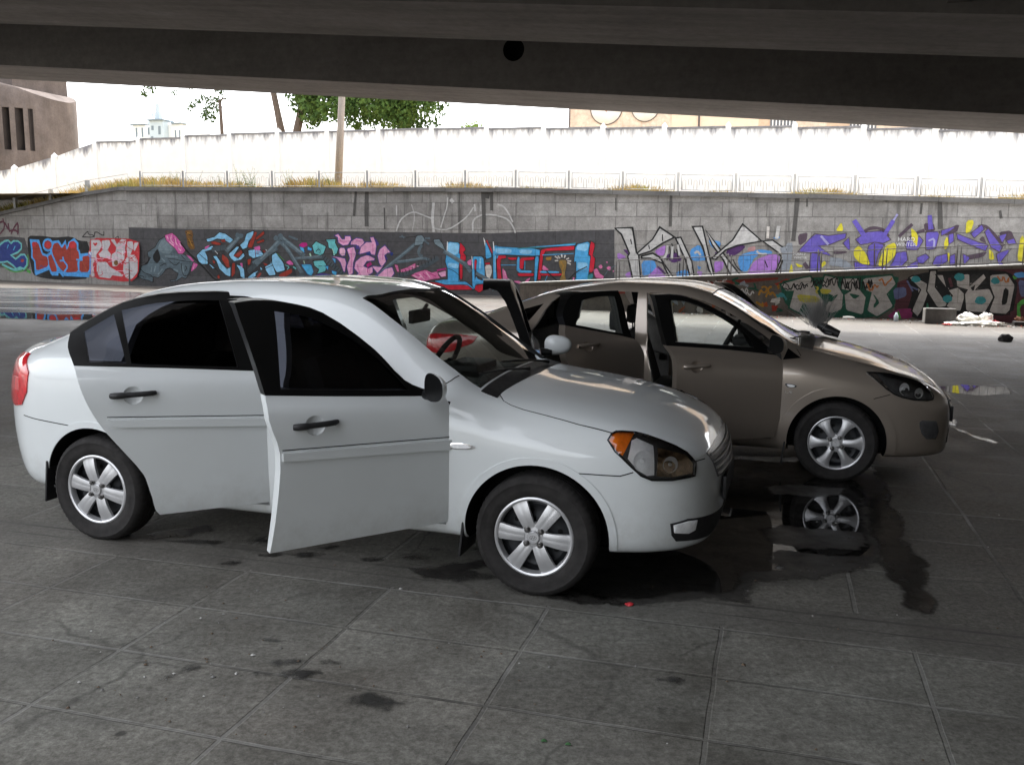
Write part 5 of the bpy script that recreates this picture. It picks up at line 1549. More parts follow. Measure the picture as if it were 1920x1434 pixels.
white = dict(name='sedan', label='white four-door sedan in front, near doors open, orange indicator in the headlight', cat='car',
 x=.3561, y=4.9355, yaw=-.3035, paint=M['white'], table=WHITE_T, cab=(-.36, -2.95), rear=-2.5, hub=.288, arch_r=.348, track=.745,
 bumper_cut=[[(.12,.607),(.40,.604),(.47,.625),(.56,.592),(.70,.592),(.735,.648),(.95,.648),(.95,.05),(.12,.05)],
             [(-2.62,.637),(-2.83,.652),(-3.02,.662),(-3.6,.675),(-3.6,.05),(-2.62,.05)]],
 ws=(-.34, -1.0, .040), bl=(-2.62, -2.93, .05),
 open_near=[[(-.445,.30),(-.43,.52),(-.428,.80),(-.432,.90),(-.55,.925),(-.68,.962),(-.745,1.02),(-.875,1.116),(-1.035,1.213),(-1.195,1.290),(-1.32,1.324),(-1.398,1.335),(-1.375,1.22),(-1.345,1.11),(-1.325,.99),(-1.29,.757),(-1.305,.523),(-1.335,.30)],
            [(-1.42,.30),(-1.412,.72),(-1.44,.884),(-1.485,1.0),(-1.555,1.22),(-1.575,1.352),(-1.65,1.362),(-1.905,1.355),(-2.08,1.32),(-2.22,1.255),(-2.30,1.19),(-2.315,1.06),(-2.268,.90),(-2.205,.773),(-2.03,.522),(-1.98,.30)]],
 open_far=[[(-.445,.30),(-.43,.52),(-.428,.80),(-.432,.90),(-.55,.925),(-.68,.962),(-.745,1.02),(-.875,1.116),(-1.035,1.213),(-1.195,1.290),(-1.32,1.324),(-1.398,1.335),(-1.375,1.22),(-1.345,1.11),(-1.325,.99),(-1.29,.757),(-1.305,.523),(-1.335,.30)]],
 far_windows=WD_R_WIN, far_glass='tint',
 hoodedge=[(-.235,-.625,.917),(-.202,-.673,.899),(-.159,-.693,.885),(-.095,-.705,.87),(.044,-.713,.846),(.181,-.722,.82),(.336,-.715,.789),(.435,-.675,.786),(.566,-.638,.747),(.661,-.592,.697),(.70,-.565,.66)],
 hoodfront=[(.735,-.47,.66),(.755,-.3,.682),(.762,-.1,.688),(.762,.1,.688),(.755,.3,.682),(.735,.47,.66)],
 seams=[[(.129,-.82,.61),(.262,-.804,.609),(.392,-.777,.605),(.449,-.758,.623)], [(-.444,-.642,1.006),(-.464,-.706,.987),(-.482,-.731,.974)],
        [(.70,-.57,.651),(.74,-.475,.648)], [(-2.62,-.842,.637),(-2.83,-.83,.652),(-3.02,-.80,.662)]],
 lip=(-8, 188), lip_w=.035, lip_o=.004,
 headlight=[(.326,-.752,.757),(.337,-.726,.781),(.354,-.71,.789),(.435,-.677,.784),(.566,-.643,.744),(.661,-.595,.693),(.699,-.569,.646),(.70,-.586,.59),(.61,-.681,.585),(.528,-.728,.589),(.481,-.747,.61),(.42,-.761,.665),(.364,-.765,.714)],
 lampbits=[('turn_signal', [(.329,-.752,.757),(.339,-.726,.779),(.356,-.711,.786),(.433,-.678,.782),(.423,-.717,.757),(.41,-.743,.726),(.398,-.761,.697),(.366,-.765,.715)], 'amber', .008),
           ('main_reflector', [(.428,-.715,.757),(.446,-.695,.765),(.522,-.685,.735),(.538,-.723,.609),(.507,-.737,.608),(.464,-.751,.634),(.42,-.755,.683)], 'reflector', .007),
           ('inner_reflector', [(.54,-.68,.725),(.655,-.60,.685),(.69,-.575,.64),(.69,-.59,.60),(.61,-.675,.595),(.55,-.72,.605)], 'bronze', .006)],
 bowls=[(.485,.675,.05),(.60,.655,.038)],
 tail=[(-3.18,-.60,.99),(-3.09,-.66,1.0),(-3.0,-.70,1.0),(-2.93,-.79,.91),(-2.95,-.80,.80),(-3.02,-.78,.72),(-3.12,-.72,.70),(-3.22,-.62,.715),(-3.28,-.54,.78),(-3.27,-.52,.90)],
 tailbits=[[(-3.19,-.63,.86),(-3.02,-.755,.87),(-3.02,-.77,.80),(-3.19,-.65,.79)]],
 repeater=[(-.425,-.851,.714),(-.335,-.849,.72),(-.272,-.847,.704),(-.311,-.849,.688),(-.425,-.851,.686)], rep_chrome=True,
 front_patches=[('grille', [(.735,-.44,.665),(.76,-.2,.683),(.76,.2,.683),(.735,.44,.665),(.79,.335,.53),(.815,.1,.515),(.815,-.1,.515),(.79,-.335,.53)], 'lampdark', .006),
                ('lower_grille', sym([(.805,-.15,.275),(.762,-.412,.252),(.705,-.536,.263),(.636,-.623,.276),(.618,-.649,.31),(.613,-.665,.37),(.685,-.597,.382),(.761,-.455,.365),(.807,-.15,.335)]), 'black_plastic', .004)],
 slats=[(.655,.40,.006),(.62,.40,.006),(.585,.37,.006),(.55,.34,.006)],
 fog=[(.626,-.654,.362),(.685,-.596,.372),(.72,-.545,.366),(.715,-.55,.318),(.686,-.58,.308),(.629,-.644,.324)],
 plate=(.815, .40),
 doors=[dict(side=-1, hinge=(-.44,-.80), angle=50, lower=WD_F_LOWER, frame=WD_F_FRAME, windows=[WD_F_WIN], glass='tint', handle=(-1.118,.866), cup=True, handle_mat='black_plastic',
             mould=[(-.443,.729),(-1.27,.756),(-1.27,.721),(-.443,.682)], mirror=(-.585,-.925,.995)),
        dict(side=-1, hinge=(-1.42,-.80), angle=40, lower=WD_R_LOWER, frame=WD_R_FRAME, windows=WD_R_WIN, glass='tint', handle=(-2.053,.92), cup=True, handle_mat='black_plastic',
             mould=[(-1.412,.768),(-2.173,.805),(-2.16,.782),(-2.125,.766),(-1.413,.726)]),
        dict(side=1, hinge=(-.44,-.80), angle=72, lower=WD_F_LOWER, frame=WD_F_FRAME, windows=[WD_F_WIN], glass='tint', handle=(-1.111,.86), cup=False, handle_mat='black_plastic', mirror=(-.585,-.925,.995))],
 wheel=dict(tyre_r=.296, rim_r=.196, spoke_a=-5, nut_a=42, spoke_w=lambda t: .029+.013*t, spoke_prof=[(-1,.014),(-.95,.0005),(-.55,-.002),(-.12,-.0026),(0,-.0018),(.12,-.0026),(.55,-.002),(.95,.0005),(1,.014)]), wheel_rot=(0, .12),
 flaps=[(-.365,.15,.44),(-2.855,.185,.42)],
 dash=(-.36, -.86, .895, .70), steer=(-.93,.37,.93), seat_x=-1.52, bench_x=-2.28, imirror=(-.93,1.235),
 papers=[(-.50,-.40,.06,.10),(-.44,-.52,.05,.07)])
M['plume'] = simple('grey_plume', (.40, .39, .38), .9)
M['bronze'] = simple('lamp_bronze_reflection', (.50, .38, .26), .12, 1.0, 0, .5, 26)
BD_F_LOWER = [(-.445,.292),(-.40,.50),(-.40,.83),(-.425,.88),(-.8,.925),(-1.283,.965),(-1.251,.864),(-1.245,.596),(-1.255,.295)]
BD_F_FRAME = [(-.425,.881),(-.8,.926),(-1.283,.966),(-1.313,1.155),(-1.325,1.308),(-1.15,1.306),(-.95,1.250),(-.72,1.132),(-.56,1.02),(-.475,.945)]
BD_F_WIN = [(-.585,.935),(-1.212,.988),(-1.225,1.268),(-1.10,1.262),(-.93,1.208),(-.72,1.096),(-.62,1.02)]
BD_R_LOWER = [(-1.40,.30),(-1.395,.70),(-1.437,.861),(-1.478,.961),(-1.62,.995),(-1.9,1.045),(-2.10,1.085),(-2.20,.955),(-2.222,.90),(-2.205,.84),(-2.10,.66),(-2.03,.50),(-1.96,.305)]
BD_R_FRAME = [(-1.480,.962),(-1.62,.996),(-1.9,1.046),(-2.10,1.086),(-2.08,1.17),(-1.93,1.288),(-1.75,1.308),(-1.49,1.31)]
BD_R_WIN = [(-1.565,1.0),(-2.0,1.085),(-1.875,1.247),(-1.72,1.27),(-1.553,1.272)]
def duster(part, skin):
    # a grey wispy plume with a dark grip lying at the far corner of the windscreen
    p, n = skin.top(-.13, .60)
    r = random.Random(2); v = []; f = []
    for k in range(420):
        a = r.gauss(0, .32); l = r.uniform(.12, .36); b = r.gauss(0, .25)
        t0 = r.uniform(0, .5)*l
        d = Vector((math.sin(a)-.12, math.sin(b), math.cos(a)*math.cos(b))).normalized()
        u = d.orthogonal().normalized()*r.uniform(.0015, .004); o = p+Vector((r.gauss(0, .03), r.gauss(0, .02), .05))
        i = len(v); v += [o+d*t0-u, o+d*t0+u, o+d*l]; f.append((i, i+1, i+2))
    pl = part('duster_plume', pyd(v, f), M['plume'])
    bm = bmesh.new()
    tube(bm, [p+Vector((.16, -.02, .015)), p+Vector((.06, -.01, .05)), p+Vector((-.01, 0, .09))], [.03, .045, .03], 8)
    tube(bm, [p+Vector((.10, -.06, .02)), p+Vector((.05, -.05, .03))], [.018, .016], 8)
    part('duster_grip', to_mesh(bm), M['black_plastic'], 50)
def beige_extra(part, skin):
    duster(part, skin)
    # gearbox/engine lettering on the front wing: raised metal bars forming the figures
    bm = bmesh.new()
    def bar(x0, z0, x1, z1):
        q, _ = skin.side((x0+x1)/2, (z0+z1)/2)
        bbox(bm, (min(x0,x1)-.0016, q.y-.004, min(z0,z1)-.0016), (max(x0,x1)+.0016, q.y+.002, max(z0,z1)+.0016))
    for x0, segs in ((-.360, 'v'), (-.345, '.'), (-.333, '4')):
        if segs == 'v': bar(x0, .618, x0, .638)
        elif segs == '.': bar(x0, .618, x0+.002, .620)
        else:
            bar(x0, .628, x0, .638); bar(x0, .628, x0+.014, .628); bar(x0+.011, .618, x0+.011, .638)
    part('engine_badge', to_mesh(bm), M['chrome'])
B_OPEN = [[(-.445,.275),(-.397,.50),(-.398,.828),(-.41,.90),(-.472,.965),(-.638,1.075),(-.889,1.21),(-1.143,1.282),(-1.405,1.292),(-1.363,.874),(-1.30,.563),(-1.31,.275)],
            [(-1.385,.28),(-1.393,.862),(-1.459,.953),(-1.47,1.295),(-1.72,1.295),(-1.97,1.282),(-2.15,1.205),(-2.27,.965),(-2.34,.886),(-2.25,.78),(-2.1,.62),(-2.05,.45),(-1.95,.28)]]
beige = dict(name='sedan', label='beige metallic four-door sedan parked behind the white one, near doors open', cat='car',
 x=2.543, y=7.138, yaw=R(-17.5), paint=M['beige'], table=BEIGE_T, cab=(-.34, -2.9), rear=-2.44, hub=.279, arch_r=.338, track=.745,
 bumper_cut=[[(.12,.563),(.174,.583),(.244,.611),(.337,.642),(.45,.605),(.60,.598),(.64,.63),(.95,.63),(.95,.05),(.12,.05)],
             [(-2.60,.60),(-2.83,.63),(-3.02,.65),(-3.6,.66),(-3.6,.05),(-2.60,.05)]],
 ws=(-.29, -.93, .040), bl=(-2.30, -2.70, .05),
 open_near=B_OPEN, open_far=B_OPEN, far_windows=[], far_glass='clear',
 near_windows=[[(-2.475,1.085),(-2.40,1.13),(-2.215,1.185),(-2.305,1.055),(-2.39,1.072)], [(-.36,.925),(-.268,.868),(-.39,.852)]],
 hoodedge=[(-.189,-.625,.917),(-.10,-.655,.897),(-.033,-.665,.881),(.13,-.684,.838),(.348,-.66,.786),(.459,-.625,.755),(.561,-.58,.717)],
 hoodfront=[(.62,-.53,.672),(.68,-.35,.655),(.70,-.15,.65),(.70,.15,.65),(.68,.35,.655),(.62,.53,.672)],
 seams=[[(.174,-.81,.583),(.244,-.801,.611),(.337,-.783,.64)], [(-.30,-.70,.925),(-.27,-.76,.87)]],
 lip=(-10, 190), lip_w=.062, lip_o=.010,
 headlight=[(.173,-.759,.778),(.237,-.74,.777),(.323,-.719,.767),(.399,-.705,.749),(.487,-.673,.727),(.554,-.645,.7),(.606,-.637,.651),(.624,-.633,.623),(.619,-.645,.601),(.579,-.679,.596),(.49,-.733,.605),(.413,-.765,.622),(.358,-.778,.644),(.304,-.784,.678),(.238,-.776,.732)],
 lampbits=[('lamp_strip', [(.185,-.759,.773),(.227,-.745,.775),(.252,-.755,.751),(.296,-.772,.704),(.333,-.779,.667),(.303,-.782,.682),(.24,-.775,.732)], 'chrome', .008)],
 bowls=[(.42,.68,.042),(.52,.65,.036)],
 tail=[(-3.20,-.61,.775),(-3.19,-.61,.90),(-3.10,-.69,.92),(-3.019,-.732,.922),(-2.844,-.783,.929),(-2.693,-.814,.926),(-2.738,-.817,.871),(-2.926,-.785,.793),(-3.05,-.744,.766)],
 tailbits=[[(-3.12,-.68,.88),(-2.95,-.765,.865),(-2.93,-.77,.83),(-3.10,-.70,.81)]],
 repeater=[(-.374,-.851,.689),(-.329,-.85,.69),(-.280,-.849,.676),(-.295,-.849,.662),(-.347,-.851,.660)], rep_chrome=False,
 front_patches=[('grille', sym([(.795,-.10,.47),(.77,-.30,.475),(.73,-.42,.53),(.735,-.40,.575),(.77,-.2,.585)]), 'black_plastic', .005),
                ('lower_grille', sym([(.79,-.15,.25),(.75,-.36,.25),(.73,-.42,.30),(.77,-.32,.37),(.80,-.15,.38)]), 'black_plastic', .004)],
 slats=[(.555,.33,.007),(.51,.33,.005)],
 fog=[(.546,-.703,.444),(.564,-.693,.457),(.66,-.622,.447),(.684,-.588,.372),(.667,-.596,.314),(.602,-.654,.321),(.57,-.681,.356),(.55,-.697,.409)],
 plate=(.805, .385), fog_mat='lampdark',
 doors=[dict(side=-1, hinge=(-.40,-.80), angle=34, lower=BD_F_LOWER, frame=BD_F_FRAME, windows=[BD_F_WIN], glass='clear', handle=(-1.095,.83), cup=True, handle_mat='beige', mirror=(-.53,-.93,.975)),
        dict(side=-1, hinge=(-1.40,-.80), angle=57, lower=BD_R_LOWER, frame=BD_R_FRAME, windows=[BD_R_WIN], glass='clear', handle=(-1.995,.955), cup=True, handle_mat='beige'),
        dict(side=1, hinge=(-.40,-.80), angle=58, lower=BD_F_LOWER, frame=BD_F_FRAME, windows=[BD_F_WIN], glass='clear', handle=(-1.095,.83), cup=False, handle_mat='beige'),
        dict(side=1, hinge=(-1.40,-.80), angle=60, lower=BD_R_LOWER, frame=BD_R_FRAME, windows=[BD_R_WIN], glass='clear', handle=(-1.995,.955), cup=False, handle_mat='beige')],
 wheel=dict(tyre_r=.286, rim_r=.198, spoke_a=2, nut_a=60, spoke_w=lambda t: .024+.006*t+.045*t**4, spoke_prof=[(-1,.014),(-.9,.001),(-.45,-.004),(0,-.005),(.45,-.004),(.9,.001),(1,.014)]), wheel_rot=(0, .3),
 flaps=[(-.36,.10,.32)],
 dash=(-.33, -.80, .85, .68), steer=(-.86,.37,.87), seat_x=-1.46, bench_x=-2.2, imirror=(-.88,1.17),
 extra=[('x', beige_extra)])
white_car, white_skin = build_car(white)
beige_car, beige_skin = build_car(beige)
GCOL = {'char': (.085, .083, .088), 'char2': (.05, .05, .054), 'black': (.018, .018, .019), 'navy': (.03, .055, .25), 'teal': (.18, .55, .56), 'cyan': (.09, .47, .8), 'green': (.1, .4, .08), 'green2': (.05, .25, .15), 'red': (.58, .035, .045), 'red2': (.35, .06, .06), 'dkred': (.36, .045, .028), 'rust': (.38, .09, .03), 'rust2': (.22, .035, .025), 'blue': (.09, .38, .85), 'silver': (.6, .57, .6), 'pinkl': (.88, .5, .66), 'white': (.82, .82, .82), 'white2': (.68, .64, .6), 'brown': (.2, .1, .03), 'ochre': (.42, .21, .03), 'ochre2': (.28, .18, .06), 'maroon': (.14, .045, .07), 'maroon2': (.1, .07, .095), 'maroon3': (.1, .035, .045), 'bone': (.12, .165, .195), 'bonel': (.2, .265, .3), 'boned': (.075, .095, .11), 'pink': (.72, .14, .42), 'pink2': (.74, .19, .4), 'pinkp': (.86, .42, .64), 'pinkd': (.74, .26, .5), 'magenta': (.5, .02, .22), 'sky': (.3, .64, .92), 'blue2': (.09, .42, .78), 'crim': (.62, .02, .045), 'turq': (.16, .55, .58), 'mint': (.45, .7, .52), 'purple2': (.085, .06, .28), 'teal2': (.05, .27, .3), 'violet': (.44, .21, .62), 'blue3': (.1, .33, .72), 'dpurple': (.09, .035, .14), 'salmon': (.48, .27, .27), 'slate': (.3, .33, .37), 'slate2': (.14, .16, .3), 'silver2': (.56, .55, .54), 'silver3': (.46, .43, .41), 'violet2': (.16, .12, .52), 'lilac': (.42, .4, .7), 'yellow': (.72, .64, .05), 'yellow2': (.5, .45, .06), 'chalk': (.62, .61, .6), 'streak': (.11, .105, .10), 'dkgreen': (.02, .1, .065), 'orange': (.5, .17, .05), 'rose': (.28, .04, .14)}
GTXT = [('HARD', 290, 182, 12), ('WINTER.', 287, 169, 10), ('HARD', 15, 140, 9), ('WINTER', 17, 130, 7)]
GRAF = [
 ('L','dark blue bubble letters with teal outline',[
('f','char',0,[744,166,648,170,568,165,551,119,548,56,568,39,640,31,702,50,757,52]),('s','green',4.6,[719,62,676,39,636,33,581,41,554,68,557,102]),('f','navy',0,[747,140,720,137,690,152,667,155,651,144,636,153,609,153,590,142,592,124,614,110,656,98,630,84,597,101,575,102,561,85,566,62,585,47,607,52,630,46,651,60,681,74,700,71,755,67]),('c','teal',6.9,[747,140,720,137,690,152,667,155,651,144,636,153,609,153,590,142,592,124,614,110,656,98,630,84,597,101,575,102,561,85,566,62,585,47,607,52,630,46,651,60,681,74,700,71,755,67]),('s','teal',4.6,[709,149,730,123]),('s','cyan',4.0,[678,123,667,139]),('s','cyan',4.0,[640,118,627,134]),('s','teal',8.6,[714,62,679,51,639,40,598,47]),('f','red2',0,[580,79,582,75,588,72,594,72,600,74,601,78,599,82,593,85,586,85,581,83]),('s','green',11.5,[568,42,546,35])]),
 ('L','dark red letters with thick bright blue outline',[
('f','black',0,[549,173,467,174,408,168,299,173,259,156,207,156,212,20,338,11,423,11,500,18,534,28,546,79,554,131]),('c','blue',17.4,[528,151,491,150,474,103,457,98,441,93,440,59,513,40,513,80,529,94,525,117]),('c','blue',17.4,[440,98,414,107,390,43,424,39,435,64,437,81]),('c','blue',17.4,[403,146,376,149,357,127,338,147,332,119,314,144,288,156,274,145,276,123,267,117,265,90,278,79,275,43,331,40,361,42,384,60,417,113]),('c','blue',17.0,[252,101,207,105,214,43,269,42,266,82,245,85]),('c','blue',17.0,[414,141,417,132,426,126,437,124,448,126,456,132,458,140,454,148,446,154,434,157,423,154,416,149]),('f','dkred',0,[528,151,491,150,474,103,457,98,441,93,440,59,513,40,513,80,529,94,525,117]),('f','dkred',0,[440,98,414,107,390,43,424,39,435,64,437,81]),('f','dkred',0,[403,146,376,149,357,127,338,147,332,119,314,144,288,156,274,145,276,123,267,117,265,90,278,79,275,43,331,40,361,42,384,60,417,113]),('f','dkred',0,[252,101,207,105,214,43,269,42,266,82,245,85]),('f','dkred',0,[414,141,417,132,426,126,437,124,448,126,456,132,458,140,454,148,446,154,434,157,423,154,416,149]),('s','blue',7.1,[355,97,353,83,329,61,352,42]),('s','blue',6.2,[374,82,353,83]),('s','blue',6.0,[282,88,253,86,247,104,223,110]),('s','blue',8.4,[418,110,381,43,358,24]),('s','blue',14.4,[520,31,440,53]),('s','blue',12.9,[425,32,387,33]),('s','blue',14.1,[357,32,217,32]),('f','red',0,[499,141,503,136,510,132,519,132,525,135,527,141,524,146,517,149,508,150,502,146]),('f','red',0,[419,140,423,134,432,130,442,130,450,134,453,140,449,147,440,151,430,151,421,147]),('f','red',0,[277,142,281,134,292,129,305,129,315,133,318,142,313,150,302,155,290,155,280,150]),('s','navy',2.2,[496,52,478,64,474,55,452,61]),('s','rust',3.3,[249,82,224,44])]),
 ('L','silver letters with red outline and a small heart',[
('f','red',0,[202,167,6,168,-50,156,-53,127,-41,37,2,13,208,21,209,102]),('f','silver',0,[198,162,150,162,136,143,154,122,171,108,172,86,193,75,185,26,208,25,201,102,215,107,210,121,200,118]),('c','red',2.1,[198,162,150,162,136,143,154,122,171,108,172,86,193,75,185,26,208,25,201,102,215,107,210,121,200,118]),('f','silver',0,[142,159,99,163,93,147,110,125,95,112,97,93,152,97,162,111,137,125]),('c','red',2.2,[142,159,99,163,93,147,110,125,95,112,97,93,152,97,162,111,137,125]),('f','silver',0,[173,81,121,84,103,66,39,40,40,30,94,34,106,22,165,26,176,48]),('c','red',2.1,[173,81,121,84,103,66,39,40,40,30,94,34,106,22,165,26,176,48]),('f','silver',0,[95,163,72,165,61,147,37,166,10,163,16,142,27,89,51,78,68,67,91,66,95,109,71,120,66,136]),('c','red',2.1,[95,163,72,165,61,147,37,166,10,163,16,142,27,89,51,78,68,67,91,66,95,109,71,120,66,136]),('f','silver',0,[7,158,-20,158,-26,137,-5,110,-28,111,-41,90,-38,48,-6,23,24,25,38,51,32,83,11,105,13,131]),('c','red',2.1,[7,158,-20,158,-26,137,-5,110,-28,111,-41,90,-38,48,-6,23,24,25,38,51,32,83,11,105,13,131]),('f','silver',0,[-27,153,-53,155,-28,121,-21,127]),('c','red',2.1,[-27,153,-53,155,-28,121,-21,127]),('f','red',0,[187,148,181,152,175,148,168,152,161,148,176,138]),('s','pinkl',2.2,[144,85,139,92,180,74,169,97]),('s','red',2.1,[-26,97,-31,103,-34,87,-27,87]),('s','red',2.1,[42,147,48,154,16,148,20,130]),('s','pinkl',2.1,[40,40,43,33,13,52,78,51]),('s','red',2.1,[-19,101,-20,103,-9,99,-27,84]),('s','red',2.2,[48,38,41,44,24,25,6,36]),('s','pinkl',2.1,[34,129,41,135,10,114,78,115]),('s','red',2.2,[101,135,87,142,92,149,77,143]),('s','red',2.1,[4,33,10,39,-4,47,35,36]),('s','pinkl',2.1,[56,135,63,128,28,139,60,134]),('s','red',2.1,[53,80,38,80,58,74,80,89]),('s','red',2.1,[-21,91,-18,90,12,87,-36,111]),('s','pinkl',2.1,[55,96,48,93,88,109,39,76]),('s','red',2.2,[140,96,145,99,150,93,161,102]),('s','red',2.1,[19,152,25,156,-2,160,51,154]),('s','pinkl',2.1,[36,142,25,143,11,152,54,135]),('s','red',2.1,[-2,99,-3,104,-22,90,30,109]),('s','red',2.1,[17,75,30,78,-4,82,33,79]),('s','pinkl',2.1,[101,103,119,96,76,89,110,82]),('s','red',2.1,[-13,128,-19,128,1,132,14,147]),('s','red',2.1,[62,119,48,116,34,107,21,116]),('s','pinkl',2.2,[198,58,192,58,205,45,185,66]),('s','red',2.1,[144,45,149,49,142,35,180,30]),('s','red',2.1,[-6,55,-10,50,24,61,18,53]),('s','pinkl',2.1,[101,95,117,100,127,107,53,80]),('s','red',2.1,[178,90,184,87,172,94,211,97]),('s','red',2.2,[170,83,185,88,180,80,139,89]),('s','pinkl',2.1,[18,77,19,74,24,72,22,89]),('s','red',2.1,[78,67,81,61,47,72,37,55]),('s','red',2.2,[138,95,132,90,117,91,113,93]),('s','pinkl',2.2,[175,79,165,86,204,91,133,94]),('s','red',2.2,[196,46,191,41,164,44,162,68]),('s','red',2.1,[25,91,17,85,55,96,19,77]),('s','pinkl',2.2,[139,131,130,133,148,134,155,135]),('f','brown',0,[59,80,62,74,68,71,75,71,80,74,82,80,80,85,73,89,66,89,61,86]),('s','white',4.3,[32,123,34,105]),('s','white',3.8,[210,115,199,107])]),
 ('L','thin black scribbled tag',[
('s','black',3.3,[242,171,209,194,209,180,181,179,181,170,242,171]),('s','black',3.3,[178,171,172,194,126,173,126,192]),('s','black',2.7,[68,168,51,176,50,166])]),
 ('L','faded maroon tag high on the wall',[
('s','maroon',7.3,[690,239,680,204,715,179]),('s','maroon',7.5,[682,224,655,190,660,221]),('s','maroon',7.3,[647,180,621,210,599,224,607,177]),('s','maroon',7.3,[659,190,622,196,601,184]),('s','maroon',7.5,[728,221,691,227])]),
 ('M','long charcoal grey painted band',[
('f','char',0,[-2247,205,-2052,203,-1817,202,-1612,200,-1414,198,-1149,196,-897,195,-741,202,-623,205,-505,209,-499,-3,-860,-3,-1302,-3,-1700,-4,-2260,-4])]),
 ('M','grey painted skull with a pink brain',[
('f','bone',0,[-2099,175,-2124,162,-2141,138,-2174,119,-2171,103,-2162,101,-2176,79,-2202,71,-2209,50,-2220,34,-2195,23,-2176,21,-2158,14,-2153,35,-2135,30,-2118,41,-2099,62,-2080,65,-2062,53,-2050,48,-2060,26,-2085,23,-2082,18,-2057,21,-2035,35,-2020,30,-2004,48,-1990,80,-1986,93,-2004,106,-2028,116,-2046,116,-2058,134,-2084,157]),('c','black',2.1,[-2099,175,-2124,162,-2141,138,-2174,119,-2171,103,-2162,101,-2176,79,-2202,71,-2209,50,-2220,34,-2195,23,-2176,21,-2158,14,-2153,35,-2135,30,-2118,41,-2099,62,-2080,65,-2062,53,-2050,48,-2060,26,-2085,23,-2082,18,-2057,21,-2035,35,-2020,30,-2004,48,-1990,80,-1986,93,-2004,106,-2028,116,-2046,116,-2058,134,-2084,157]),('f','bonel',0,[-2105,171,-2130,141,-2125,125,-2108,117,-2083,115,-2064,134,-2084,155]),('f','black',0,[-2132,133,-2152,109,-2150,93,-2135,80,-2119,96,-2124,120]),('f','black',0,[-2168,106,-2166,93,-2176,77,-2190,77,-2175,87]),('s','black',2.3,[-2090,99,-2060,97,-2035,92,-1993,88]),('s','black',2.4,[-2085,91,-2061,74,-2042,87]),('s','black',2.3,[-2036,84,-2034,53,-2026,38,-2010,41,-1997,75]),('s','black',2.3,[-2118,41,-2099,62,-2080,67,-2059,50]),('s','black',2.3,[-2021,74,-2012,69,-2022,56]),('s','black',2.4,[-2205,60,-2193,47,-2156,38,-2154,14]),('s','black',2.3,[-2220,34,-2194,37,-2192,21]),('s','black',2.3,[-2175,35,-2156,35]),('s','black',2.4,[-2123,72,-2101,83,-2098,76]),('s','black',2.3,[-2034,110,-2017,95]),('s','bonel',5.3,[-2142,72,-2149,51]),('s','bonel',5.3,[-2114,62,-2134,41]),('s','bonel',5.2,[-2102,107,-2078,107,-2047,105]),('s','bonel',5.2,[-2068,63,-2050,55]),('s','bonel',5.3,[-2158,69,-2162,51]),('s','bonel',5.2,[-2030,74,-2028,51]),('s','bonel',5.2,[-2115,99,-2103,89]),('f','pink',0,[-2099,180,-2067,188,-2050,175,-2032,155,-2015,134,-2019,124,-2028,116,-2046,116,-2058,134,-2079,149,-2093,162]),('c','maroon',2.1,[-2099,180,-2067,188,-2050,175,-2032,155,-2015,134,-2019,124,-2028,116,-2046,116,-2058,134,-2079,149,-2093,162]),('s','pinkl',3.6,[-2089,177,-2084,165]),('s','pinkl',3.6,[-2071,180,-2075,162,-2063,152]),('s','pinkl',3.6,[-2056,170,-2054,152,-2042,142]),('s','pinkl',3.6,[-2045,136,-2034,126]),('s','pinkl',3.6,[-2038,152,-2033,142]),('s','pinkl',3.6,[-2081,157,-2063,144]),('s','magenta',2.3,[-2062,173,-2057,157]),('s','magenta',2.3,[-2047,160,-2045,142]),('s','magenta',2.3,[-2030,139,-2021,126]),('f','pink',0,[-2016,115,-1998,108,-1982,93,-1990,90]),('f','pink',0,[-1987,87,-1967,82,-1976,67,-1998,54,-1991,72]),('s','pinkl',2.3,[-1981,80,-1988,64]),('f','brown',0,[-2015,196,-1987,199,-1982,183,-1986,168,-1975,135,-1994,132,-2005,142,-2010,178]),('s','black',2.6,[-2012,191,-1988,178]),('s','black',2.3,[-2005,158,-1984,153]),('s','ochre',3.6,[-2001,170,-1987,142]),('s','ochre',3.6,[-2006,188,-1994,186]),('s','black',5.6,[-2035,155,-2009,124,-1968,91,-1936,63,-1905,30,-1881,26])]),
 ('M','sky blue and red wildstyle lettering with grey bones',[
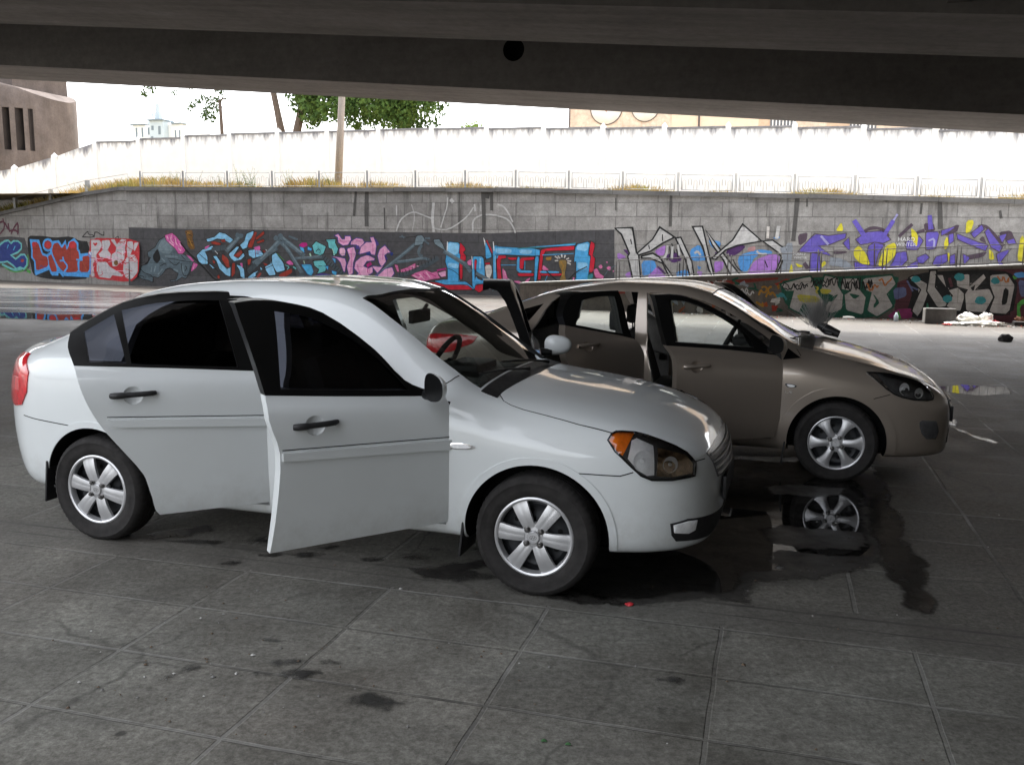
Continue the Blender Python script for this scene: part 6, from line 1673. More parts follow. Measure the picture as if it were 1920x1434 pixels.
('f','char2',0,[-1955,127,-1908,153,-1804,157,-1776,137,-1689,125,-1677,45,-1780,32,-1893,30,-1939,73]),('f','sky',0,[-1932,168,-1898,176,-1877,192,-1853,187,-1822,167,-1837,154,-1863,167,-1887,169,-1908,161,-1926,158]),('c','black',2.3,[-1932,168,-1898,176,-1877,192,-1853,187,-1822,167,-1837,154,-1863,167,-1887,169,-1908,161,-1926,158]),('f','sky',0,[-1973,111,-1948,132,-1906,146,-1900,135,-1937,125,-1928,107,-1927,81,-1951,81,-1965,91]),('c','black',2.3,[-1973,111,-1948,132,-1906,146,-1900,135,-1937,125,-1928,107,-1927,81,-1951,81,-1965,91]),('f','sky',0,[-1907,110,-1892,112,-1872,85,-1852,67,-1837,77,-1839,39,-1859,46,-1882,66,-1893,92]),('c','black',2.3,[-1907,110,-1892,112,-1872,85,-1852,67,-1837,77,-1839,39,-1859,46,-1882,66,-1893,92]),('f','sky',0,[-1844,118,-1811,144,-1799,144,-1821,116,-1807,103,-1785,124,-1777,114,-1795,99,-1822,93,-1836,103]),('c','black',2.3,[-1844,118,-1811,144,-1799,144,-1821,116,-1807,103,-1785,124,-1777,114,-1795,99,-1822,93,-1836,103]),('f','sky',0,[-1781,162,-1771,188,-1742,198,-1745,180,-1763,162,-1770,140,-1788,134,-1799,149]),('c','black',2.3,[-1781,162,-1771,188,-1742,198,-1745,180,-1763,162,-1770,140,-1788,134,-1799,149]),('f','sky',0,[-1767,132,-1723,138,-1704,115,-1748,104,-1765,114]),('c','black',2.3,[-1767,132,-1723,138,-1704,115,-1748,104,-1765,114]),('f','sky',0,[-1675,121,-1655,126,-1654,48,-1683,47,-1708,75,-1679,90]),('c','black',2.2,[-1675,121,-1655,126,-1654,48,-1683,47,-1708,75,-1679,90]),('f','sky',0,[-1774,38,-1750,56,-1714,69,-1720,59,-1750,38]),('c','black',2.3,[-1774,38,-1750,56,-1714,69,-1720,59,-1750,38]),('f','sky',0,[-1816,83,-1796,78,-1784,68,-1783,32,-1800,42,-1802,63]),('c','black',2.3,[-1816,83,-1796,78,-1784,68,-1783,32,-1800,42,-1802,63]),('f','sky',0,[-1723,79,-1703,59,-1689,39,-1704,39,-1720,64]),('c','black',2.3,[-1723,79,-1703,59,-1689,39,-1704,39,-1720,64]),('f','sky',0,[-1926,86,-1897,69,-1909,66]),('c','black',2.3,[-1926,86,-1897,69,-1909,66]),('f','dkred',0,[-1914,158,-1899,161,-1870,154,-1876,147,-1905,150]),('c','black',1.3,[-1914,158,-1899,161,-1870,154,-1876,147,-1905,150]),('f','dkred',0,[-1875,166,-1857,169,-1852,159,-1866,158]),('c','black',1.3,[-1875,166,-1857,169,-1852,159,-1866,158]),('f','dkred',0,[-1739,195,-1729,193,-1750,140,-1764,140,-1767,147]),('c','black',1.3,[-1739,195,-1729,193,-1750,140,-1764,140,-1767,147]),('f','dkred',0,[-1704,198,-1700,188,-1734,165,-1737,173]),('c','black',1.3,[-1704,198,-1700,188,-1734,165,-1737,173]),('f','dkred',0,[-1734,160,-1705,171,-1702,162,-1729,154]),('c','black',1.3,[-1734,160,-1705,171,-1702,162,-1729,154]),('f','dkred',0,[-1824,113,-1812,121,-1794,134,-1785,127,-1800,109,-1815,107]),('c','black',1.3,[-1824,113,-1812,121,-1794,134,-1785,127,-1800,109,-1815,107]),('f','dkred',0,[-1771,101,-1754,104,-1760,84,-1769,79]),('c','black',1.3,[-1771,101,-1754,104,-1760,84,-1769,79]),('f','dkred',0,[-1831,88,-1819,88,-1820,52,-1836,36]),('c','black',1.3,[-1831,88,-1819,88,-1820,52,-1836,36]),('f','dkred',0,[-1911,97,-1896,92,-1902,81]),('c','black',1.3,[-1911,97,-1896,92,-1902,81]),('f','dkred',0,[-1868,118,-1845,103,-1840,70,-1852,72,-1872,100]),('c','black',1.3,[-1868,118,-1845,103,-1840,70,-1852,72,-1872,100]),('f','dkred',0,[-1742,38,-1726,56,-1715,59,-1727,39]),('c','black',1.3,[-1742,38,-1726,56,-1715,59,-1727,39]),('f','dkred',0,[-1686,47,-1657,48,-1658,39,-1686,38]),('c','black',1.3,[-1686,47,-1657,48,-1658,39,-1686,38]),('f','dkred',0,[-1892,43,-1883,48,-1881,33,-1890,33]),('c','black',1.3,[-1892,43,-1883,48,-1881,33,-1890,33]),('f','dkred',0,[-1712,135,-1689,125,-1692,119,-1707,126]),('c','black',1.3,[-1712,135,-1689,125,-1692,119,-1707,126]),('f','dkred',0,[-1711,92,-1691,82,-1702,80]),('c','black',1.3,[-1711,92,-1691,82,-1702,80]),('f','pink',0,[-1939,140,-1915,148,-1933,131]),('f','pink',0,[-1744,142,-1720,148,-1718,133,-1738,132]),('f','pink',0,[-1801,88,-1789,88,-1790,71]),('s','magenta',1.8,[-1738,135,-1738,110]),('s','magenta',1.8,[-1728,135,-1728,120]),('s','magenta',1.8,[-1721,135,-1720,125]),('s','bone',15.7,[-1853,126,-1798,179]),('s','bonel',6.1,[-1847,134,-1801,175]),('f','bone',0,[-1782,180,-1784,175,-1789,172,-1795,172,-1800,175,-1802,180,-1800,185,-1795,188,-1788,188,-1784,185]),('f','bone',0,[-1798,182,-1799,178,-1804,175,-1809,175,-1814,178,-1815,182,-1813,187,-1809,190,-1803,190,-1799,187]),('s','boned',17.2,[-1909,130,-1879,138,-1852,141]),('s','bone',12.7,[-1749,87,-1654,141]),('s','boned',17.7,[-1770,58,-1725,95]),('s','bonel',4.0,[-1722,102,-1660,138]),('s','black',2.3,[-1805,147,-1777,114,-1773,58]),('s','black',1.8,[-1898,125,-1874,115]),('s','white',2.3,[-1897,128,-1886,118]),('s','white',2.3,[-1698,135,-1686,125]),('s','black',2.0,[-1961,117,-1926,91,-1886,56]),('f','char2',0,[-1739,59,-1680,80,-1595,82,-1579,42,-1740,36]),('f','sky',0,[-1676,116,-1659,126,-1631,91,-1626,66,-1658,58,-1675,85]),('c','black',2.0,[-1676,116,-1659,126,-1631,91,-1626,66,-1658,58,-1675,85]),('f','sky',0,[-1704,70,-1672,83,-1661,50,-1687,47]),('c','black',2.0,[-1704,70,-1672,83,-1661,50,-1687,47]),('f','sky',0,[-1737,122,-1708,115,-1737,107]),('c','black',2.0,[-1737,122,-1708,115,-1737,107]),('f','dkred',0,[-1656,48,-1603,74,-1598,61,-1630,42]),('f','dkred',0,[-1715,92,-1692,85,-1695,80]),('f','dkred',0,[-1740,38,-1722,57,-1716,54,-1731,37]),('f','pink',0,[-1623,94,-1605,101,-1592,87,-1609,84]),('s','teal',5.1,[-1595,79,-1584,72]),('s','teal',2.5,[-1626,84,-1609,79,-1618,69]),('s','green',1.5,[-1656,123,-1628,99]),('s','bone',15.7,[-1738,84,-1688,125,-1641,167]),('s','bonel',5.6,[-1720,102,-1649,164]),('s','bone',15.8,[-1642,179,-1598,149,-1551,116]),('s','bonel',5.4,[-1637,180,-1560,125]),('s','bone',14.2,[-1638,161,-1613,136,-1594,107,-1556,50]),('s','bonel',4.6,[-1632,156,-1607,131,-1567,72]),('f','bone',0,[-1648,174,-1650,169,-1655,165,-1661,165,-1665,168,-1667,173,-1665,178,-1660,182,-1654,182,-1649,179]),('f','bone',0,[-1630,181,-1632,176,-1637,173,-1643,173,-1648,176,-1650,181,-1648,186,-1643,189,-1637,189,-1632,186]),('s','bone',6.6,[-1609,181,-1575,169]),('f','boned',0,[-1549,52,-1552,47,-1558,44,-1566,44,-1572,47,-1574,52,-1571,57,-1565,60,-1557,60,-1551,57])]),
 ('M','turquoise and pink bubble lettering',[
('f','turq',0,[-1523,150,-1508,165,-1492,158,-1470,148,-1481,123,-1493,118,-1515,123]),('c','black',2.5,[-1523,150,-1508,165,-1492,158,-1470,148,-1481,123,-1493,118,-1515,123]),('f','turq',0,[-1472,170,-1434,173,-1437,161,-1426,141,-1432,124,-1446,116,-1448,138,-1462,143,-1464,160]),('c','black',2.5,[-1472,170,-1434,173,-1437,161,-1426,141,-1432,124,-1446,116,-1448,138,-1462,143,-1464,160]),('f','turq',0,[-1521,100,-1482,103,-1471,89,-1474,66,-1508,56,-1499,71,-1516,83]),('c','black',2.5,[-1521,100,-1482,103,-1471,89,-1474,66,-1508,56,-1499,71,-1516,83]),('f','cyan',0,[-1566,87,-1527,88,-1519,63,-1528,50,-1542,55,-1555,72]),('c','navy',1.5,[-1566,87,-1527,88,-1519,63,-1528,50,-1542,55,-1555,72]),('f','cyan',0,[-1451,111,-1435,107,-1438,92]),('c','navy',1.5,[-1451,111,-1435,107,-1438,92]),('f','cyan',0,[-1452,69,-1433,65,-1436,52,-1450,59]),('c','navy',1.5,[-1452,69,-1433,65,-1436,52,-1450,59]),('f','cyan',0,[-1570,147,-1554,142,-1551,125,-1565,132]),('c','navy',1.5,[-1570,147,-1554,142,-1551,125,-1565,132]),('f','cyan',0,[-1539,147,-1523,140,-1526,133,-1540,135]),('c','navy',1.5,[-1539,147,-1523,140,-1526,133,-1540,135]),('f','cyan',0,[-1477,84,-1463,84,-1466,69]),('c','navy',1.5,[-1477,84,-1463,84,-1466,69]),('f','magenta',0,[-1573,149,-1562,159,-1542,160,-1539,150,-1554,143]),('s','black',2.5,[-1509,130,-1500,140,-1492,135,-1495,125]),('s','black',2.0,[-1499,83,-1488,83]),('s','mint',4.9,[-1532,125,-1526,110]),('s','mint',3.0,[-1555,100,-1552,90]),('s','mint',2.5,[-1448,141,-1440,119]),('f','purple2',0,[-1522,48,-1488,61,-1433,52,-1431,44,-1522,42]),('f','purple2',0,[-1365,44,-1324,35,-1292,60,-1281,55,-1286,38,-1249,36,-1217,54,-1220,29,-1244,28,-1281,36,-1351,34]),('f','purple2',0,[-1363,154,-1347,149,-1350,140,-1361,140]),('f','purple2',0,[-1293,179,-1280,162,-1280,153,-1288,153]),('f','pinkp',0,[-1440,184,-1425,190,-1412,173,-1403,173,-1401,183,-1381,183,-1378,171,-1390,154,-1409,151,-1426,161,-1428,178]),('c','purple2',2.7,[-1440,184,-1425,190,-1412,173,-1403,173,-1401,183,-1381,183,-1378,171,-1390,154,-1409,151,-1426,161,-1428,178]),('f','pinkp',0,[-1382,154,-1379,166,-1360,177,-1338,174,-1330,164,-1339,150,-1345,125,-1355,125,-1347,142,-1360,154]),('c','purple2',2.7,[-1382,154,-1379,166,-1360,177,-1338,174,-1330,164,-1339,150,-1345,125,-1355,125,-1347,142,-1360,154]),('f','pinkp',0,[-1396,142,-1368,149,-1361,125,-1372,95,-1373,61,-1389,53,-1397,83,-1385,110]),('c','purple2',2.6,[-1396,142,-1368,149,-1361,125,-1372,95,-1373,61,-1389,53,-1397,83,-1385,110]),('f','pinkp',0,[-1344,149,-1325,164,-1306,164,-1311,179,-1298,181,-1290,162,-1288,150,-1293,121,-1307,123,-1312,133,-1350,123,-1350,130]),('c','purple2',2.7,[-1344,149,-1325,164,-1306,164,-1311,179,-1298,181,-1290,162,-1288,150,-1293,121,-1307,123,-1312,133,-1350,123,-1350,130]),('f','pinkp',0,[-1364,100,-1345,115,-1320,123,-1294,111,-1296,104,-1323,101,-1334,86,-1318,79,-1302,87,-1302,65,-1332,47,-1351,44,-1367,54,-1354,61,-1370,78]),('c','purple2',2.7,[-1364,100,-1345,115,-1320,123,-1294,111,-1296,104,-1323,101,-1334,86,-1318,79,-1302,87,-1302,65,-1332,47,-1351,44,-1367,54,-1354,61,-1370,78]),('f','pinkp',0,[-1285,121,-1277,141,-1258,155,-1237,131,-1248,129,-1259,121,-1254,102,-1270,82,-1280,97]),('c','purple2',2.7,[-1285,121,-1277,141,-1258,155,-1237,131,-1248,129,-1259,121,-1254,102,-1270,82,-1280,97]),('f','pinkp',0,[-1307,87,-1275,85,-1264,87,-1281,67,-1286,63]),('c','purple2',2.6,[-1307,87,-1275,85,-1264,87,-1281,67,-1286,63]),('f','pinkp',0,[-1289,53,-1259,78,-1233,85,-1225,64,-1238,49,-1254,44]),('c','purple2',2.6,[-1289,53,-1259,78,-1233,85,-1225,64,-1238,49,-1254,44]),('f','pinkp',0,[-1451,116,-1426,114,-1402,110,-1397,95,-1403,65,-1408,65,-1419,95,-1432,109]),('c','purple2',2.7,[-1451,116,-1426,114,-1402,110,-1397,95,-1403,65,-1408,65,-1419,95,-1432,109]),('f','pinkl',0,[-1423,139,-1418,145,-1404,145,-1399,134,-1402,119,-1413,117,-1422,124]),('c','purple2',2.5,[-1423,139,-1418,145,-1404,145,-1399,134,-1402,119,-1413,117,-1422,124]),('s','pinkd',4.3,[-1423,176,-1412,161,-1393,164]),('s','pinkd',4.4,[-1380,139,-1377,100,-1384,63]),('s','pinkd',4.4,[-1363,171,-1344,166]),('s','pinkd',4.3,[-1264,143,-1267,107]),('s','pinkd',4.3,[-1359,91,-1346,54]),('s','pinkd',4.4,[-1301,157,-1301,131]),('s','magenta',9.8,[-1323,86,-1307,96]),('s','magenta',2.2,[-1321,81,-1321,64]),('s','magenta',1.7,[-1315,82,-1316,59]),('s','purple2',5.4,[-1259,121,-1251,109]),('f','navy',0,[-1310,126,-1311,122,-1315,120,-1320,120,-1324,122,-1325,125,-1324,128,-1320,130,-1315,131,-1311,129]),('f','navy',0,[-1229,127,-1231,123,-1233,121,-1236,121,-1239,123,-1240,126,-1239,130,-1236,132,-1233,132,-1230,130]),('f','purple2',0,[-1348,147,-1349,143,-1353,140,-1357,140,-1361,143,-1362,147,-1361,151,-1357,153,-1353,153,-1349,151]),('s','bone',8.9,[-1588,107,-1538,110,-1487,113]),('s','boned',16.2,[-1487,113,-1454,94,-1411,55]),('s','black',1.8,[-1485,103,-1473,116]),('s','black',1.7,[-1476,97,-1465,110]),('s','black',1.7,[-1468,91,-1457,103]),('s','black',1.8,[-1460,84,-1449,97]),('s','black',1.7,[-1452,78,-1441,91]),('s','black',1.7,[-1444,72,-1433,84]),('s','black',1.7,[-1436,66,-1424,78]),('s','black',1.7,[-1428,59,-1416,72]),('s','black',1.7,[-1419,53,-1408,66]),('s','bonel',3.0,[-1577,109,-1495,117]),('s','boned',7.4,[-1411,55,-1392,46])]),
 ('M','grey painted bones with shreds of pink flesh',[
('f','pink2',0,[-1226,93,-1213,91,-1208,69,-1216,69]),('c','maroon',1.7,[-1226,93,-1213,91,-1208,69,-1216,69]),('f','pink2',0,[-1205,76,-1181,84,-1152,99,-1147,84,-1168,74,-1202,67]),('c','maroon',1.7,[-1205,76,-1181,84,-1152,99,-1147,84,-1168,74,-1202,67]),('f','pink2',0,[-1168,58,-1152,68,-1116,78,-1095,69,-1075,74,-1072,60,-1064,52,-1095,47,-1132,37,-1153,51]),('c','maroon',1.7,[-1168,58,-1152,68,-1116,78,-1095,69,-1075,74,-1072,60,-1064,52,-1095,47,-1132,37,-1153,51]),('s','pinkl',3.1,[-1158,58,-1142,51,-1132,56]),('s','pinkl',3.1,[-1137,63,-1121,46]),('s','pinkl',3.1,[-1116,71,-1100,52]),('s','pinkl',3.1,[-1168,89,-1155,84]),('s','pinkl',3.1,[-1142,46,-1132,39]),('s','pinkl',3.1,[-1147,89,-1132,87]),('s','magenta',2.4,[-1153,63,-1137,56]),('s','magenta',2.4,[-1126,66,-1111,56]),('s','magenta',2.5,[-1106,68,-1080,57]),('s','magenta',2.4,[-1189,79,-1184,69]),('f','pinkp',0,[-1075,69,-1046,77,-1046,58,-1062,55]),('c','maroon',1.9,[-1075,69,-1046,77,-1046,58,-1062,55]),('s','magenta',5.3,[-1077,76,-1046,83]),('f','ochre',0,[-1205,40,-1189,45,-1174,48,-1160,43,-1161,24,-1184,20,-1205,23]),('c','brown',2.9,[-1205,40,-1189,45,-1174,48,-1160,43,-1161,24,-1184,20,-1205,23]),('s','brown',2.0,[-1187,30,-1184,38,-1179,31]),('s','bone',11.3,[-1285,55,-1229,101,-1186,132,-1142,168]),('s','bonel',3.8,[-1269,73,-1152,159]),('f','bonel',0,[-1149,185,-1128,188,-1119,176,-1126,159,-1142,155,-1156,154]),('c','black',1.4,[-1149,185,-1128,188,-1119,176,-1126,159,-1142,155,-1156,154]),('s','bone',9.1,[-1223,100,-1173,106,-1121,116,-1104,109]),('s','bonel',3.3,[-1215,103,-1126,115]),('s','bone',10.5,[-1129,157,-1140,140,-1139,125,-1127,120]),('s','bone',7.2,[-1121,172,-1104,159]),('s','bone',6.2,[-1118,178,-1100,178]),('s','boned',13.4,[-1213,57,-1168,68,-1116,90,-1072,117]),('s','black',1.7,[-1205,52,-1208,66]),('s','black',1.7,[-1194,57,-1197,72]),('s','black',1.7,[-1183,63,-1185,77]),('s','black',1.7,[-1172,68,-1174,82]),('s','black',1.7,[-1161,73,-1163,88]),('s','black',1.7,[-1150,78,-1152,93]),('s','black',1.7,[-1139,84,-1141,98]),('s','black',1.7,[-1128,89,-1130,103]),('s','black',1.7,[-1117,94,-1119,108]),('s','black',1.7,[-1106,99,-1109,114]),('s','black',1.7,[-1095,105,-1098,119]),('s','black',1.7,[-1084,110,-1087,124]),('s','bone',2.9,[-1207,181,-1186,181]),('s','black',1.9,[-1183,180,-1152,183]),('s','bone',3.8,[-1199,187,-1191,178])]),
 ('M','blue block capitals with red sides',[
('f','crim',0,[-1111,39,-1049,34,-955,31,-952,17,-1036,15,-1054,24,-1101,35]),('c','black',1.5,[-1111,39,-1049,34,-955,31,-952,17,-1036,15,-1054,24,-1101,35]),('f','crim',0,[-1001,163,-997,165,-983,151,-980,142,-988,135,-978,123,-980,109,-990,106,-990,49,-1000,51]),('c','black',1.4,[-1001,163,-997,165,-983,151,-980,142,-988,135,-978,123,-980,109,-990,106,-990,49,-1000,51]),('f','crim',0,[-947,31,-902,42,-902,30,-934,8,-950,19]),('c','black',1.4,[-947,31,-902,42,-902,30,-934,8,-950,19]),('f','crim',0,[-915,103,-898,105,-898,98,-914,97]),('c','black',1.4,[-915,103,-898,105,-898,98,-914,97]),('f','crim',0,[-1049,101,-1041,98,-1042,86]),('c','black',1.4,[-1049,101,-1041,98,-1042,86]),('f','blue2',0,[-1041,169,-999,165,-1002,132,-997,127,-1003,82,-1003,42,-980,44,-952,24,-951,17,-975,33,-1049,31,-1090,42,-1054,48,-1041,48,-1041,82,-1049,105,-1044,139]),('c','black',1.7,[-1041,169,-999,165,-1002,132,-997,127,-1003,82,-1003,42,-980,44,-952,24,-951,17,-975,33,-1049,31,-1090,42,-1054,48,-1041,48,-1041,82,-1049,105,-1044,139]),('f','sky',0,[-1040,165,-1002,162,-1004,132,-1023,125,-1041,124]),('f','sky',0,[-1039,101,-1003,97,-1006,82,-1039,89]),('s','white',3.3,[-1041,168,-1043,134]),('f','blue2',0,[-960,123,-920,123,-915,79,-915,37,-945,35,-950,19,-957,29]),('c','black',1.7,[-960,123,-920,123,-915,79,-915,37,-945,35,-950,19,-957,29]),('f','char2',0,[-951,114,-941,114,-945,79,-927,65,-920,46,-937,50,-945,62,-950,41]),('f','crim',0,[-949,112,-943,112,-945,81,-949,83]),('s','sky',4.6,[-930,117,-932,84]),('s','white',2.4,[-959,123,-956,83]),('f','blue2',0,[-915,175,-890,122,-913,113]),('c','black',1.9,[-915,175,-890,122,-913,113]),('s','crim',3.7,[-910,173,-890,134]),('f','white',0,[-922,185,-913,171,-915,150]),('f','white2',0,[-915,96,-895,97,-891,75,-900,51,-910,60]),('f','white2',0,[-905,37,-895,37,-897,18]),('f','bonel',0,[-1090,174,-1069,176,-1057,160,-1048,139,-1069,150,-1085,160]),('c','black',1.6,[-1090,174,-1069,176,-1057,160,-1048,139,-1069,150,-1085,160]),('s','bone',13.4,[-1054,138,-1013,115,-978,96]),('s','bonel',4.2,[-1049,139,-983,102]),('s','bone',12.0,[-980,97,-962,74]),('s','bone',10.5,[-945,70,-907,53,-877,34]),('s','bone',2.8,[-877,34,-889,14]),('s','bone',2.8,[-877,34,-877,16]),('s','bone',2.9,[-875,35,-865,19]),('s','bone',2.8,[-875,38,-852,17]),('f','pink2',0,[-975,106,-960,114,-960,95,-970,95]),('s','black',1.7,[-1041,84,-1021,77,-1000,61]),('f','blue2',0,[-890,169,-883,155,-736,149,-736,126,-880,130,-875,40,-887,42]),('c','black',1.6,[-890,169,-883,155,-736,149,-736,126,-880,130,-875,40,-887,42]),('f','blue2',0,[-752,126,-738,126,-746,48,-753,43]),('c','black',1.2,[-752,126,-738,126,-746,48,-753,43]),('f','sky',0,[-881,150,-828,148,-828,134,-879,134]),('f','sky',0,[-804,146,-760,145,-765,133,-799,132]),('s','white',3.2,[-888,169,-885,141]),('s','sky',3.2,[-881,127,-881,75]),('f','crim',0,[-877,127,-845,128,-845,119,-865,115,-857,33,-872,34]),('c','black',1.2,[-877,127,-845,128,-845,119,-865,115,-857,33,-872,34]),('f','crim',0,[-843,121,-809,122,-811,114,-833,113]),('c','black',1.2,[-843,121,-809,122,-811,114,-833,113]),('f','crim',0,[-801,121,-753,124,-754,115,-786,112,-789,86,-801,86]),('c','black',1.2,[-801,121,-753,124,-754,115,-786,112,-789,86,-801,86]),('f','crim',0,[-810,73,-754,74,-755,64,-803,63]),('c','black',1.2,[-810,73,-754,74,-755,64,-803,63]),('f','blue2',0,[-809,123,-801,123,-802,81,-762,82,-762,75,-810,74]),('s','blue2',1.9,[-862,97,-813,98]),('s','blue2',2.3,[-784,112,-784,84]),('f','pink2',0,[-858,90,-845,76,-840,57,-822,48,-827,36,-854,33]),('c','maroon',1.4,[-858,90,-845,76,-840,57,-822,48,-827,36,-854,33]),('f','pink2',0,[-822,48,-803,50,-788,42,-778,54,-764,61,-771,47,-788,38,-803,39]),('c','maroon',1.2,[-822,48,-803,50,-788,42,-778,54,-764,61,-771,47,-788,38,-803,39]),('s','pinkl',2.4,[-850,80,-847,66]),('s','magenta',2.1,[-845,55,-835,53,-839,41]),('s','teal2',2.7,[-809,149,-724,155,-623,168]),('f','blue2',0,[-785,152,-623,166,-622,161,-729,155]),('f','crim',0,[-731,149,-627,161,-627,146,-717,142,-725,129,-732,54,-742,53,-736,129]),('c','black',1.4,[-731,149,-627,161,-627,146,-717,142,-725,129,-732,54,-742,53,-736,129]),('f','crim',0,[-749,40,-672,42,-670,31,-737,26]),('c','black',1.4,[-749,40,-672,42,-670,31,-737,26]),('f','crim',0,[-735,73,-663,75,-668,67,-730,66]),('c','black',1.4,[-735,73,-663,75,-668,67,-730,66]),('f','crim',0,[-576,174,-564,167,-564,156,-570,131,-561,122,-565,86,-571,79,-581,81,-575,129,-582,135]),('c','black',1.4,[-576,174,-564,167,-564,156,-570,131,-561,122,-565,86,-571,79,-581,81,-575,129,-582,135]),('f','crim',0,[-646,43,-629,45,-632,41]),('c','black',1.4,[-646,43,-629,45,-632,41]),('f','blue2',0,[-623,164,-578,174,-584,131,-576,129,-583,53,-587,45,-634,44,-620,57,-621,112,-628,109]),('c','black',1.6,[-623,164,-578,174,-584,131,-576,129,-583,53,-587,45,-634,44,-620,57,-621,112,-628,109]),('f','sky',0,[-618,162,-583,169,-587,144,-620,146]),('f','sky',0,[-617,110,-584,108,-586,90,-616,89]),('f','blue2',0,[-742,48,-687,49,-686,43,-742,41]),('f','blue2',0,[-735,81,-673,81,-675,75,-735,75]),('s','blue2',1.9,[-729,130,-629,136]),('s','blue2',1.6,[-718,50,-711,67]),('f','ochre2',0,[-676,116,-650,116,-652,89,-656,75,-651,50,-665,45,-672,51,-663,77,-673,97]),('s','ochre',2.8,[-669,111,-659,98,-666,84,-658,61]),('s','white2',4.2,[-677,120,-688,127]),('s','white2',4.2,[-671,121,-679,128]),('s','white2',4.2,[-665,123,-667,133]),('s','white2',4.2,[-658,122,-655,131]),('s','white2',4.0,[-652,118,-643,122]),('s','white2',4.2,[-648,113,-636,113]),('s','white2',4.0,[-677,114,-688,113]),('s','white2',4.2,[-648,108,-637,103]),('f','ochre',0,[-717,122,-698,126,-700,115,-714,114]),('f','pink2',0,[-726,101,-704,83,-728,83]),('f','pink2',0,[-630,64,-623,62,-630,52]),('f','pink2',0,[-567,88,-555,93,-546,77,-532,68,-536,61,-559,63]),('c','maroon',1.1,[-567,88,-555,93,-546,77,-532,68,-536,61,-559,63]),('f','pink2',0,[-538,98,-539,94,-542,92,-546,92,-548,94,-550,97,-549,101,-546,103,-542,103,-540,101]),('f','pink2',0,[-512,93,-513,90,-516,87,-520,87,-524,90,-525,93,-524,97,-521,99,-517,99,-513,97]),('f','pink2',0,[-522,111,-523,110,-524,109,-525,109,-527,110,-527,111,-527,113,-525,113,-524,114,-523,113]),('f','pink2',0,[-502,85,-502,83,-504,82,-505,82,-506,83,-507,85,-506,86,-505,87,-504,87,-503,86]),('s','bone',2.1,[-532,70,-518,91,-498,102]),('s','black',3.4,[-714,81,-689,60,-667,41,-644,54,-621,80,-586,97]),('f','teal2',0,[-583,72,-569,77,-566,63,-585,52]),('f','blue2',0,[-578,55,-536,59,-545,52,-575,49])]),
 ('M','tall silver letters with black outline on blue and purple',[
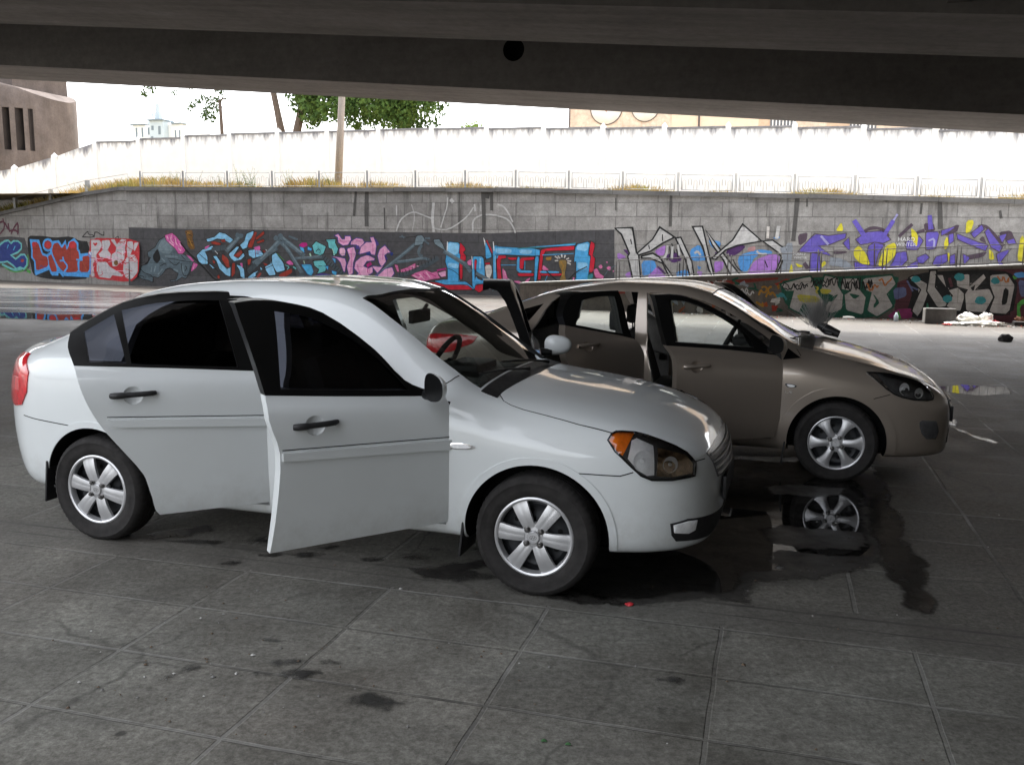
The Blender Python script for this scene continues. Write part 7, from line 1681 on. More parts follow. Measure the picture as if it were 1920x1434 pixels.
('f','violet',0,[-493,142,-464,127,-493,120]),('f','violet',0,[-382,146,-350,167,-352,135,-369,134]),('f','violet',0,[-403,62,-380,105,-337,63]),('f','violet',0,[-208,119,-179,120,-181,96,-203,84]),('f','violet',0,[-185,71,-180,80,-157,79,-154,72]),('f','violet',0,[-112,79,-91,124,-42,145,-18,134,-33,81]),('f','violet',0,[-467,79,-446,88,-448,67,-467,67]),('f','violet',0,[-256,89,-238,89,-243,69]),('f','blue3',0,[-420,116,-381,119,-374,99,-391,80,-415,68]),('f','blue3',0,[-314,88,-282,94,-275,65,-313,63]),('f','blue3',0,[-279,150,-250,168,-237,142,-228,122,-257,118,-272,121]),('f','blue3',0,[-225,183,-187,175,-197,148,-218,163]),('f','blue3',0,[-134,138,-81,156,-42,150,-44,142,-89,138,-112,86,-129,91,-139,120]),('f','blue3',0,[-322,129,-301,129,-309,116]),('f','blue3',0,[-44,190,-22,193,-33,183]),('f','blue3',0,[-256,107,-242,101,-250,92]),('f','dpurple',0,[-177,146,-144,172,-116,164,-137,143,-159,131]),('f','dpurple',0,[-478,151,-463,148,-459,130]),('f','dpurple',0,[-374,105,-356,93,-340,70,-368,93]),('f','dpurple',0,[-206,148,-188,137,-199,128]),('f','dpurple',0,[-351,132,-322,147,-298,121,-327,111]),('f','salmon',0,[-113,160,-90,164,-92,150,-112,149]),('f','slate',0,[-27,81,-5,134,-7,174,15,174,8,84]),('f','silver2',0,[-503,213,-450,215,-436,142,-429,134,-421,63,-445,63,-462,130,-457,139,-483,195]),('c','black',4.8,[-503,213,-450,215,-436,142,-429,134,-421,63,-445,63,-462,130,-457,139,-483,195]),('f','silver2',0,[-434,139,-389,181,-369,217,-324,188,-359,170,-394,146,-429,134]),('c','black',4.8,[-434,139,-389,181,-369,217,-324,188,-359,170,-394,146,-429,134]),('f','silver2',0,[-420,131,-387,140,-366,128,-319,64,-331,63,-357,111,-393,125,-420,125]),('c','black',4.7,[-420,131,-387,140,-366,128,-319,64,-331,63,-357,111,-393,125,-420,125]),('f','silver2',0,[-321,185,-306,188,-271,118,-261,67,-272,66,-289,121]),('c','black',4.7,[-321,185,-306,188,-271,118,-261,67,-272,66,-289,121]),('f','silver2',0,[-273,219,-244,220,-223,142,-206,84,-206,69,-221,96,-241,162]),('c','black',4.7,[-273,219,-244,220,-223,142,-206,84,-206,69,-221,96,-241,162]),('f','silver2',0,[-234,209,-195,160,-153,108,-126,76,-154,73,-179,122,-213,166]),('c','black',4.7,[-234,209,-195,160,-153,108,-126,76,-154,73,-179,122,-213,166]),('f','silver2',0,[-214,128,-156,181,-130,227,-74,179,-141,166,-175,152,-202,125]),('c','black',4.7,[-214,128,-156,181,-130,227,-74,179,-141,166,-175,152,-202,125]),('f','silver2',0,[-71,179,-44,182,-6,156,-8,137,-28,85,-33,85,-16,134,-28,148]),('c','black',4.5,[-71,179,-44,182,-6,156,-8,137,-28,85,-33,85,-16,134,-28,148]),('s','black',2.9,[-455,181,-451,166]),('s','black',3.0,[-360,196,-359,176]),('s','black',2.9,[-400,164,-397,152]),('s','black',3.0,[-338,161,-334,135,-345,120]),('s','black',2.9,[-317,153,-310,123]),('s','black',2.9,[-153,126,-141,103,-123,89]),('s','black',2.9,[-63,124,-54,104]),('s','black',2.9,[-306,112,-305,76]),('s','black',2.9,[-332,170,-322,141]),('s','silver2',6.4,[-344,164,-346,135,-357,123]),('s','silver2',6.6,[-329,161,-330,123]),('s','silver2',6.6,[-314,167,-307,135]),('s','silver2',6.2,[-87,150,-75,141,-58,142]),('s','silver2',6.4,[-264,142,-255,148,-246,136]),('s','white2',7.6,[-58,221,-58,187]),('s','silver2',9.6,[-29,222,-33,186])]),
 ('M','violet and yellow lettering with small white words',[
('f','maroon2',0,[25,198,52,206,50,181,30,166]),('f','maroon2',0,[408,212,445,231,438,207,409,197]),('f','maroon2',0,[124,156,155,157,162,148,125,144]),('f','maroon2',0,[493,188,505,199,516,177]),('f','maroon2',0,[462,143,520,158,509,141,469,133]),('f','maroon2',0,[355,232,378,232,386,210,357,210]),('f','maroon2',0,[541,209,572,215,583,186,555,189]),('s','maroon2',8.3,[192,200,212,216,231,219,252,214,266,195]),('s','maroon2',8.3,[293,195,325,229]),('s','maroon2',8.3,[316,187,338,206,357,213]),('s','maroon2',8.0,[490,223,506,226,519,216,557,172]),('f','violet2',0,[27,150,70,201,108,196,155,203,153,189,113,171,82,167,122,138,80,149,59,148]),('c','maroon2',2.2,[27,150,70,201,108,196,155,203,153,189,113,171,82,167,122,138,80,149,59,148]),('f','violet2',0,[62,148,87,145,93,91,62,89]),('c','maroon2',2.2,[62,148,87,145,93,91,62,89]),('f','violet2',0,[147,175,163,192,168,153]),('c','maroon2',2.1,[147,175,163,192,168,153]),('f','violet2',0,[180,186,209,207,249,211,273,186,254,176,231,179,194,171]),('c','maroon2',2.1,[180,186,209,207,249,211,273,186,254,176,231,179,194,171]),('f','violet2',0,[215,168,231,179,258,172,243,147,238,112,225,108,213,147]),('c','maroon2',2.2,[215,168,231,179,258,172,243,147,238,112,225,108,213,147]),('f','violet2',0,[180,125,218,115,265,112,266,99,185,96]),('c','maroon2',2.2,[180,125,218,115,265,112,266,99,185,96]),('f','violet2',0,[289,151,315,155,320,131,305,113,272,109,284,130]),('c','maroon2',2.2,[289,151,315,155,320,131,305,113,272,109,284,130]),('f','violet2',0,[310,180,345,197,356,184,344,159,315,159]),('c','maroon2',2.1,[310,180,345,197,356,184,344,159,315,159]),('f','violet2',0,[360,208,396,210,389,163,364,159]),('c','maroon2',2.1,[360,208,396,210,389,163,364,159]),('f','violet2',0,[343,138,365,149,375,139,360,121,344,124]),('c','maroon2',2.1,[343,138,365,149,375,139,360,121,344,124]),('f','violet2',0,[383,121,391,142,419,150,421,129,400,114]),('c','maroon2',2.1,[383,121,391,142,419,150,421,129,400,114]),('f','violet2',0,[318,113,346,131,348,107,319,104]),('c','maroon2',2.1,[318,113,346,131,348,107,319,104]),('f','violet2',0,[399,212,436,224,415,205,400,198]),('c','maroon2',2.1,[399,212,436,224,415,205,400,198]),('f','violet2',0,[419,202,431,205,433,184,421,174]),('c','maroon2',2.0,[419,202,431,205,433,184,421,174]),('f','violet2',0,[438,205,493,182,519,175,514,158,488,168,442,188]),('c','maroon2',2.1,[438,205,493,182,519,175,514,158,488,168,442,188]),('f','violet2',0,[473,205,499,229,506,216,483,192]),('c','maroon2',2.1,[473,205,499,229,506,216,483,192]),('f','violet2',0,[507,209,515,219,554,169,549,155,526,168]),('c','maroon2',2.0,[507,209,515,219,554,169,549,155,526,168]),('f','violet2',0,[542,199,563,206,553,179]),('c','maroon2',2.0,[542,199,563,206,553,179]),('f','violet2',0,[562,186,580,193,587,179,569,175]),('c','maroon2',2.0,[562,186,580,193,587,179,569,175]),('f','violet2',0,[540,151,576,165,554,131,561,121,548,121]),('c','maroon2',2.1,[540,151,576,165,554,131,561,121,548,121]),('f','violet2',0,[426,143,439,150,441,119,428,118]),('c','maroon2',2.1,[426,143,439,150,441,119,428,118]),('f','violet2',0,[458,150,478,140,463,119]),('c','maroon2',2.1,[458,150,478,140,463,119]),('f','violet2',0,[269,109,318,113,319,102,269,100]),('c','maroon2',2.1,[269,109,318,113,319,102,269,100]),('s','violet2',12.5,[173,239,203,196]),('s','violet2',10.4,[276,239,250,190]),('s','violet2',11.8,[367,253,373,215]),('s','lilac',4.9,[369,184,384,191,384,167]),('s','lilac',6.5,[87,195,109,171]),('s','maroon2',3.6,[231,175,235,108]),('s','lilac',5.6,[285,256,276,239]),('f','yellow',0,[140,235,148,210,126,208]),('f','yellow',0,[177,157,191,171,209,147,225,115,198,118,179,139]),('f','yellow',0,[245,112,247,133,261,169,281,179,288,172,286,141,265,116]),('f','yellow',0,[322,220,338,204,342,194,341,166,326,187]),('f','yellow',0,[408,181,416,198,421,170,412,160]),('f','yellow',0,[460,240,479,240,472,209,460,204]),('f','yellow',0,[591,135,597,203,608,186,613,128]),('f','yellow',0,[92,116,102,127,106,117,96,106]),('f','yellow',0,[6,86,11,119,19,86]),('f','yellow',0,[22,119,47,108,30,106]),('f','yellow',0,[520,165,530,158,538,137,525,134]),('f','yellow',0,[419,153,426,150,425,122]),('f','yellow',0,[100,91,106,102,109,90]),('s','slate',21.6,[115,124,150,121,171,103]),('s','slate',14.4,[-15,162,-2,115]),('s','maroon2',10.8,[46,119,58,101]),('f','white',0,[525,124,548,125,549,118,525,117])]),
 ('M','chalky white lines and dark water streaks above the murals',[
('s','chalk',4.5,[-1218,200,-1205,234,-1180,254,-1155,262,-1125,251,-1094,240]),('s','chalk',9.1,[-1088,290,-1093,240,-1088,198]),('s','chalk',3.8,[-1040,307,-1043,274,-1052,251,-1064,212]),('s','chalk',4.0,[-1088,209,-1052,204,-1022,213,-974,246,-954,276]),('s','chalk',4.9,[-956,202,-957,230,-945,246,-915,254,-868,249,-839,238,-822,214,-816,197]),('s','chalk',4.9,[-875,284,-857,280,-840,260,-825,230]),('s','chalk',2.2,[-1162,201,-1152,246,-1164,285]),('s','chalk',4.0,[-1216,282,-1216,248]),('s','chalk',11.0,[-1031,301,-1022,290]),('s','chalk',5.3,[-951,285,-948,263]),('s','chalk',2.7,[-930,282,-930,263]),('s','chalk',3.3,[-898,284,-895,263]),('s','streak',8.5,[-1358,334,-1363,291,-1367,248]),('s','streak',13.6,[-1320,325,-1323,265,-1322,214]),('s','streak',5.1,[-1259,274,-1258,206]),('s','streak',13.2,[-923,326,-919,257,-920,198]),('s','streak',9.9,[-895,327,-894,265]),('s','streak',9.3,[-339,312,-338,219]),('s','streak',3.9,[-503,302,-502,266]),('s','streak',12.0,[18,303,16,243,13,180]),('s','streak',13.0,[390,290,397,216]),('s','streak',5.6,[345,285,344,256]),('s','streak',7.0,[540,266,545,245]),('s','streak',3.8,[44,300,45,276]),('s','streak',19.2,[-907,328,-912,303]),('s','streak',7.2,[251,291,262,299])]),
 ('R','layered dark scribbles and drips on the low part of the ramp wall',[
('f','rust2',0,[-447,51,-19,93,-19,85,-446,36]),('s','rust',5.1,[-51,28,-46,23,-49,29,-41,21,-44,32]),('s','ochre2',6.8,[-279,15,-274,12,-264,23,-286,9,-274,10]),('s','dkgreen',3.1,[-19,10,-2,13,-14,14,-5,15,-18,17]),('s','maroon2',5.0,[-236,36,-252,47,-229,43,-246,29,-239,32]),('s','white2',5.0,[-251,79,-243,63,-232,66,-249,70,-247,77]),('s','slate',6.7,[-101,24,-102,37,-114,20,-109,21,-125,28]),('s','ochre',5.4,[-67,32,-55,24,-52,26,-52,28,-51,20]),('s','dkred',6.3,[-224,67,-216,76,-212,77,-214,76,-224,69]),('s','rust',3.6,[-236,16,-248,-2,-250,5,-243,9,-242,13]),('s','ochre2',3.6,[-156,62,-166,46,-178,52,-163,61,-169,49]),('s','dkgreen',5.9,[-139,44,-122,47,-141,49,-136,54,-118,41]),('s','maroon2',7.7,[-170,39,-167,45,-169,37,-161,47,-175,47]),('s','white2',6.3,[-172,41,-165,36,-153,29,-159,31,-157,39]),('s','slate',6.7,[-222,34,-240,35,-239,24,-242,28,-240,32]),('s','ochre',6.5,[-269,30,-289,21,-277,30,-276,28,-274,33]),('s','dkred',6.4,[-18,74,-22,76,-4,77,4,88,-13,79]),('s','rust',5.1,[-200,46,-194,49,-195,53,-205,47,-209,40]),('s','ochre2',7.8,[-152,17,-140,19,-157,30,-149,17,-153,22]),('s','dkgreen',4.8,[-266,29,-257,30,-259,34,-264,26,-262,26]),('s','maroon2',5.6,[-96,27,-83,29,-107,29,-103,28,-103,32]),('s','white2',6.6,[-14,39,-21,27,-15,33,-34,36,-12,42]),('s','slate',6.4,[-263,32,-254,22,-262,27,-271,36,-266,26]),('s','ochre',2.9,[3,80,-21,71,-15,67,-18,65,-16,72]),('s','dkred',7.2,[-29,14,-20,15,-29,21,-20,21,-20,24]),('s','rust',3.9,[-71,27,-81,29,-78,28,-79,17,-78,23]),('s','ochre2',7.2,[-200,5,-189,20,-179,17,-198,13,-190,19]),('s','dkgreen',3.8,[-74,76,-68,63,-89,64,-76,65,-63,59]),('s','maroon2',7.8,[-115,38,-97,34,-109,25,-114,23,-106,39]),('s','white2',6.0,[-291,75,-282,70,-290,70,-271,75,-291,77]),('s','slate',7.2,[-145,55,-143,57,-126,63,-141,61,-143,47]),('s','ochre',3.1,[-138,65,-149,61,-138,51,-143,51,-128,65]),('s','dkred',5.1,[-310,75,-326,73,-307,75,-307,66,-326,68]),('s','rust',4.5,[-281,62,-287,69,-292,55,-292,53,-282,64]),('s','ochre2',7.1,[-137,32,-119,28,-140,32,-128,35,-118,35]),('s','dkgreen',7.0,[-133,32,-148,30,-147,42,-156,38,-154,42]),('s','maroon2',6.5,[-127,31,-124,26,-130,22,-125,31,-141,22]),('s','white2',7.8,[-196,2,-197,17,-204,12,-201,9,-206,6]),('s','slate',6.1,[-87,69,-97,73,-101,75,-108,72,-95,79]),('s','ochre',6.4,[-122,47,-113,48,-119,53,-116,53,-103,51]),('s','dkred',3.9,[-252,49,-244,55,-253,56,-239,54,-238,58]),('s','rust',3.1,[-172,8,-162,23,-170,9,-168,25,-155,23]),('s','ochre2',3.8,[-181,62,-188,62,-196,58,-191,58,-188,57]),('s','dkgreen',4.3,[-119,75,-106,73,-123,81,-124,84,-111,88]),('s','maroon2',3.8,[-305,22,-296,27,-305,34,-307,28,-294,25]),('s','white2',7.3,[-193,45,-197,47,-198,46,-182,31,-178,43]),('s','slate',3.3,[-233,51,-242,47,-239,46,-221,52,-225,50]),('s','silver2',2.9,[-108,57,-104,59,-100,63,-95,50,-92,66,-87,57]),('s','silver2',2.8,[-93,42,-90,57,-85,49,-81,47,-77,58,-73,52]),('s','silver2',2.9,[-159,73,-155,78,-150,73,-146,83,-142,82,-138,85]),('s','silver2',2.8,[-148,70,-143,62,-139,68,-135,65,-131,72,-126,66]),('s','silver2',2.9,[-184,80,-180,77,-175,69,-171,69,-167,74,-163,81]),('s','silver2',2.8,[-173,63,-168,64,-164,63,-159,53,-155,64,-151,51]),('s','ochre',4.2,[-62,48,-58,61,-53,56,-48,54,-43,62,-38,56]),('s','ochre',4.4,[-45,44,-40,57,-35,49,-31,57,-25,50,-20,45]),('s','ochre',4.2,[-56,66,-51,69,-46,68,-41,61,-37,69,-32,68]),('s','teal2',5.1,[-21,51,-16,44,-13,53,-8,53,-4,49]),('s','teal2',4.9,[-14,53,-9,45,-6,52,-1,45,3,39])]),
 ('R','silver bubble letters on dark green with orange and black tags',[
('f','dkgreen',0,[-15,83,29,92,246,104,250,65,243,30,194,1,95,0,26,5,-6,37]),('f','silver3',0,[35,92,55,96,71,61,93,33,71,7,53,25,42,30,33,8,9,20,17,59,0,59,-15,76]),('c','dkgreen',3.5,[35,92,55,96,71,61,93,33,71,7,53,25,42,30,33,8,9,20,17,59,0,59,-15,76]),('f','silver3',0,[85,100,119,93,117,76,131,55,130,20,108,9,84,15,96,37,105,51,78,61]),('c','dkgreen',3.5,[85,100,119,93,117,76,131,55,130,20,108,9,84,15,96,37,105,51,78,61]),('f','silver3',0,[122,93,162,94,167,67,181,50,177,7,137,17,131,55,144,63,124,66]),('c','dkgreen',3.5,[122,93,162,94,167,67,181,50,177,7,137,17,131,55,144,63,124,66]),('f','silver3',0,[169,94,233,103,244,82,226,58,242,30,207,4,183,18,190,60,174,67]),('c','dkgreen',3.5,[169,94,233,103,244,82,226,58,242,30,207,4,183,18,190,60,174,67]),('f','dkgreen',0,[194,59,211,40,199,24,197,33,203,40]),('f','dkgreen',0,[92,40,121,57,106,37]),('f','dkgreen',0,[141,59,168,54,155,44]),('f','yellow2',0,[24,52,65,50,79,43,77,35,35,34]),('f','yellow2',0,[77,68,104,65,98,55,81,55]),('s','yellow2',4.2,[67,73,74,68,68,61,73,55]),('s','black',2.5,[-8,68,-4,66,1,65,5,62,9,66,13,63,17,80,21,72,26,62,30,68,34,63,37,79,42,72,46,76,50,71]),('s','black',2.1,[-8,69,-4,80,0,76,4,75,9,63,13,66,17,78,21,65,25,78,30,69,33,79,37,81,42,64,46,77,50,77]),('s','black',2.5,[57,70,61,73,63,88,68,70,71,82,75,78,78,91,83,71,87,78,91,71,95,73,97,89,101,87,105,92,108,93,112,95,116,89]),('s','black',2.1,[56,80,59,96,64,78,67,87,71,88,76,74,79,83,82,88,86,84,90,78,93,95,98,71,101,96,106,77,109,75,112,96,117,76]),('s','black',2.5,[123,83,126,76,127,95,130,94,132,89,136,64,137,89,141,71,143,65,146,64,147,84,149,84,152,78,155,70,156,92,160,71,162,70,165,68,165,95]),('s','black',2.1,[124,64,125,92,128,84,131,75,134,65,135,84,139,65,140,78,142,85,144,85,147,90,149,93,151,91,155,73,158,63,158,91,161,94,165,63,166,79]),('s','black',2.4,[169,82,172,87,175,76,178,69,180,80,182,82,184,93,188,66,189,94,192,80]),('s','black',2.1,[170,68,171,90,175,72,178,65,180,75,183,70,184,91,187,81,189,90,193,69]),('s','orange',3.2,[179,82,183,79,187,65,190,69,193,66,196,79,199,78,203,72,205,78]),('s','orange',3.2,[205,91,208,89,211,94,214,90,218,78,222,79,224,85,228,88,231,91,233,96])]),
 ('R','grey block letters with black shadow and teal dots',[
('f','maroon3',0,[246,104,557,126,569,-4,243,1]),('f','black',0,[262,96,309,111,420,119,478,114,496,85,489,16,385,17,298,2,268,14,280,66]),('f','slate2',0,[238,72,264,76,268,55,243,44]),('f','rose',0,[227,4,245,23,283,28,282,2]),('f','green',0,[248,2,252,24,261,2]),('f','green',0,[496,41,507,55,522,52,502,38,508,6,501,7]),('f','blue3',0,[484,111,505,115,508,102,491,101]),('f','slate2',0,[494,98,519,92,519,59,501,61]),('f','green',0,[482,106,494,101,486,96]),('f','silver3',0,[278,102,311,84,315,70,303,22,294,7,280,21,296,70,269,97]),('c','black',3.0,[278,102,311,84,315,70,303,22,294,7,280,21,296,70,269,97]),('f','silver3',0,[312,114,327,115,327,77,359,34,334,29,309,67]),('c','black',3.2,[312,114,327,115,327,77,359,34,334,29,309,67]),('f','silver3',0,[325,105,341,105,353,71,374,78,391,62,384,23,366,24,352,34,363,58]),('c','black',3.0,[325,105,341,105,353,71,374,78,391,62,384,23,366,24,352,34,363,58]),('f','silver3',0,[366,105,396,109,398,82,424,110,431,100,411,73,439,77,449,57,434,21,394,23,388,62,393,72,371,78]),('c','black',3.0,[366,105,396,109,398,82,424,110,431,100,411,73,439,77,449,57,434,21,394,23,388,62,393,72,371,78]),('f','silver3',0,[436,107,472,111,490,85,483,19,440,21,449,57,438,83]),('c','black',2.9,[436,107,472,111,490,85,483,19,440,21,449,57,438,83]),('f','black',0,[469,81,479,71,475,41,465,40]),('f','black',0,[399,76,410,86,406,69]),('f','black',0,[313,50,331,29,305,26]),('f','green2',0,[312,43,318,27,310,26]),('f','teal2',0,[294,94,293,89,288,86,282,86,277,89,275,93,277,98,281,101,287,101,292,98]),('f','teal2',0,[386,101,385,95,379,92,372,92,367,95,364,100,366,106,371,109,378,109,384,106]),('f','teal2',0,[365,51,363,46,358,43,351,42,346,45,343,50,345,56,350,59,357,59,362,56]),('f','teal2',0,[434,50,432,44,427,40,420,40,413,43,411,49,413,55,418,58,425,58,431,55]),('f','teal2',0,[459,94,457,89,453,87,447,86,442,89,440,93,442,98,446,101,452,101,456,98]),('s','orange',2.9,[452,104,462,91,464,106,471,87,476,104,475,91]),('s','maroon3',6.7,[354,98,361,78]),('s','slate2',3.4,[266,90,280,66]),('s','slate2',3.4,[272,78,290,70])]),
]
# ---- murals: flat paint on the three walls, layer upon layer
def paintmat(name, c):
    m, nt, b = mat('paint_'+name)
    co = objco(nt)
    f = noise(nt, co, 7, 7, .7)
    a = mixc(nt, .85, c, ramp(nt, f, [(.28, (.66, .66, .66)), (.7, (1.25, 1.25, 1.25))]), 'MULTIPLY')
    f2 = noise(nt, co, 60, 3, .7)
    a = mixc(nt, .55, a, ramp(nt, f2, [(.3, (.7, .7, .7)), (.7, (1.3, 1.3, 1.3))]), 'MULTIPLY')
    # the block joints and pores of the wall read through the paint
    sep = N(nt, 'SeparateXYZ'); nt.links.new(co, sep.inputs[0]); cb = N(nt, 'CombineXYZ'); nt.links.new(sep.outputs[0], cb.inputs[0]); nt.links.new(sep.outputs[2], cb.inputs[1])
    br = N(nt, 'TexBrick'); br.offset = .5
    for k_, v_ in (('Scale', 1), ('Brick Width', 1.25), ('Row Height', .415), ('Mortar Size', .016), ('Mortar Smooth', .6)): br.inputs[k_].default_value = v_
    br.inputs['Color1'].default_value = (.88, .88, .88, 1); br.inputs['Color2'].default_value = (1.08, 1.08, 1.08, 1); br.inputs['Mortar'].default_value = (.62, .62, .62, 1)
    nt.links.new(cb.outputs[0], br.inputs['Vector'])
    a = mixc(nt, .8, a, br.outputs['Color'], 'MULTIPLY')
    a = mixc(nt, ramp(nt, noise(nt, co, 1.7, 6, .7), [(.55, 0), (.8, .35)]), a, (.17, .165, .16))
    nt.links.new(a, b.inputs['Base Color'])
    b.inputs['Roughness'].default_value = .7; b.inputs['Specular IOR Level'].default_value = .25
    bump(nt, b, f2, .25, .01)
    return m
GM = {k: paintmat(k, tuple(q*.86 for q in c)) for k, c in GCOL.items()}
def stroke2d(pts, w, closed, r, ragged=.12):
    """a brush stroke as a strip of quads with slightly uneven width"""
    P = [np.array(p, float) for p in pts]
    if not closed and len(P) > 2:                       # smooth the hand-drawn line
        Q = [P[0]]
        for a, b in zip(P, P[1:]): Q += [a*.75+b*.25, a*.25+b*.75]
        P = Q+[P[-1]]
    n = len(P); L = []; Rr = []
    for i in range(n):
        a = P[i-1] if (closed or i > 0) else P[i]; b = P[(i+1) % n] if (closed or i < n-1) else P[i]
        d1 = P[i]-a; d2 = b-P[i]
        l1 = np.linalg.norm(d1); l2 = np.linalg.norm(d2)
        d1 = d1/l1 if l1 > 1e-9 else d2/max(l2, 1e-9); d2 = d2/l2 if l2 > 1e-9 else d1
        t = d1+d2; l = np.linalg.norm(t); t = t/l if l > 1e-6 else d1
        nn = np.array((-t[1], t[0])); k = 1/max(.55, abs(nn @ np.array((-d1[1], d1[0]))))
        hw = w/2*k*(1+r.uniform(-ragged, ragged))
        L.append(P[i]+nn*hw); Rr.append(P[i]-nn*hw)
    return L, Rr
WALLS = {'L': (lwall, lambda u, z, h: (u, h, z)), 'M': (wall, lambda s, z, h: (s, WT-h, z)), 'R': (ramp_o, lambda s, z, h: (s, RT_-h, z))}
level = {'L': 0, 'M': 0, 'R': 0}
for gi, (wl, lab, items) in enumerate(GRAF):
    r = random.Random(gi)
    par, put = WALLS[wl]
    cols = []; v = []; f = []; mi = []
    h = .004 if level[wl] == 0 else .0062+.0003*gi
    for kind, c, w, flat in items:
        h += .00013; level[wl] += 1
        if c not in cols: cols.append(c)
        ci = cols.index(c)
        pts = [(flat[i]/100, flat[i+1]/100) for i in range(0, len(flat), 2)]
        if wl != 'L': pts = [(s_, max(.01, z)) for s_, z in pts]
        if kind == 'f':
            clean = []
            for p in pts:
                if not clean or math.hypot(p[0]-clean[-1][0], p[1]-clean[-1][1]) > .004: clean.append(p)
            if len(clean) < 3: continue
            wob = clean if c == 'char' else [(a+r.uniform(-.008, .008), b+r.uniform(-.008, .008)) for a, b in (rounded(clean, 1, .18))]
            res = geometry.delaunay_2d_cdt([Vector(p) for p in wob], [(i, (i+1) % len(wob)) for i in range(len(wob))], [], 0, 1e-6)
            k = len(v); V2 = [tuple(q) for q in res[0]]
            v += [put(a, b, h) for a, b in V2]
            for t in res[2]:
                cc = (sum(V2[i][0] for i in t)/len(t), sum(V2[i][1] for i in t)/len(t))
                if inside(cc, wob): f.append(tuple(k+i for i in t)); mi.append(ci)
        else:
            L_, R_ = stroke2d(pts, w/100, kind == 'c', r)
            k = len(v); n = len(L_)
            for a, b in zip(L_, R_): v += [put(a[0], a[1], h), put(b[0], b[1], h)]
            for i in range(n if kind == 'c' else n-1):
                j = (i+1) % n; f.append((k+2*i, k+2*i+1, k+2*j+1, k+2*j)); mi.append(ci)
    me = pyd(v, f)
    me.polygons.foreach_set('material_index', mi)
    ob('mural', me, par, [GM[c] for c in cols], label=lab)
for t, s_, z, hh in GTXT:
    cu = bpy.data.curves.new('t', 'FONT'); cu.body = t; cu.size = hh/100*1.35
    tmp = bpy.data.objects.new('t', cu); COL.objects.link(tmp)
    dg = bpy.context.evaluated_depsgraph_get(); dg.update()
    me = bpy.data.meshes.new_from_object(tmp.evaluated_get(dg)); bpy.data.objects.remove(tmp)
    for q in me.vertices: q.co = (s_/100+q.co.x, WT-.034, z/100+q.co.y)
    ob('lettering', me, wall, GM['white'])
# ---- rubbish at the foot of the ramp wall and on the paving
def lump(c, s, seed, rough=.35, sub=4):
    bm = bmesh.new(); bmesh.ops.create_icosphere(bm, subdivisions=sub, radius=1)
    from mathutils import noise as mn
    for v in bm.verts:
        q = v.co*2.1+Vector((seed*7.3, seed*1.7, 0))
        k = 1+rough*(mn.noise(q)+.6*abs(mn.noise(q*2.7))-.3+.35*mn.noise(q*6))
        v.co = Vector((v.co.x*s[0]*k, v.co.y*s[1]*k, max(-.75, v.co.z)*s[2]*k))
    me = to_mesh(bm)
    for p in me.polygons: p.use_smooth = seed % 2 == 0
    return me
BAG = simple('white_plastic_bag', (.78, .76, .70), .45, 0, .2, .1, 9)
BLK = concrete('concrete_lump', (.115, .11, .105), .3, 6, .9, None, .4)
blk = empty('concrete_block', W3(3.28, 22.1, 0), SA+R(4), 'dark rectangular concrete block at the foot of the graffiti ramp', 'block')
bm = bmesh.new(); bbox(bm, (-.31, -.16, 0), (.31, .16, .335), 0, .012); ob('block_body', to_mesh(bm), blk, BLK)
bm = bmesh.new(); bbox(bm, (-.325, -.15, .01), (-.312, .10, .325), 0, .004); ob('mortar_face', to_mesh(bm), blk, concrete('old_mortar', (.35, .33, .30), .2, 6))
def single(name, label, cat, me, m, loc, rz=0, group=None):
    o = ob(name, me, None, m, label=label, cat=cat, group=group); o.location = loc; o.rotation_euler = (0, 0, rz); return o
single('plastic_bag', 'large crumpled white plastic bag beside the concrete block', 'bag', lump(0, (.26, .2, .15), 2), BAG, W3(3.85, 22.15, .10), .4)
single('plastic_bag', 'smaller knotted white bag right of the large crumpled one', 'bag', lump(0, (.14, .15, .16), 4), BAG, W3(4.22, 22.1, .11), 1.1)
single('paper_heap', 'flattened pile of torn white paper in front of the bags', 'litter', lump(0, (.36, .16, .06), 3, .7), BAG, W3(4.15, 21.8, .04), SA)
single('paper_heap', 'low scatter of white scraps with an orange bit, left of the bags', 'litter', lump(0, (.26, .12, .045), 5, .8), BAG, W3(3.62, 21.75, .03), SA)
single('rag', 'dark red rag among the white bags', 'rag', lump(0, (.12, .08, .06), 7, .6, 3), simple('red_rag', (.30, .03, .035), .9), W3(4.33, 21.85, .07), .6)
single('rag', 'small red scrap at the left end of the rubbish pile', 'rag', lump(0, (.10, .07, .03), 9, .7, 3), simple('red_scrap', (.42, .07, .06), .9), W3(3.38, 21.6, .02), .2)
single('rubbish_heap', 'rusty brown heap of rubbish at the right end of the pile', 'litter', lump(0, (.20, .15, .11), 11, .8), simple('rusty_heap', (.16, .065, .035), .9, 0, 0, .5, 9), W3(5.0, 22.3, .07), .3)
single('stone', 'dark round lump lying alone on the bright paving near the bags', 'stone', lump(0, (.125, .11, .085), 6, .25), simple('dark_lump', (.035, .03, .03), .9), W3(3.84, 18.3, .05), 0)
bm = bmesh.new(); bbox(bm, (0, 0, 0), (1.6, .22, .10), 0, .01)
single('timber', 'dark timber beam lying along the wall at the right edge', 'timber', to_mesh(bm), simple('dark_timber', (.03, .027, .025), .9), W3(4.75, 21.95, 0), SA)
bm = bmesh.new(); tube(bm, [(0, 0, 0), (0, 0, .13), (0, 0, .16), (0, 0, .20)], [.05, .052, .03, .02], 12)
single('plastic_bottle', 'pale blue plastic bottle standing by the foot of the ramp wall', 'bottle', to_mesh(bm), simple('pale_blue_plastic', (.60, .68, .72), .3), W3(2.42, 22.3, 0))
bm = bmesh.new(); tube(bm, [(0, 0, 0), (.20, .02, .0), (.26, .02, .0)], [.035, .036, .015], 10)
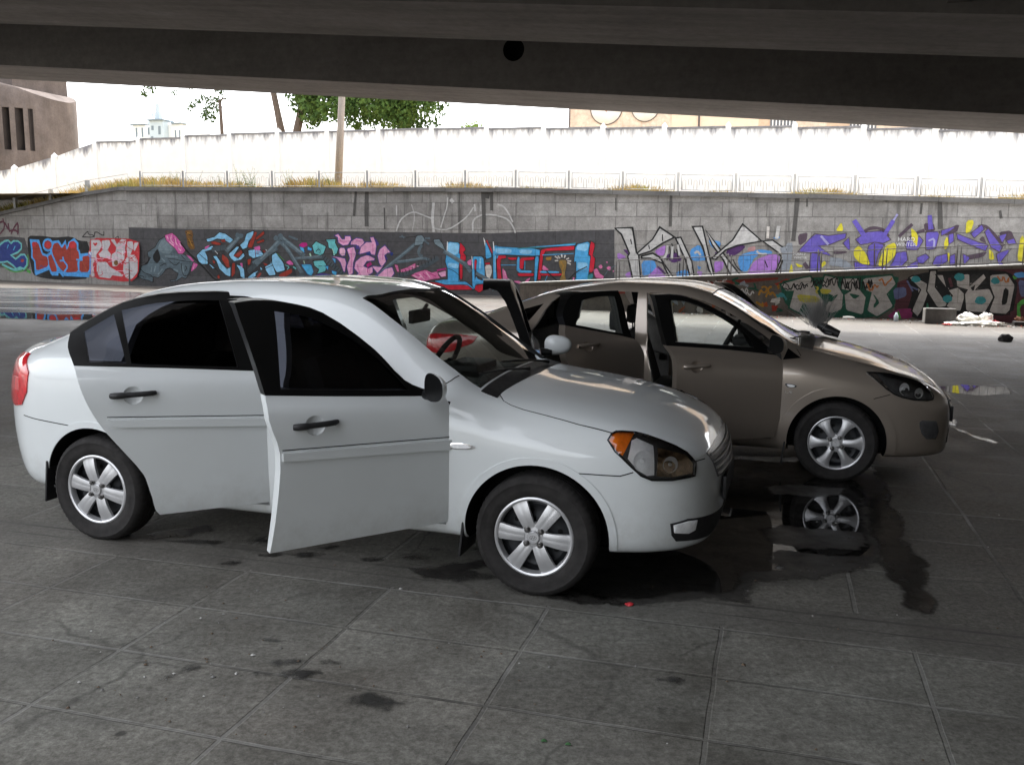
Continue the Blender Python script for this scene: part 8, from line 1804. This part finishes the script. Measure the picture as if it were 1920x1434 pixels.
single('plastic_bottle', 'white plastic bottle lying on its side below the green graffiti', 'bottle', to_mesh(bm), BAG, W3(1.30, 22.5, .036), SA)
single('paper_scrap', 'yellow crumpled wrapper at the wall behind the beige car bonnet', 'litter', lump(0, (.09, .07, .05), 13, .6, 3), simple('yellow_wrapper', (.62, .52, .05), .6), W3(.62, 22.6, .03))
LIT = [simple('litter_brown', (.13, .09, .06), .9), simple('litter_white', (.46, .45, .43), .8), simple('litter_red', (.40, .08, .05), .8), simple('litter_grey', (.20, .195, .19), .9)]
rl = random.Random(31); v = []; f = []; mi = []
for k in range(900):
    s_ = rl.uniform(-3, 6.5); t = 22.88-abs(rl.gauss(0, .28))
    if rl.random() < .25: s_ = rl.gauss(4.2, .5); t = 21.9-abs(rl.gauss(0, .2))
    p = W3(s_, t, .004); r_ = rl.uniform(.008, .035); h_ = rl.uniform(.004, .03); a = rl.uniform(0, 6.28)
    i = len(v); q = [(math.cos(a+b)*r_*rl.uniform(.5, 1.2), math.sin(a+b)*r_*rl.uniform(.5, 1.2)) for b in (0, 1.6, 3.1, 4.7)]
    v += [(p.x+x, p.y+y, p.z) for x, y in q]+[(p.x, p.y, p.z+h_)]
    f += [(i, i+1, i+4), (i+1, i+2, i+4), (i+2, i+3, i+4), (i+3, i, i+4)]; mi += [rl.choice((0, 0, 0, 3, 3, 1, 2 if k % 4 == 0 else 0))]*4
me = pyd(v, f); [me.materials.append(m) for m in LIT]; me.polygons.foreach_set('material_index', mi)
ob('debris', me, None, None, kind='stuff', label='brown and white crumbs of rubbish along the foot of the ramp wall', cat='debris')
v = []; f = []; mi = []
GRN = simple('green_scrap', (.04, .12, .04), .7)
for k in range(260):
    x = rl.uniform(-2.6, 3.2); y = rl.uniform(2.7, 6.2)
    if rl.random() < .4: x, y = rl.gauss(-1.2, .5), rl.gauss(3.4, .35)
    r_ = rl.uniform(.002, .0075)*(1.5 if rl.random() < .08 else 1); a = rl.uniform(0, 6.28); i = len(v)
    q = [(math.cos(a+b)*r_*rl.uniform(.5, 1.4), math.sin(a+b)*r_*rl.uniform(.5, 1.4)) for b in (0, 1.6, 3.1, 4.7)]
    v += [(x+c_, y+d_, .0042) for c_, d_ in q]+[(x, y, .0042+r_*.7)]
    f += [(i, i+1, i+4), (i+1, i+2, i+4), (i+2, i+3, i+4), (i+3, i, i+4)]; mi += [rl.choice((0, 0, 3, 3, 1, 0))]*4
for x, y in ((.12, 2.86), (.20, 2.84)):
    r_ = .011; i = len(v); v += [(x-r_, y-r_*.6, .0042), (x+r_, y-r_*.5, .0042), (x+r_*.7, y+r_*.8, .0042), (x-r_*.8, y+r_*.6, .0042), (x, y, .012)]
    f += [(i, i+1, i+4), (i+1, i+2, i+4), (i+2, i+3, i+4), (i+3, i, i+4)]; mi += [4]*4
me = pyd(v, f); [me.materials.append(m) for m in LIT+[GRN]]; me.polygons.foreach_set('material_index', mi)
ob('grit', me, None, None, kind='stuff', label='tiny pale and dark grit and scraps scattered over the near paving', cat='grit')
single('bottle_cap', 'small red cap lying on the paving by the white car front wheel', 'cap', lump(0, (.022, .016, .010), 3, .4, 2), simple('red_cap', (.55, .03, .04), .5), (.555, 4.045, .006))
